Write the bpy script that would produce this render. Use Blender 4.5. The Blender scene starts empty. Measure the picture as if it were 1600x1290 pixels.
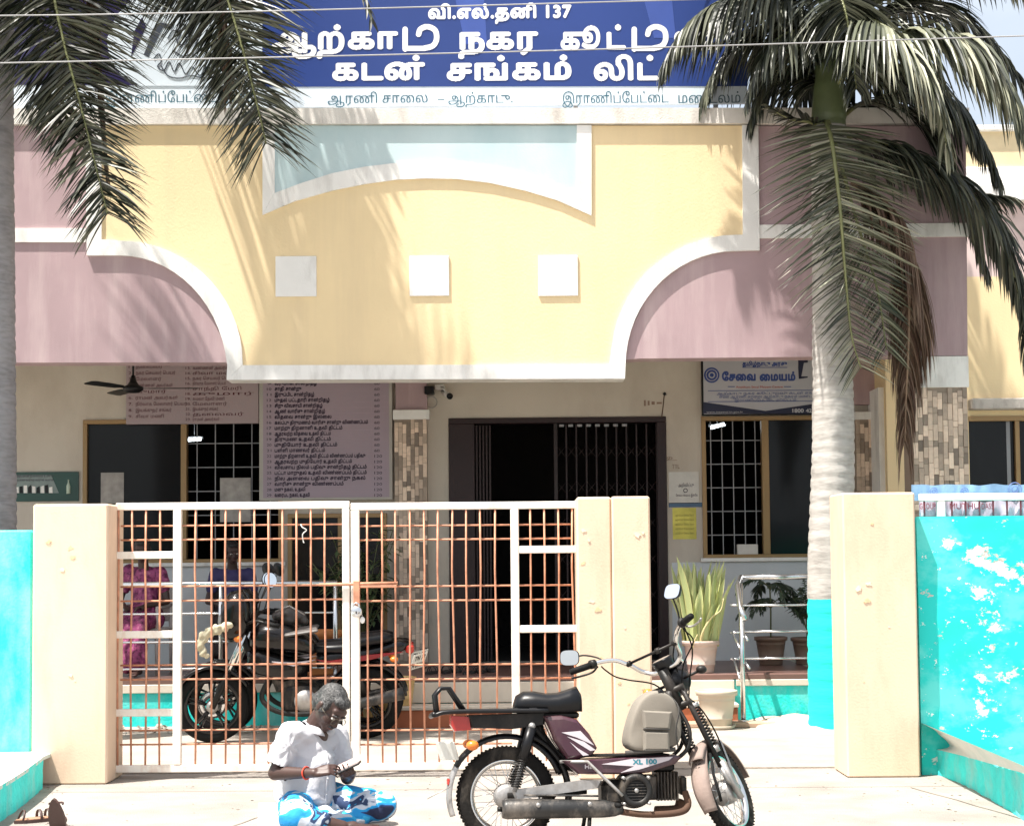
import bpy, math, random, re
from mathutils import Vector, Matrix, Quaternion, noise
random.seed(7)
SC = bpy.context.scene
COL = SC.collection
R = math.radians
PI = math.pi
V = Vector

# ------------------------------------------------------------------ camera
F_PX = 2500.0
SHIFT = 102.0
CAM_H = 1.5
CAM_ROT = Matrix.Rotation(R(93.0), 3, 'X') @ Matrix.Rotation(R(-0.5), 3, 'Z')
cam_data = bpy.data.cameras.new('camera')
cam_data.sensor_width = 36.0
cam_data.lens = 36.0 * F_PX / 1600.0
cam_data.shift_y = SHIFT / 1600.0
cam_data.clip_start = 0.1
cam_data.clip_end = 2000.0
cam = bpy.data.objects.new('camera', cam_data)
cam.location = (0, 0, CAM_H)
cam.rotation_euler = CAM_ROT.to_euler()
COL.objects.link(cam)
SC.camera = cam

# ------------------------------------------------------------------ light
SUN_TRAVEL = V((0.36, 0.225, -1.0)).normalized()
to_sun = -SUN_TRAVEL
world = bpy.data.worlds.new('World')
SC.world = world
world.use_nodes = True
wn = world.node_tree.nodes
wl = world.node_tree.links
sky = wn.new('ShaderNodeTexSky')
sky.sky_type = 'NISHITA'
sky.sun_disc = False
sky.sun_elevation = math.asin(to_sun.z)
sky.sun_rotation = math.atan2(to_sun.x, to_sun.y)
sky.air_density = 1.0
sky.dust_density = 7.0
sky.ozone_density = 0.8
veil = wn.new('ShaderNodeMix')          # thin bright high cloud over the whole sky
veil.data_type = 'RGBA'
vn = wn.new('ShaderNodeTexNoise')
vn.inputs['Scale'].default_value = 3.0
vn.inputs['Detail'].default_value = 7
vm = wn.new('ShaderNodeMapping')
vm.inputs['Scale'].default_value = (1, 1, 2.2)
vt = wn.new('ShaderNodeTexCoord')
wl.new(vt.outputs['Generated'], vm.inputs[0])
wl.new(vm.outputs[0], vn.inputs['Vector'])
vr = wn.new('ShaderNodeMapRange')
vr.inputs['From Min'].default_value = 0.35
vr.inputs['From Max'].default_value = 0.62
vr.inputs['To Min'].default_value = 0.45
vr.inputs['To Max'].default_value = 0.85
wl.new(vn.outputs[0], vr.inputs[0])
wl.new(vr.outputs[0], veil.inputs[0])
wl.new(sky.outputs[0], veil.inputs[6])
veil.inputs[7].default_value = (3.7, 4.0, 4.3, 1)
wl.new(veil.outputs[2], wn['Background'].inputs[0])
wn['Background'].inputs[1].default_value = 0.125
sun_data = bpy.data.lights.new('sun', 'SUN')
sun_data.energy = 5.0
sun_data.angle = R(0.55)
sun_data.color = (1.0, 0.95, 0.88)
sun = bpy.data.objects.new('sun', sun_data)
sun.rotation_euler = SUN_TRAVEL.to_track_quat('-Z', 'Y').to_euler()
sun.location = (-5, -5, 20)
COL.objects.link(sun)
SC.view_settings.view_transform = 'Standard'
SC.view_settings.look = 'None'
SC.view_settings.exposure = 1.15
SC.view_settings.gamma = 1.0
SC.view_settings.use_curve_mapping = False


def at(px, py, Y):
    """point of the vertical plane y = Y seen at photo pixel (px, py)"""
    d = CAM_ROT @ V(((px - 800) / F_PX, -(py - 645 - SHIFT) / F_PX, -1.0))
    return V((0, 0, CAM_H)) + d * (Y / d.y)


def gp(px, py, z=0.0):
    """point of the level plane z seen at photo pixel"""
    d = CAM_ROT @ V(((px - 800) / F_PX, -(py - 645 - SHIFT) / F_PX, -1.0))
    return V((0, 0, CAM_H)) + d * ((z - CAM_H) / d.z)


# ------------------------------------------------------------------ materials
MATS = {}


def mat(name, col, rough=0.8, metal=0.0, var=0.12, scale=3.0, bump=0.15, bscale=60.0, dirt=None, dirt_amt=0.0,
        dirt_scale=1.2, dstretch=0.45, spec=0.5, coat=0.0, rand=0.0, emit=None, trans=0.0, alpha=1.0, bdist=0.01):
    if name in MATS:
        return MATS[name]
    m = bpy.data.materials.new(name)
    m.use_nodes = True
    nt = m.node_tree
    N, L = nt.nodes, nt.links
    b = N['Principled BSDF']
    b.inputs['Roughness'].default_value = rough
    b.inputs['Metallic'].default_value = metal
    b.inputs['Specular IOR Level'].default_value = spec
    b.inputs['Coat Weight'].default_value = coat
    b.inputs['Transmission Weight'].default_value = trans
    b.inputs['Alpha'].default_value = alpha
    tc = N.new('ShaderNodeTexCoord')
    geo = N.new('ShaderNodeNewGeometry')
    pos = geo.outputs['Position']
    nz = N.new('ShaderNodeTexNoise')
    nz.inputs['Scale'].default_value = scale
    nz.inputs['Detail'].default_value = 6
    L.new(pos, nz.inputs['Vector'])
    hsv = N.new('ShaderNodeHueSaturation')
    hsv.inputs['Color'].default_value = (*col, 1)
    mr = N.new('ShaderNodeMapRange')
    mr.inputs['From Min'].default_value = 0.3
    mr.inputs['From Max'].default_value = 0.7
    mr.inputs['To Min'].default_value = 1 - var
    mr.inputs['To Max'].default_value = 1 + var
    L.new(nz.outputs[0], mr.inputs[0])
    L.new(mr.outputs[0], hsv.inputs['Value'])
    out = hsv.outputs[0]
    if rand:
        oi = N.new('ShaderNodeObjectInfo')
        h2 = N.new('ShaderNodeHueSaturation')
        m2 = N.new('ShaderNodeMapRange')
        m2.inputs['To Min'].default_value = 1 - rand
        m2.inputs['To Max'].default_value = 1 + rand
        L.new(oi.outputs['Random'], m2.inputs[0])
        L.new(m2.outputs[0], h2.inputs['Value'])
        L.new(out, h2.inputs['Color'])
        out = h2.outputs[0]
    if dirt is not None:
        n2 = N.new('ShaderNodeTexNoise')
        n2.inputs['Scale'].default_value = dirt_scale
        n2.inputs['Detail'].default_value = 9
        n2.inputs['Roughness'].default_value = 0.65
        mp = N.new('ShaderNodeMapping')
        mp.inputs['Scale'].default_value = (1, 1, dstretch)
        mp.inputs['Location'].default_value = (3.1, 1.7, 5.3)
        L.new(pos, mp.inputs[0])
        L.new(mp.outputs[0], n2.inputs['Vector'])
        m3 = N.new('ShaderNodeMapRange')
        m3.inputs['From Min'].default_value = 0.48
        m3.inputs['From Max'].default_value = 0.72
        m3.inputs['To Max'].default_value = dirt_amt
        L.new(n2.outputs[0], m3.inputs[0])
        mx = N.new('ShaderNodeMix')
        mx.data_type = 'RGBA'
        mx.inputs[7].default_value = (*dirt, 1)
        L.new(m3.outputs[0], mx.inputs[0])
        L.new(out, mx.inputs[6])
        out = mx.outputs[2]
    L.new(out, b.inputs['Base Color'])
    if bump:
        n3 = N.new('ShaderNodeTexNoise')
        n3.inputs['Scale'].default_value = bscale
        n3.inputs['Detail'].default_value = 4
        L.new(pos, n3.inputs['Vector'])
        bp = N.new('ShaderNodeBump')
        bp.inputs['Strength'].default_value = bump
        bp.inputs['Distance'].default_value = bdist
        L.new(n3.outputs[0], bp.inputs['Height'])
        L.new(bp.outputs[0], b.inputs['Normal'])
    if emit:
        b.inputs['Emission Color'].default_value = (*emit[0], 1)
        b.inputs['Emission Strength'].default_value = emit[1]
    MATS[name] = m
    return m


def ramp_mat(name, stops, scale, rough=0.8, detail=4, stretch=(1, 1, 1), kind='NOISE', bump=0.2, bscale=40, metal=0.0,
             contrast=(0.3, 0.7), distort=0.0, loc=(0, 0, 0), bdist=0.01, local=False, constant=False):
    if name in MATS:
        return MATS[name]
    m = bpy.data.materials.new(name)
    m.use_nodes = True
    nt = m.node_tree
    N, L = nt.nodes, nt.links
    b = N['Principled BSDF']
    b.inputs['Roughness'].default_value = rough
    b.inputs['Metallic'].default_value = metal
    geo = N.new('ShaderNodeNewGeometry')
    tc = N.new('ShaderNodeTexCoord')
    src = tc.outputs['Object'] if local else geo.outputs['Position']
    mp = N.new('ShaderNodeMapping')
    mp.inputs['Scale'].default_value = stretch
    mp.inputs['Location'].default_value = loc
    L.new(src, mp.inputs[0])
    if kind == 'NOISE':
        t = N.new('ShaderNodeTexNoise')
        t.inputs['Detail'].default_value = detail
        t.inputs['Roughness'].default_value = 0.62
        t.inputs['Distortion'].default_value = distort
        o = t.outputs[0]
    elif kind == 'WAVE':
        t = N.new('ShaderNodeTexWave')
        t.inputs['Distortion'].default_value = distort
        t.inputs['Detail'].default_value = detail
        o = t.outputs['Fac'] if 'Fac' in t.outputs else t.outputs[1]
    else:
        t = N.new('ShaderNodeTexVoronoi')
        o = t.outputs['Color']
    t.inputs['Scale'].default_value = scale
    L.new(mp.outputs[0], t.inputs['Vector'])
    mr = N.new('ShaderNodeMapRange')
    mr.inputs['From Min'].default_value = contrast[0]
    mr.inputs['From Max'].default_value = contrast[1]
    L.new(o, mr.inputs[0])
    cr = N.new('ShaderNodeValToRGB')
    if constant:
        cr.color_ramp.interpolation = 'CONSTANT'
    els = cr.color_ramp.elements
    els[0].position, els[0].color = stops[0][0], (*stops[0][1], 1)
    els[1].position, els[1].color = stops[-1][0], (*stops[-1][1], 1)
    for p, c in stops[1:-1]:
        e = els.new(p)
        e.color = (*c, 1)
    L.new(mr.outputs[0], cr.inputs[0])
    L.new(cr.outputs[0], b.inputs['Base Color'])
    if bump:
        n3 = N.new('ShaderNodeTexNoise')
        n3.inputs['Scale'].default_value = bscale
        n3.inputs['Detail'].default_value = 5
        L.new(geo.outputs['Position'], n3.inputs['Vector'])
        bp = N.new('ShaderNodeBump')
        bp.inputs['Strength'].default_value = bump
        bp.inputs['Distance'].default_value = bdist
        L.new(n3.outputs[0], bp.inputs['Height'])
        L.new(bp.outputs[0], b.inputs['Normal'])
    MATS[name] = m
    return m


# ------------------------------------------------------------------ mesh helpers
class MB:
    def __init__(self):
        self.v = []
        self.f = []
        self.sm = []

    def add(self, vs, fs, smooth=False):
        o = len(self.v)
        self.v += [V(p) for p in vs]
        self.f += [tuple(i + o for i in f) for f in fs]
        self.sm += [smooth] * len(fs)
        return self

    def box(self, a, b, rot=None, piv=None):
        x0, x1 = sorted((a[0], b[0]))
        y0, y1 = sorted((a[1], b[1]))
        z0, z1 = sorted((a[2], b[2]))
        vs = [V(p) for p in ((x0, y0, z0), (x1, y0, z0), (x1, y1, z0), (x0, y1, z0), (x0, y0, z1), (x1, y0, z1), (x1, y1, z1), (x0, y1, z1))]
        if rot is not None:
            piv = V(piv) if piv is not None else sum(vs, V()) / 8
            vs = [piv + rot @ (p - piv) for p in vs]
        return self.add(vs, [(0, 3, 2, 1), (4, 5, 6, 7), (0, 1, 5, 4), (1, 2, 6, 5), (2, 3, 7, 6), (3, 0, 4, 7)])

    def bbox(self, a, b, bev=0.01, rot=None, piv=None):
        """box with chamfered edges"""
        x0, x1 = sorted((a[0], b[0]))
        y0, y1 = sorted((a[1], b[1]))
        z0, z1 = sorted((a[2], b[2]))
        c = bev
        vs = []
        for sz, z in ((0, z0), (0, z0 + c), (1, z1 - c), (1, z1)):
            k = c if z in (z0, z1) else 0
            X0, X1, Y0, Y1 = x0 + k, x1 - k, y0 + k, y1 - k
            vs += [V(p) for p in ((X0 + c, Y0, z), (X1 - c, Y0, z), (X1, Y0 + c, z), (X1, Y1 - c, z), (X1 - c, Y1, z), (X0 + c, Y1, z), (X0, Y1 - c, z), (X0, Y0 + c, z))]
        if rot is not None:
            piv = V(piv) if piv is not None else sum(vs, V()) / len(vs)
            vs = [piv + rot @ (p - piv) for p in vs]
        fs = [tuple(reversed(range(8))), tuple(range(24, 32))]
        for r in range(3):
            for i in range(8):
                j = (i + 1) % 8
                fs.append((r * 8 + i, r * 8 + j, r * 8 + 8 + j, r * 8 + 8 + i))
        return self.add(vs, fs)

    def prism(self, pts, y0, y1):
        """outline in xz extruded along y"""
        n = len(pts)
        vs = [(p[0], y0, p[1]) for p in pts] + [(p[0], y1, p[1]) for p in pts]
        fs = [tuple(range(n)), tuple(reversed(range(n, 2 * n)))]
        fs += [(i, (i + 1) % n, n + (i + 1) % n, n + i) for i in range(n)]
        return self.add(vs, fs)

    def slab(self, pts, z0, z1):
        n = len(pts)
        vs = [(p[0], p[1], z0) for p in pts] + [(p[0], p[1], z1) for p in pts]
        fs = [tuple(range(n)), tuple(reversed(range(n, 2 * n)))]
        fs += [(i, (i + 1) % n, n + (i + 1) % n, n + i) for i in range(n)]
        return self.add(vs, fs)

    def tube(self, pts, r, n=8, caps=True, flat=1.0, up=None):
        pts = [V(p) for p in pts]
        k = len(pts)
        rs = r if isinstance(r, (list, tuple)) else [r] * k
        vs = []
        prev = None
        for i, p in enumerate(pts):
            t = (pts[min(i + 1, k - 1)] - pts[max(i - 1, 0)])
            if t.length < 1e-9:
                t = V((0, 0, 1))
            t.normalize()
            if prev is None:
                u = V(up) if up is not None else (V((0, 0, 1)) if abs(t.z) < 0.9 else V((0, 1, 0)))
            else:
                u = prev
            u = (u - t * u.dot(t))
            if u.length < 1e-6:
                u = t.orthogonal()
            u.normalize()
            prev = u
            w = t.cross(u)
            for j in range(n):
                a = 2 * PI * j / n
                vs.append(p + (u * math.cos(a) * flat + w * math.sin(a)) * rs[i])
        fs = []
        for i in range(k - 1):
            for j in range(n):
                q = (j + 1) % n
                fs.append((i * n + j, i * n + q, (i + 1) * n + q, (i + 1) * n + j))
        if caps:
            fs.append(tuple(reversed(range(n))))
            fs.append(tuple(range((k - 1) * n, k * n)))
        return self.add(vs, fs, True)

    def lathe(self, prof, c=(0, 0, 0), axis=(0, 0, 1), n=24, smooth=True, sweep=2 * PI, start=0.0, closed=False):
        """profile (radius, height) turned about an axis through c"""
        c = V(c)
        ax = V(axis).normalized()
        q = V((0, 0, 1)).rotation_difference(ax)
        full = abs(sweep - 2 * PI) < 1e-6
        m = n if full else n + 1
        vs = []
        for (r, h) in prof:
            for j in range(m):
                a = start + sweep * j / n
                vs.append(c + q @ V((r * math.cos(a), r * math.sin(a), h)))
        fs = []
        k = len(prof)
        rows = k if closed else k - 1
        for i in range(rows):
            i2 = (i + 1) % k
            for j in range(n):
                q2 = (j + 1) % m if full else j + 1
                fs.append((i * m + j, i * m + q2, i2 * m + q2, i2 * m + j))
        return self.add(vs, fs, smooth)

    def torus(self, c, R_, r, axis=(0, 0, 1), n=40, k=10, flat=1.0, sweep=2 * PI, start=0.0):
        prof = [(R_ + r * math.cos(2 * PI * i / k), r * flat * math.sin(2 * PI * i / k)) for i in range(k)]
        return self.lathe(prof, c, axis, n, True, sweep, start, closed=True)

    def ball(self, c, r, n=12, k=8, rot=None):
        r = V(r) if hasattr(r, '__len__') else V((r, r, r))
        c = V(c)
        vs = []
        for i in range(k + 1):
            t = PI * i / k
            for j in range(n):
                a = 2 * PI * j / n
                p = V((r.x * math.sin(t) * math.cos(a), r.y * math.sin(t) * math.sin(a), r.z * math.cos(t)))
                if rot is not None:
                    p = rot @ p
                vs.append(c + p)
        fs = []
        for i in range(k):
            for j in range(n):
                q = (j + 1) % n
                fs.append((i * n + j, (i + 1) * n + j, (i + 1) * n + q, i * n + q))
        return self.add(vs, fs, True)

    def capsule(self, p0, r0, p1, r1, n=12, k=5):
        p0, p1 = V(p0), V(p1)
        d = p1 - p0
        L_ = max(d.length, 1e-4)
        prof = []
        for i in range(k + 1):
            t = -PI / 2 + (PI / 2) * i / k
            prof.append((max(r0 * math.cos(t), 1e-5), r0 * math.sin(t)))
        for i in range(k + 1):
            t = (PI / 2) * i / k
            prof.append((max(r1 * math.cos(t), 1e-5), L_ + r1 * math.sin(t)))
        return self.lathe(prof, p0, d if d.length > 1e-4 else (0, 0, 1), n)

    def mesh(self, name, m=None):
        me = bpy.data.meshes.new(name)
        me.from_pydata([tuple(p) for p in self.v], [], self.f)
        for p, s in zip(me.polygons, self.sm):
            p.use_smooth = s
        if m is not None:
            me.materials.append(m)
        me.update()
        return me

    def build(self, name, m, parent=None, normals=True):
        me = self.mesh(name, m)
        if normals:
            import bmesh
            bm = bmesh.new()
            bm.from_mesh(me)
            bmesh.ops.remove_doubles(bm, verts=bm.verts, dist=1e-5) if len(bm.verts) < 20000 else None
            bmesh.ops.recalc_face_normals(bm, faces=bm.faces)
            bm.to_mesh(me)
            bm.free()
        return link(name, me, parent)


def link(name, data, parent=None):
    o = bpy.data.objects.new(name, data)
    COL.objects.link(o)
    if parent is not None:
        o.parent = parent
    return o


def tag(o, label=None, cat=None, group=None, kind=None):
    if label:
        o['label'] = label
    if cat:
        o['category'] = cat
    if group:
        o['group'] = group
    if kind:
        o['kind'] = kind
    return o


def empty(name, loc=(0, 0, 0), rot=(0, 0, 0)):
    o = bpy.data.objects.new(name, None)
    o.location = loc
    o.rotation_euler = rot
    o.empty_display_size = 0.1
    COL.objects.link(o)
    return o


def rebase(root, loc):
    """move a thing's Empty to its base while the parts, modelled in world space, stay put"""
    loc = V(loc)
    root.location = loc
    for o in list(bpy.data.objects):
        if o.parent == root:
            o.location = o.location - loc


def copy_tree(o, parent=None):
    c = o.copy()
    COL.objects.link(c)
    c.parent = parent
    for ch in [x for x in bpy.data.objects if x.parent == o]:
        copy_tree(ch, c)
    return c


def remeshed(name, mb, voxel, smooth, m, parent=None, fac=0.5, disp=None):
    me = mb.mesh('tmp')
    o = bpy.data.objects.new('tmp', me)
    COL.objects.link(o)
    r = o.modifiers.new('r', 'REMESH')
    r.mode = 'VOXEL'
    r.voxel_size = voxel
    if smooth:
        s = o.modifiers.new('s', 'SMOOTH')
        s.factor = fac
        s.iterations = smooth
    dg = bpy.context.evaluated_depsgraph_get()
    out = bpy.data.meshes.new_from_object(o.evaluated_get(dg))
    bpy.data.objects.remove(o)
    bpy.data.meshes.remove(me)
    if disp:
        ns = [v.normal.copy() for v in out.vertices]
        for v, n_ in zip(out.vertices, ns):
            v.co = v.co + n_ * disp(v.co, n_)
    out.materials.clear()
    out.materials.append(m)
    for p in out.polygons:
        p.use_smooth = True
    out.name = name
    return link(name, out, parent)


def catmull(pts, n=8):
    pts = [V(p) for p in pts]
    P = [2 * pts[0] - pts[1]] + pts + [2 * pts[-1] - pts[-2]]
    out = []
    for i in range(1, len(P) - 2):
        a, b, c, d = P[i - 1], P[i], P[i + 1], P[i + 2]
        for k in range(n):
            t = k / n
            out.append(0.5 * ((2 * b) + (c - a) * t + (2 * a - 5 * b + 4 * c - d) * t * t + (3 * b - a - 3 * c + d) * t ** 3))
    out.append(pts[-1])
    return out


# ------------------------------------------------------------------ lettering (outline glyphs filled row by row)
def shape_tamil(s):
    s = re.sub('([\u0b95-\u0bb9])([\u0bc6\u0bc7\u0bc8])', r'\2\1', s)
    s = re.sub('([\u0b95-\u0bb9])\u0bca', '\u0bc6\\1\u0bbe', s)
    s = re.sub('([\u0b95-\u0bb9])\u0bcb', '\u0bc7\\1\u0bbe', s)
    return s


def glyph_loops(s, res=4, space=1.0):
    c = bpy.data.curves.new('t', 'FONT')
    c.body = shape_tamil(s)
    c.size = 1
    c.space_character = space
    c.fill_mode = 'NONE'
    c.resolution_u = res
    o = bpy.data.objects.new('t', c)
    COL.objects.link(o)
    dg = bpy.context.evaluated_depsgraph_get()
    me = bpy.data.meshes.new_from_object(o.evaluated_get(dg))
    bpy.data.objects.remove(o)
    vs = [(v.co.x, v.co.y) for v in me.vertices]
    es = set()
    for e in me.edges:
        es.add((min(e.vertices), max(e.vertices)))
    loops = []
    cur = [0] if vs else []
    for i in range(1, len(vs)):
        if (i - 1, i) in es:
            cur.append(i)
        else:
            loops.append(cur)
            cur = [i]
    if cur:
        loops.append(cur)
    bpy.data.meshes.remove(me)
    return [[vs[i] for i in l] for l in loops if len(l) > 2]


def text_runs(loops, rows, bold=0.0):
    ys = [p[1] for l in loops for p in l]
    y0, y1 = min(ys), max(ys)
    h = 1.0 / rows
    k0, k1 = int(math.floor(y0 / h)) - 1, int(math.ceil(y1 / h)) + 1
    table = {}
    for l in loops:
        n = len(l)
        for i in range(n):
            (xa, ya), (xb, yb) = l[i], l[(i + 1) % n]
            if ya == yb:
                continue
            s = 1 if yb > ya else -1
            lo, hi = min(ya, yb), max(ya, yb)
            for k in range(int(math.ceil(lo / h - 0.5)), int(math.floor(hi / h - 0.5)) + 1):
                y = (k + 0.5) * h
                if lo <= y < hi:
                    table.setdefault(k, []).append((xa + (xb - xa) * (y - ya) / (yb - ya), s))
    raw = {}
    for k, xs in table.items():
        xs.sort()
        w = 0
        runs = []
        for x, s in xs:
            if w == 0:
                st = x
            w += s
            if w == 0:
                runs.append((st, x))
        raw[k] = runs
    nb = int(round(bold * rows))
    out = {}
    for k in range(k0 - nb, k1 + nb + 1):
        acc = []
        for d in range(-nb, nb + 1):
            e = math.sqrt(max(bold * bold - (d * h) ** 2, 0)) if nb else 0
            acc += [(a - e, b + e) for a, b in raw.get(k + d, [])]
        acc.sort()
        mg = []
        for a, b in acc:
            if mg and a <= mg[-1][1]:
                mg[-1][1] = max(mg[-1][1], b)
            else:
                mg.append([a, b])
        if mg:
            out[k] = mg
    return out, h


def lettering(name, s, x0, x1, zb, Y, m, parent=None, height=None, rows=40, bold=0.0, thick=0.0, xf=None, fit=True, kern=None):
    """text standing in the plane y = Y, baseline zb, from x0 to x1"""
    loops = glyph_loops(s, 4, 1.07 if bold > .03 and rows > 25 else 1.0)
    runs, h = text_runs(loops, rows, bold)
    xs = [q for r in runs.values() for ab in r for q in ab]
    a, b = min(xs), max(xs)
    sx = (x1 - x0) / (b - a)
    sz = height if height else sx
    if not fit:
        sx = sz
    vs, fs = [], []
    for k, r in runs.items():
        for (p, q) in r:
            i = len(vs)
            X0, X1, Z0, Z1 = x0 + (p - a) * sx, x0 + (q - a) * sx, zb + k * h * sz, zb + (k + 1) * h * sz
            vs += [(X0, Y, Z0), (X1, Y, Z0), (X1, Y, Z1), (X0, Y, Z1)]
            fs.append((i, i + 1, i + 2, i + 3))
    if xf is not None:
        vs = [xf(V(p)) for p in vs]
    me = bpy.data.meshes.new(name)
    me.from_pydata([tuple(p) for p in vs], [], fs)
    me.materials.append(m)
    return link(name, me, parent)
# ------------------------------------------------------------------ key planes
YP, YG, YC, YF, YW, YR = 11.1, 11.35, 14.6, 14.9, 16.9, 16.3
ZF = 0.45


def rect(x0, y0, x1, y1, Y):
    xm, ym = (x0 + x1) / 2, (y0 + y1) / 2
    return at(x0, ym, Y).x, at(x1, ym, Y).x, at(xm, y1, Y).z, at(xm, y0, Y).z


def px_x(px, py, Y):
    return at(px, py, Y).x


def px_z(px, py, Y):
    return at(px, py, Y).z


# ------------------------------------------------------------------ palette
M_conc = mat('sunlit_concrete', (0.29, 0.262, 0.235), 0.9, var=0.16, scale=2.6, bump=0.7, bscale=90, dirt=(0.17, 0.15, 0.13), dirt_amt=0.5, dirt_scale=1.3, dstretch=1)
M_yard = mat('yard_concrete', (0.34, 0.30, 0.26), 0.95, var=0.1, scale=2.0, bump=0.6, bscale=50, dirt=(0.26, 0.22, 0.18), dirt_amt=0.7, dirt_scale=2.2)
M_yel = mat('yellow_paint', (0.80, 0.635, 0.38), 0.75, var=0.04, scale=1.6, bump=0.2, bscale=50, dirt=(0.66, 0.52, 0.33), dirt_amt=0.4, dirt_scale=4.5, dstretch=.07)
M_pur = mat('mauve_paint', (0.39, 0.28, 0.295), 0.8, var=0.10, scale=1.8, bump=0.2, bscale=130, dirt=(0.58, 0.46, 0.46), dirt_amt=0.6, dirt_scale=3.5, dstretch=.12)
M_wht = mat('white_band_paint', (0.80, 0.79, 0.76), 0.6, var=0.05, scale=3, bump=0.2, bscale=120, dirt=(0.42, 0.40, 0.37), dirt_amt=0.6, dirt_scale=5, dstretch=.3)
M_blu = mat('pale_blue_paint', (0.50, 0.62, 0.64), 0.7, var=0.06, scale=1.2, bump=0.15, dirt=(0.30, 0.48, 0.52), dirt_amt=0.6, dirt_scale=0.8)
M_wall = mat('porch_wall_paint', (0.54, 0.49, 0.42), 0.8, var=0.06, scale=1.5, bump=0.25, bscale=90, dirt=(0.32, 0.25, 0.19), dirt_amt=0.45, dirt_scale=1.1)
M_bounce = mat('bounce_lit_wall', (0.56, 0.59, 0.61), 0.8, var=0.05, scale=2, dirt=(0.45, 0.45, 0.42), dirt_amt=0.35)  # paler than the wall paint, bounced light put into the colour
M_dark = mat('dark_room', (0.012, 0.01, 0.01), 0.9, var=0.2)  # room surfaces near black, unlit depth painted into their colour
M_teal = mat('teal_paint', (0.01, 0.60, 0.56), 0.7, var=0.08, scale=2, bump=0.5, bscale=40, dirt=(0.34, 0.66, 0.62), dirt_amt=0.7, dirt_scale=2.6)
M_pier = mat('cream_pier_paint', (0.72, 0.55, 0.40), 0.75, var=0.04, scale=2, bump=0.14, bscale=60, dirt=(0.50, 0.36, 0.25), dirt_amt=0.5, dirt_scale=5, dstretch=.25)
M_floor = mat('red_oxide_floor', (0.16, 0.09, 0.075), 0.35, var=0.12, scale=3, bump=0.05)
M_stepc = mat('cream_step', (0.62, 0.55, 0.46), 0.8, var=0.06, dirt=(0.4, 0.33, 0.27), dirt_amt=0.4, dirt_scale=4)
M_redst = mat('red_step_paint', (0.40, 0.13, 0.06), 0.7, var=0.15, scale=5)
M_gold = mat('gold_anodised_frame', (0.30, 0.19, 0.085), 0.4, metal=0.3, var=0.06)
M_glass = mat('dark_tinted_glass', (0.010, 0.011, 0.012), 0.10, var=0.05, bump=0, spec=0.22)
M_grey = mat('painted_grille_steel', (0.26, 0.26, 0.27), 0.5, metal=0.3)
M_maroon = mat('maroon_shutter_steel', (0.018, 0.007, 0.008), 0.5, var=0.2, metal=0.2)
M_tile = mat('stone_mosaic_tile', (0.52, 0.41, 0.32), 0.55, var=0.10, scale=30, bump=0.2, bscale=100, rand=0.64)
M_grout = mat('tile_grout', (0.30, 0.24, 0.19), 0.9)
M_steel = mat('stainless_steel', (0.66, 0.67, 0.68), 0.22, metal=0.95, var=0.03, bump=0)
M_black = mat('black_paint', (0.006, 0.006, 0.007), 0.35, var=0.15, bump=0.05, spec=.3)
M_rub = mat('black_rubber', (0.006, 0.006, 0.006), 0.75, var=0.2, bump=0.3, spec=.2)
M_rust = mat('rusty_brown', (0.09, 0.045, 0.025), 0.85, var=0.25)

# ------------------------------------------------------------------ ground
g = MB()
g.add([(-400, -300, 0), (400, -300, 0), (400, 900, 0), (-400, 900, 0)], [(0, 1, 2, 3)])
go = g.build('street_ground', M_conc, normals=False)
tag(go, 'pale sunlit concrete apron in front of the gate', kind='structure')
y = MB()
y.slab([(-9, 11.62), (9, 11.62), (9, 14.95), (-9, 14.95)], 0.0, 0.012)
yo = y.build('yard', M_yard)
tag(yo, 'dusty worn concrete yard behind the gate', kind='structure')
# expansion joints and cracks as thin dark strips on the apron
jo = MB()
for k, (pa, pb) in enumerate((((-4.5, 10.75), (4.5, 10.62)), ((-1.2, 10.7), (-2.3, 7.0)), ((2.6, 10.6), (3.5, 7.0)))):
    a, b = V((*pa, 0)), V((*pb, 0))
    n_ = 26
    pts = [a.lerp(b, i / n_) + V((noise.noise(V((i * .4, k, 0))) * .03, noise.noise(V((i * .4, k, 5))) * .03, 0)) for i in range(n_ + 1)]
    w = (b - a).normalized().cross(V((0, 0, 1))) * 0.005
    for i in range(n_):
        p, q = pts[i], pts[i + 1]
        jo.add([p - w + V((0, 0, .004)), q - w + V((0, 0, .004)), q + w + V((0, 0, .004)), p + w + V((0, 0, .004))], [(0, 1, 2, 3)])
tag(jo.build('pavement_joint', mat('joint_dirt', (0.20, 0.17, 0.14), 0.95)), 'thin dirty joints across the concrete apron', kind='structure')


# ------------------------------------------------------------------ office building
B = tag(empty('office_building'), 'two tone yellow and mauve office with white banded arched front above a shaded porch', 'building')


def wall_open(mb, x0, x1, z0, z1, y0, y1, ops):
    xs = x0
    for (a, b, c, d) in sorted(ops):
        if a > xs:
            mb.box((xs, y0, z0), (a, y1, z1))
        if c > z0:
            mb.box((a, y0, z0), (b, y1, c))
        if d < z1:
            mb.box((a, y0, d), (b, y1, z1))
        xs = b
    if x1 > xs:
        mb.box((xs, y0, z0), (x1, y1, z1))


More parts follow.
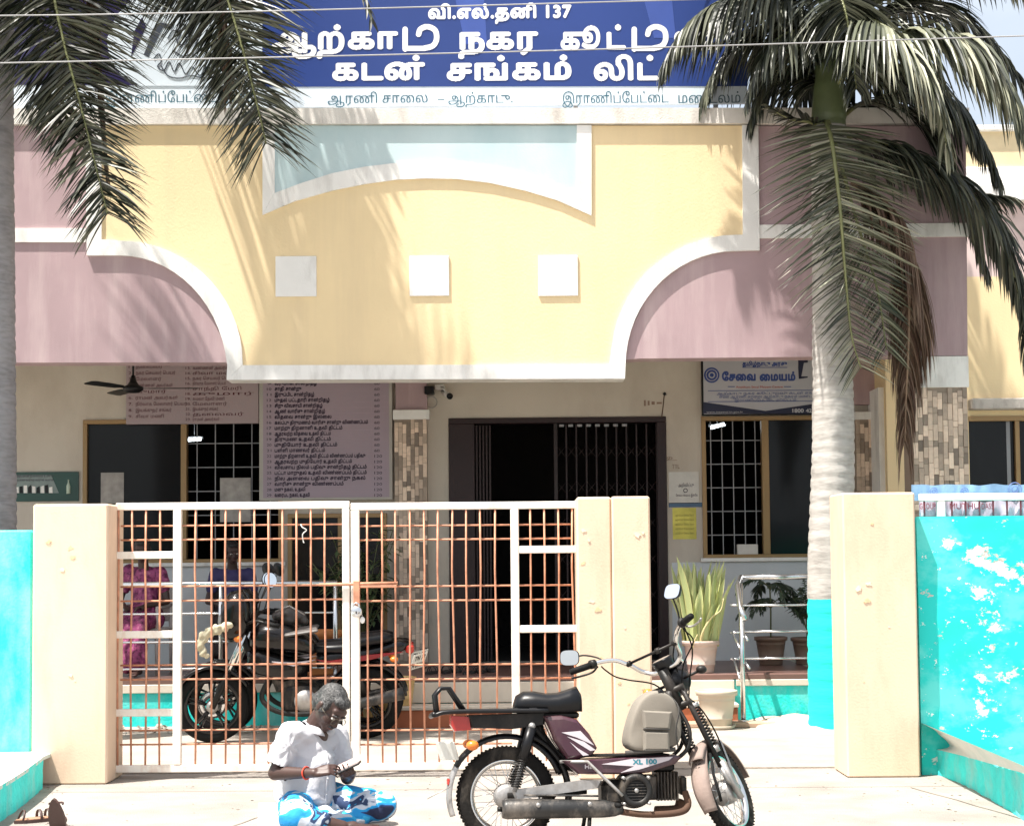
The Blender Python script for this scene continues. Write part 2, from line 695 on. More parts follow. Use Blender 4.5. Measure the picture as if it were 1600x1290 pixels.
XL = px_x(-400, 400, YC)
XRt = px_x(1511, 400, YC)
Zcb = px_z(170, 565, YC)            # underside of the canopy
Ztop = px_z(700, 196, YC)
W1 = rect(130, 655, 442, 880, YW)
W2 = rect(450, 802, 605, 1000, YW)
W3 = rect(1097, 650, 1281, 872, YW)
D1 = rect(702, 652, 1043, 1033, YW)
D1 = (D1[0], D1[1], ZF, D1[3])
mb = MB()
wall_open(mb, -7.0, px_x(1405, 700, YW), 0, 3.9, YW, YW + 0.2,
          [(W1[0], W1[1], W1[2], W1[3]), (W2[0], W2[1], W2[2], W2[3]), (D1[0], D1[1], ZF, D1[3]), (W3[0], W3[1], W3[2], W3[3])])
mb.build('wall', M_wall, B)
# lower wall strips, bounced light painted as a paler colour, a few millimetres proud
mb = MB()
a = rect(1048, 905, 1400, 1030, YW)
mb.box((D1[1] + 0.04, YW - 0.004, ZF), (a[1], YW, W3[2] - 0.035))
mb.build('bounce_strip', M_bounce, B)
mb = MB()
mb.box((px_x(20, 900, YW), YW - 0.004, ZF), (W1[1], YW, W1[2] - 0.035))
mb.build('bounce_strip', M_bounce, B)
# room behind
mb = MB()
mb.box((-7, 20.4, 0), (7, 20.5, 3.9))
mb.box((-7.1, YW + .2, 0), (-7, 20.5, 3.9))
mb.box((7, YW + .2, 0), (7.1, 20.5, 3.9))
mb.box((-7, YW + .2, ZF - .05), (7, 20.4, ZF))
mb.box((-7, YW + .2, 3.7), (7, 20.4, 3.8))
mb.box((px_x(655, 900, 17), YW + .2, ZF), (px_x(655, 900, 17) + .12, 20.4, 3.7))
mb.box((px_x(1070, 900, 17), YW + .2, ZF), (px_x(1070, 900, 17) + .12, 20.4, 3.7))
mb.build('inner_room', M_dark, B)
# plinth, steps
mb = MB()
xs0, xs1 = px_x(556, 1080, YF), px_x(1150, 1080, YF)
mb.box((-7, YF, 0), (xs0, YW, ZF - .05))
mb.build('plinth', M_teal, B)
mb = MB()
mb.box((xs0, YF + 0.004, 0), (xs1, YW, ZF - .05))
mb.build('plinth', M_teal, B)
mb = MB()
mb.box((xs1, YF, 0), (px_x(1276, 1080, YF), YW, ZF - .05))
mb.build('plinth', M_teal, B)
mb = MB()
mb.bbox((-7, YF - .012, ZF - .05), (px_x(1290, 1050, YF), YW, ZF), .006)
mb.build('porch_floor', M_floor, B)
mb = MB()
mb.bbox((-7, YF - .02, ZF - .13), (xs0, YF - .001, ZF - .051), .005)
mb.build('plinth_edge', M_stepc, B)
mb = MB()
mb.bbox((xs1, YF - .02, ZF - .11), (px_x(1290, 1050, YF), YF - .001, ZF - .051), .005)
mb.build('plinth_edge', M_stepc, B)
mb = MB()
mb.bbox((xs0 + .02, YF - .05, .21), (xs1 - .02, YF + .003, ZF - .052), .006)
mb.build('upper_riser', M_stepc, B)
mb = MB()
mb.bbox((xs0 + .02, YF - .34, .17), (xs1 - .02, YF - .051, .205), .006)
mb.build('step_tread', M_stepc, B)
mb = MB()
mb.bbox((xs0 + .03, YF - .325, .012), (xs1 - .03, YF - .051, .169), .004)
mb.build('step_riser', M_redst, B)
mb = MB()
mb.bbox((px_x(1045, 1125, 14.4), YF - .55, .012), (px_x(1262, 1125, 14.4), YF - .33, .055), .008)
mb.build('kerb_slab', mat('brown_slab', (0.40, 0.28, 0.20), 0.85, var=0.12), B)

# canopy: slab behind, downstand, fascia
mb = MB()
mb.box((XL, YC + .25, 3.75), (XRt, YW + .2, 3.95))
mb.build('canopy_slab', M_wall, B)
mb = MB()
mb.box((XL, YC + .25, 3.951), (XRt, YC + .30, Ztop))
mb.build('canopy_slab', M_wall, B)
# mauve face
zr = lambda px, py: px_z(px, py, YC)
mb = MB()
p = [at(x, y_, YC) for x, y_ in ((-400, 197), (160, 197), (160, 390), (188, 390), (260, 412), (315, 460), (345, 520), (356, 565), (356, 566), (-400, 567))]
p = [(-0 + q.x, q.z) for q in p]
mb.prism([(XL, p[0][1]), *p[1:9], (XL, p[9][1])], YC, YC + .25)
mb.build('mauve_fascia', M_pur, B)
mb = MB()
p = [at(x, y_, YC) for x, y_ in ((1172, 197), (1172, 383), (1140, 384), (1070, 405), (1015, 455), (985, 515), (975, 562), (1000, 560), (1512, 555), (1509, 197))]
mb.prism([(q.x, q.z) for q in p], YC, YC + .25)
mb.build('mauve_fascia', M_pur, B)
# yellow face
arcL = [(188 + 180 * math.sin(t), 565 - 182 * math.cos(t)) for t in [R(a) for a in range(0, 91, 6)]]
arcR = [(1150 - 183 * math.sin(t), 568 - 187 * math.cos(t)) for t in [R(a) for a in range(90, -1, -6)]]
pts = [(148, 197), (148, 383)] + arcL[0:] + [(368, 580), (967, 580)] + arcR + [(1172, 381), (1172, 197)]
yp = [at(x, y_, YC) for x, y_ in pts]
mb = MB()
mb.prism([(q.x, q.z) for q in yp], YC - .012, YC + .235)
mb.build('yellow_fascia', M_yel, B)


def strip_poly(outer, inner, Y):
    return [(at(x, y_, Y).x, at(x, y_, Y).z) for x, y_ in outer] + [(at(x, y_, Y).x, at(x, y_, Y).z) for x, y_ in reversed(inner)]


def band(name, outer, inner, y0, y1, m=None):
    """band between two polylines with the same number of points, built quad by quad"""
    mb = MB()
    O = [at(x, y_, YC) for x, y_ in outer]
    I = [at(x, y_, YC) for x, y_ in inner]
    n = len(O)
    vs = [(q.x, y0, q.z) for q in O] + [(q.x, y0, q.z) for q in I] + [(q.x, y1, q.z) for q in O] + [(q.x, y1, q.z) for q in I]
    fs = []
    for i in range(n - 1):
        fs += [(i, i + 1, n + i + 1, n + i), (2 * n + i, 2 * n + i + 1, i + 1, i), (n + i, n + i + 1, 3 * n + i + 1, 3 * n + i),
               (2 * n + i, 3 * n + i, 3 * n + i + 1, 2 * n + i + 1)]
    fs += [(0, n, 3 * n, 2 * n), (n - 1, 3 * n - 1, 4 * n - 1, 2 * n - 1)]
    mb.add(vs, fs)
    return mb.build(name, m or M_wht, B)


YB1 = YC - .036
aLo = [(188 + 169 * math.sin(t), 592 - 192 * math.cos(t)) for t in [R(a) for a in range(0, 85, 6)]]
aLi = [(188 + 192 * math.sin(t), 567 - 190 * math.cos(t)) for t in [R(a) for a in range(0, 85, 6)]]
outer = [(135, 197), (137, 400)] + aLo + [(355, 594)]
inner = [(160, 197), (160, 375)] + aLi + [(380, 571)]
band('white_band', outer, inner, YB1, YC + .25)
aRo = [(1150 - 173 * math.sin(t), 572 - 179 * math.cos(t)) for t in [R(a) for a in range(84, -1, -6)]]
aRi = [(1150 - 195 * math.sin(t), 562 - 194 * math.cos(t)) for t in [R(a) for a in range(84, -1, -6)]]
outer = [(976, 592)] + aRo + [(1186, 392), (1184, 197)]
inner = [(952, 570)] + aRi + [(1160, 368), (1159, 197)]
band('white_band', outer, inner, YB1, YC + .25)
band('white_band', [(380.3, 571), (951.7, 570)], [(355, 594), (976, 592)], YB1 + .001, YC + .249)
band('white_band', [(-400, 357), (134.5, 357)], [(-400, 378), (134.5, 379)], YC - .02, YC + .1)
band('white_band', [(1185.5, 352), (1512, 349)], [(1185.5, 373), (1513, 370)], YC - .02, YC + .1)
# arched panel
au = [(430, 303), (470, 288), (520, 272), (570, 262), (620, 256), (665, 254), (710, 255), (760, 261), (820, 275), (860, 287), (901, 303)]
al = [(411, 337), (460, 316), (520, 299), (570, 289), (620, 282), (665, 280), (715, 281), (765, 287), (820, 299), (870, 314), (924, 338)]
q = [at(x, y_, YC) for x, y_ in [(430, 197), (901, 197)] + list(reversed(au))]
mb = MB()
mb.prism([(v.x, v.z) for v in q], YC - .016, YC + .1)
mb.build('pale_blue_panel', M_blu, B)
band('arched_band', au, al, YB1, YC + .1)
band('white_band', [(411, 197), (411, 336.5)], [(430, 197), (430, 302.5)], YB1 + .001, YC + .1)
band('white_band', [(901, 197), (901, 302.5)], [(924, 197), (924, 337.5)], YB1 + .001, YC + .1)
for (x0, y0, x1, y1) in ((431, 401, 495, 464), (640, 401, 702, 463), (841, 400, 903, 463)):
    a = rect(x0, y0, x1, y1, YC)
    MB().bbox((a[0], YC - .028, a[2]), (a[1], YC - .012, a[3]), .003).build('square_tile', M_wht, B)
# cornice
a0, a1 = at(-400, 172, YC), at(-400, 197, YC)
b0, b1 = at(1512, 171, YC), at(1512, 195, YC)
mb = MB()
mb.add([(a1.x, YC - .055, a1.z), (b1.x, YC - .055, b1.z), (b0.x, YC - .055, b0.z), (a0.x, YC - .055, a0.z),
        (a1.x, YC + .4, a1.z), (b1.x, YC + .4, b1.z), (b0.x, YC + .4, b0.z), (a0.x, YC + .4, a0.z)],
       [(0, 1, 2, 3), (7, 6, 5, 4), (0, 4, 5, 1), (1, 5, 6, 2), (2, 6, 7, 3), (3, 7, 4, 0)])
mb.build('cornice', mat('stained_cornice_paint', (0.70, 0.67, 0.62), 0.75, var=0.08, scale=4, bump=0.35, dirt=(0.25, 0.22, 0.19), dirt_amt=0.6, dirt_scale=3.2), B)

# pilasters / columns with mosaic tiles
def tile_column(px0, px1, py0, py1, Y, depth, n_cols, side=None):
    x0, x1, z0, z1 = rect(px0, py0, px1, py1, Y)
    col_ = MB().box((x0, Y, z0), (x1, Y + depth, z1)).build('tiled_column', M_grout, B)
    w = (x1 - x0) / n_cols
    hs = [0.055, 0.10, 0.15]
    meshes = {}
    for h_ in hs:
        for d_ in (0.006, 0.010, 0.014):
            meshes[(h_, d_)] = MB().bbox((0.0015, -d_, 0.0015), (w - .0015, 0.002, h_ - .0015), .0012).mesh('tile', M_tile)
    n = 0
    for c in range(n_cols):
        z = z1 - random.choice((0, .03, .05))
        while z > z0 + .06:
            h_ = random.choice(hs)
            if z - h_ < z0:
                h_ = hs[0]
            z -= h_
            t = bpy.data.objects.new('tile', meshes[(h_, random.choice((0.006, 0.010, 0.014)))])
            t.location = (x0 + c * w, Y, z)
            t.parent = col_
            COL.objects.link(t)
            n += 1
    return col_, n


c1, n1 = tile_column(617, 668, 655, 1036, YW - .12, .12, 8)
c2, n2 = tile_column(1338, 1378, 655, 800, YW - .12, .12, 6)
c3, n3 = tile_column(1427, 1513, 605, 800, YC + .02, .35, 11)
c3b = rect(1427, 800, 1513, 1130, YC + .02)
MB().box((c3b[0], YC + .022, 0), (c3b[1], YC + .36, px_z(1470, 800.5, YC + .02))).build('column_base', M_grout, B)
a = rect(614, 640, 671, 655, YW - .14)
MB().bbox((a[0], YW - .15, a[2]), (a[1], YW - .001, a[3]), .004).build('column_cap', M_wht, B)
a = rect(1336, 632, 1380, 643, YW - .14)
MB().bbox((a[0], YW - .15, a[2]), (a[1], YW - .001, px_z(1360, 655, YW - .14)), .004).build('column_cap', M_wht, B)
a = rect(1425, 556, 1514, 605, YC)
MB().bbox((a[0], YC + .005, a[2]), (a[1], YC + .37, a[3]), .004).build('column_head', M_wht, B)
a = rect(618, 570, 667, 640, YW - .1)
MB().box((a[0], YW - .10, a[2]), (a[1], YW - .001, 3.74)).build('beam_end', M_pur, B)
a = rect(1300, 560, 1372, 632, YW - .1)
MB().box((a[0], YW - .10, a[2]), (a[1], YW - .001, 3.74)).build('beam_end', M_pur, B)
# porch side pieces at the right end: white edge and yellow return wall
a = rect(1374, 605, 1386, 800, YR + .1)
MB().box((a[0], YR + .1, 0), (a[1], YW, a[3])).build('white_jamb', M_wht, B)
a = rect(1386, 598, 1428, 800, YR)
MB().box((a[0], YR, 0), (a[1] + .3, YW, 3.74)).build('yellow_return_wall', M_yel, B)


# windows
def window(opn, Y, panes, grille_rows=6, tube=None, stages=None):
    """panes: list of ('glass' | 'grille', x0, x1)"""
    x0, x1, z0, z1 = opn
    t = .045
    fr = MB()
    fr.bbox((x0, Y - .03, z1 - t), (x1, Y + .08, z1), .003)
    fr.bbox((x0, Y - .03, z0), (x1, Y + .08, z0 + t), .003)
    fr.bbox((x0, Y - .028, z0 + t), (x0 + t, Y + .078, z1 - t), .003)
    fr.bbox((x1 - t, Y - .028, z0 + t), (x1, Y + .078, z1 - t), .003)
    w = fr.build('window', M_gold, B)
    for kind, a, b in panes:
        if kind == 'glass':
            MB().box((a, Y + .02, z0 + t), (b, Y + .026, z1 - t)).build('pane', M_glass, w)
        elif kind == 'mullion':
            MB().bbox((a, Y - .026, z0 + t), (b, Y + .07, z1 - t), .003).build('mullion', M_gold, w)
        else:
            n = 5
            for i in range(n):
                x = a + (b - a) * (i + .5) / n
                MB().box((x - .005, Y + .05, z0 + t), (x + .005, Y + .06, z1 - t)).build('grille_bar', M_grey, w)
            for j in range(1, grille_rows):
                z = z0 + (z1 - z0) * j / grille_rows
                MB().box((a, Y + .061, z - .005), (b, Y + .071, z + .005)).build('grille_bar', M_grey, w)
    MB().bbox((x0 - .03, Y - .045, z0 - .03), (x1 + .03, Y - .031, z0 + .008), .003).build('sill', M_wht, w)
    return w


xm = lambda px: px_x(px, 770, YW)
window(W1, YW, [('glass', W1[0] + .045, xm(283)), ('mullion', xm(283), xm(292)), ('grille', xm(292), W1[1] - .045)], 6)
window(W2, YW, [('glass', W2[0] + .045, xm(528)), ('mullion', xm(528), xm(534)), ('glass', xm(534), W2[1] - .045)])
window(W3, YW, [('grille', W3[0] + .045, xm(1191)), ('mullion', xm(1191), xm(1202)), ('glass', xm(1202), W3[1] - .045)], 6)

# collapsible steel shutter door
fr = MB()
fx0, fx1, fz0, fz1 = D1
fr.bbox((fx0, YW - .02, fz1 - .06), (fx1, YW + .1, fz1), .004)
fr.bbox((fx0, YW - .02, ZF), (xm(742), YW + .1, fz1 - .06), .004)
fr.bbox((fx1 - .10, YW - .02, ZF), (fx1, YW + .1, fz1 - .06), .004)
dr = fr.build('door', M_maroon, B)
for k in range(11):
    x = xm(870) + (fx1 - .1 - xm(870)) * k / 10
    MB().box((x - .008, YW + .02, ZF + .02), (x + .008, YW + .035, fz1 - .075)).build('shutter_picket', M_maroon, dr)
mb = MB()
nz_ = 6
for k in range(10):
    xa = xm(870) + (fx1 - .1 - xm(870)) * k / 10
    xb = xm(870) + (fx1 - .1 - xm(870)) * (k + 1) / 10
    for j in range(nz_):
        z = ZF + .25 + j * .38
        mb.tube([(xa, YW + .04, z), (xb, YW + .04, z + .13)], .005, 4)
        mb.tube([(xa, YW + .046, z + .13), (xb, YW + .046, z)], .005, 4)
lat_ = mb.build('shutter_lattice', mat('worn_shutter_steel', (0.02, 0.011, 0.011), .5, metal=.2), dr)
lat_['kind'] = 'stuff'
mb = MB()
for k in range(8):
    x = xm(875) + k * .095
    mb.box((x, YW - .005, fz1 - .10), (x + .05, YW + .015, fz1 - .075))
mb.build('top_rollers', M_grey, dr)
MB().bbox((xm(866), YW + .01, ZF), (xm(872), YW + .05, fz1 - .06), .003).build('leading_edge', mat('worn_shutter_steel', (0.05, 0.03, 0.03)), dr)
for k in range(5):
    x = xm(744) + k * .035
    MB().box((x, YW + .02, ZF + .02), (x + .018, YW + .04, fz1 - .075)).build('shutter_picket', M_maroon, dr)
# rooms' fluorescent tubes (lit in the photo)
M_tube = mat('lit_tube', (0.9, 0.95, 1), emit=((0.85, 0.95, 1.0), 6.0), bump=0)
for (px, py, n) in ((303, 687, 0), (1121, 668, 1)):
    c = at(px, py, 18.2)
    t = tag(empty('tube_light', c), ('lit white tube light inside the dark left window' if n == 0 else 'lit white tube light inside the barred right window'), 'light')
    MB().tube([(-.08, 0, 0), (.08, 0, .01 + n * .03)], .018, 8).build('tube', M_tube, t)
    MB().box((-.10, .012, .015), (.10, .05, .04)).build('batten', M_grey, t)
    MB().tube([(0, .03, .04), (0, .03, 3.69 - c.z)], .005, 4).build('hanging_rod', M_grey, t)

# ------------------------------------------------------------------ right wing
RW = tag(empty('side_building'), 'cream and yellow two storey wing set back at the right edge behind the palm', 'building')
wx0, wx1 = px_x(1500, 500, YR), 12.0
ow = rect(1516, 650, 1640, 900, YR)
mb = MB()
wall_open(mb, wx0, wx1, 0, px_z(1550, 432, YR), YR, YR + .2, [(ow[0], ow[1], ow[2], ow[3])])
mb.build('wall', M_yel, RW)
zz = [px_z(1550, v, YR) for v in (432, 372, 318, 292, 262, 206)]
MB().box((wx0, YR, zz[0]), (wx1, YR + .2, zz[1])).build('mauve_band', mat('light_mauve', (0.66, 0.52, 0.50), .8), RW)
MB().box((wx0, YR, zz[1]), (wx1, YR + .2, zz[2])).build('mauve_band', MATS['light_mauve'], RW)
MB().bbox((wx0, YR - .12, zz[2]), (wx1, YR + .2, zz[3]), .01).build('cornice', M_wht, RW)
MB().bbox((wx0, YR - .03, zz[3]), (wx1, YR + .2, zz[4]), .01).build('white_band', M_wht, RW)
MB().box((wx0, YR, zz[4]), (wx1, YR + .2, zz[5])).build('parapet', mat('cream_parapet', (0.80, 0.66, 0.42), .8), RW)
MB().bbox((wx0, YR - .05, zz[5]), (wx1, YR + .2, zz[5] + .06), .01).build('parapet_cap', M_wht, RW)
a = rect(1512, 624, 1640, 641, YR)
MB().bbox((a[0], YR - .16, a[2]), (a[1], YR - .001, a[3]), .01).build('sunshade_ledge', mat('weathered_ledge', (0.45, 0.42, 0.38), .9, var=.2, dirt=(.12, .1, .09), dirt_amt=.8, dirt_scale=6), RW)
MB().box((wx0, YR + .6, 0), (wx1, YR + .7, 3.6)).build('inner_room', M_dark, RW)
fr = MB()
x0, x1, z0, z1 = ow
fr.bbox((x0, YR - .02, z1 - .05), (x1, YR + .08, z1), .003)
fr.bbox((x0, YR - .02, z0), (x1, YR + .08, z0 + .05), .003)
fr.bbox((px_x(1586, 700, YR), YR - .018, z0 + .05), (px_x(1593, 700, YR), YR + .078, z1 - .05), .003)
w = fr.build('window', M_gold, RW)
MB().box((x0, YR + .03, z0 + .05), (px_x(1586, 700, YR), YR + .036, z1 - .05)).build('pane', M_glass, w)
MB().box((px_x(1593, 700, YR), YR + .03, z0 + .05), (x1, YR + .036, z1 - .05)).build('pane', M_glass, w)
MB().box((px_x(1574, 700, YR), YR + .025, z0 + .05), (px_x(1580, 700, YR), YR + .029, z1 - .05)).build('sash', M_grey, w)
# ------------------------------------------------------------------ name board on the roof
YS = YC + .12
SB = tag(empty('name_board'), 'blue and white printed name board in large white Tamil letters on the roof edge', 'sign board')
M_sblue = mat('sign_blue_print', (0.018, 0.045, 0.20), .35, var=.12, scale=.6, bump=0.02)
M_snavy = mat('sign_navy_print', (0.016, 0.012, 0.06), .35, var=.1, bump=0.02)
M_spale = mat('sign_pale_print', (0.62, 0.70, 0.77), .4, var=.06, scale=1.5, bump=0.02)
M_swht = mat('sign_white_print', (0.85, 0.85, 0.85), .5, var=.02, bump=0)
M_sink = mat('sign_ink', (0.03, 0.04, 0.06), .5, bump=0)
q0, q1 = at(22, 171, YS), at(1168, 171, YS)
zt = at(600, -150, YS).z
MB().box((q0.x, YS, q0.z), (q1.x, YS + .05, zt)).build('board_panel', M_spale, SB)
sd = YS - .004
a = [at(x, y_, YS) for x, y_ in ((22, 133), (300, 134), (300, -150), (22, -150))]
MB().prism([(v.x, v.z) for v in a], sd, YS - .0005).build('navy_field', M_snavy, SB)
a = [at(x, y_, YS) for x, y_ in ((400, 136), (1168, 135), (1168, -150), (400, -150))]
MB().prism([(v.x, v.z) for v in a], sd, YS - .0005).build('blue_field', M_sblue, SB)
# pale roundel with its sweep to the lower right, over the navy field
pts = []
for t in range(0, 181, 8):
    an = R(95 + t * 1.0)
    pts.append((330 + 165 * math.cos(an), 60 - 118 * math.sin(an)))
pts = [(330, -60)] + pts[1:] + [(250, 150), (420, 150), (420, -60)]
pts = [(330, -60), (270, -45), (215, -10), (182, 25), (167, 62), (172, 95), (190, 118), (217, 134.5), (410, 134.5), (410, -60)]
a = [at(x, y_, YS) for x, y_ in pts]
MB().prism([(v.x, v.z) for v in a], sd - .003, sd - .0005).build('pale_roundel', M_spale, SB)
a = [at(x, y_, YS) for x, y_ in ((222, 28), (210, 50), (205, 90), (216, 70), (229, 42))]
MB().prism([(v.x, v.z) for v in a], sd - .006, sd - .0035).build('dark_petal', M_snavy, SB)
a = [at(x, y_, YS) for x, y_ in ((232, 90), (225, 86), (243, 40), (252, 36), (272, 40), (268, 46), (255, 44))]
MB().prism([(v.x, v.z) for v in a], sd - .006, sd - .0035).build('dark_petal', M_sink, SB)
for s_ in ([(240, 92), (248, 84), (252, 95), (246, 104), (256, 110), (264, 96), (272, 112), (280, 98), (290, 116), (300, 104), (312, 118), (322, 104)],
           [(262, 60), (270, 48), (282, 52), (276, 66), (288, 70), (296, 56), (308, 62), (300, 80)],
           [(250, 100), (262, 118), (280, 122), (300, 118), (318, 122), (330, 112)], [(272, 80), (286, 88), (300, 84), (314, 92), (326, 84)]):
    a = catmull([at(x, y_, sd - .006) for x, y_ in s_], 4)
    MB().tube(a, .005, 4).build('line_drawing', M_sink, SB)
# diagonal lighter stripes printed on the blue
M_sblue2 = mat('sign_mid_blue', (0.045, 0.085, 0.32), .35, bump=0)
a = [at(x, y_, YS) for x, y_ in ((735, 134), (760, 134), (700, 20), (680, 20))]
for (pa, pb) in (((690, 8), (735, 70)), ((980, 0), (1030, 60))):
    a = [at(x, y_, YS) for x, y_ in ((pa[0], -100), (pa[0] + 60, -100), (pb[0] + 26, pb[1]), (pb[0] - 8, pb[1]))]
    MB().prism([(v.x, v.z) for v in a], sd - .0018, sd - .0005).build('light_streak', M_sblue2, SB)


def sign_line(s, x0, x1, base, cap, m, par, Y, bold, rows, ratio=None):
    """cap: pixel height of one em"""
    a, b = at(x0, base, Y), at(x1, base, Y)
    em = (at(x0, base - cap, Y) - a).length
    return lettering('lettering', s, a.x, b.x, (a.z + b.z) / 2, Y, m, par, height=em, rows=rows, bold=bold)


YL = sd - .004
sign_line('வி.எல்.தனி 137', 669, 893, 28, 26, M_swht, SB, YL, .045, 36)


def stroke_poly(pts, w):
    out = []
    n = 10
    for i in range(len(pts) - 1):
        a, b = V((*pts[i], 0)), V((*pts[i + 1], 0))
        d = (b - a)
        if d.length < 1e-6:
            continue
        nn = V((-d.y, d.x, 0)).normalized() * w / 2
        out.append([((a + nn).x, (a + nn).y), ((a - nn).x, (a - nn).y), ((b - nn).x, (b - nn).y), ((b + nn).x, (b + nn).y)])
        out.append([(b.x + w / 2 * math.cos(2 * PI * k / n), b.y + w / 2 * math.sin(2 * PI * k / n)) for k in range(n)])
    out.append([(pts[0][0] + w / 2 * math.cos(2 * PI * k / n), pts[0][1] + w / 2 * math.sin(2 * PI * k / n)) for k in range(n)])
    return out


def stroke_glyph(strokes, wpx, m, par, Y):
    """letters drawn in photo strokes, in pixels, turned to runs on the board plane"""
    loops = []
    for st in strokes:
        st = [(p.x, p.y) for p in catmull([(x, -y_, 0) for x, y_ in st], 5)] if len(st) > 2 else [(x, -y_) for x, y_ in st]
        loops += stroke_poly(st, wpx)
    # same winding everywhere
    fixed = []
    for l in loops:
        ar = sum(l[i][0] * l[(i + 1) % len(l)][1] - l[(i + 1) % len(l)][0] * l[i][1] for i in range(len(l)))
        fixed.append(l if ar > 0 else l[::-1])
    runs, h = text_runs([[(x / 40, y_ / 40) for x, y_ in l] for l in fixed], 60, 0)
    vs, fs = [], []
    for k, r in runs.items():
        for p, q in r:
            i = len(vs)
            for X_, Z_ in ((p, k * h), (q, k * h), (q, (k + 1) * h), (p, (k + 1) * h)):
                w = at(X_ * 40, -Z_ * 40, Y)
                vs.append(tuple(w))
            fs.append((i, i + 1, i + 2, i + 3))
    me = bpy.data.meshes.new('lettering')
    me.from_pydata(vs, [], fs)
    me.materials.append(m)
    return link('lettering', me, par)


# line 2: Arcot town co-op ... (the du and koo shapes are drawn as strokes, the rest from glyph outlines)
sign_line('ஆற்கா', 424, 622, 76, 44, M_swht, SB, YL, .042, 44)
DU = lambda x: [[(x + 5, 46), (x + 5, 77)], [(x + 5, 76), (x + 34, 76)], [(x + 34, 76), (x + 48, 72), (x + 54, 62), (x + 52, 48), (x + 40, 42), (x + 29, 46), (x + 26, 54)]]
stroke_glyph(DU(628), 8.5, M_swht, SB, YL)
sign_line('நகர', 716, 841, 76, 44, M_swht, SB, YL, .042, 44)
sign_line('கூ', 876, 938, 76, 44, M_swht, SB, YL, .042, 44)
sign_line('ட்', 948, 978, 76, 44, M_swht, SB, YL, .042, 44)
stroke_glyph(DU(986), 8.5, M_swht, SB, YL)
sign_line('றவு', 1052, 1148, 76, 44, M_swht, SB, YL, .042, 44)
# line 3
sign_line('கடன்', 519, 664, 124, 44, M_swht, SB, YL, .042, 44)
sign_line('சங்கம்', 698, 893, 124, 44, M_swht, SB, YL, .042, 44)
sign_line('லிட்,', 928, 1042, 124, 44, M_swht, SB, YL, .042, 44)
# bottom line
M_teali = mat('sign_teal_ink', (0.03, 0.10, 0.14), .5, bump=0)
sign_line('இராணிப்பேட்டை நகரம்', 165, 400, 160, 22, M_teali, SB, YS - .003, .008, 34)
sign_line('ஆரணி சாலை', 512, 668, 161, 21, M_teali, SB, YS - .003, .008, 34)
sign_line('– ஆற்காடு.', 684, 801, 161, 21, M_teali, SB, YS - .003, .008, 34)
sign_line('இராணிப்பேட்டை', 879, 1045, 161, 22, M_teali, SB, YS - .003, .008, 34)
sign_line('மண்டலம்', 1060, 1157, 161, 22, M_teali, SB, YS - .003, .008, 34)
for x in (100, 500, 900, 1120):
    a = at(x, 171, YS)
    MB().box((a.x - .02, YS + .051, a.z - .4), (a.x + .02, YS + .09, zt)).build('post', M_grey, SB)

# ------------------------------------------------------------------ porch notice boards
M_lpink = mat('board_mauve_print', (0.34, 0.27, 0.28), .5, var=.06, scale=1.2, bump=.02)
M_lpink2 = mat('board_lilac_print', (0.36, 0.29, 0.34), .5, var=.08, scale=1.0, bump=.02)
M_lred = mat('board_maroon_ink', (0.10, 0.02, 0.03), .6, bump=0)
M_lblk = mat('board_dark_ink', (0.035, 0.02, 0.045), .6, bump=0)
M_edge = mat('board_edge', (0.42, 0.40, 0.36), .6)
YN = YW - .07
NB = tag(empty('member_list_board'), 'wide mauve list board with two columns of maroon Tamil names behind the ceiling fan', 'notice board')
x0, x1, z0, z1 = rect(197, 540, 404, 662, YN)
MB().bbox((x0, YN, z0), (x1, YN + .03, z1), .004).build('board_panel', M_lpink, NB)
MB().box((at(200, 566, YN).x, YN - .003, at(200, 569, YN).z), (at(400, 566, YN).x, YN - .0005, at(400, 563, YN).z)).build('header_bar', M_lblk, NB)
names = ['தலைவர்', 'நகர செயலர் பெயர்', 'மேலாளர்', 'கண்ணன் அவர்கள்', 'குமார்', 'ராமன் அவர்கள்', 'நிர்வாக மேலாளர் பெயர்', 'இயக்குநர் சங்கர்', 'சிவா மணி', 'கமலா தேவி மணி', 'ராஜா கண்ணன்', 'சாந்தி மேரி']
random.seed(11)
for i in range(9):
    s = names[i % len(names)]
    w = [42, 62, 40, 58, 48, 66, 80, 56, 44][i]
    sign_line(s, 212, 212 + w, 574 + i * 9.7 + 1, 7.0, M_lred, NB, YN - .003, .03, 16)
    sign_line('%d.' % (i + 1), 201, 207, 574 + i * 9.7 + 1, 6, M_lred, NB, YN - .003, .03, 14)
for i in range(11):
    s = names[(i * 5 + 3) % len(names)]
    w = [62, 70, 66, 52, 76, 96, 50, 54, 40, 80, 42][i]
    sign_line(s, 301, 301 + w, 577 + i * 8.0, 6.6, M_lred, NB, YN - .003, .03, 16)
    sign_line('%d.' % (i + 13), 290, 298, 577 + i * 8.0, 5.6, M_lred, NB, YN - .003, .03, 14)
SBd = tag(empty('service_list_board'), 'tall lilac service price list board in dark Tamil rows left of the stone column', 'notice board')
x0, x1, z0, z1 = rect(405, 560, 613, 781, YN - .02)
Y2 = YN - .02
MB().bbox((x0, Y2, z0), (x1, Y2 + .03, z1), .004).build('board_edge', M_edge, SBd)
x0, x1, z0, z1 = rect(411, 560, 608, 777, Y2)
MB().box((x0, Y2 - .003, z0), (x1, Y2 - .0005, z1)).build('board_panel', M_lpink2, SBd)
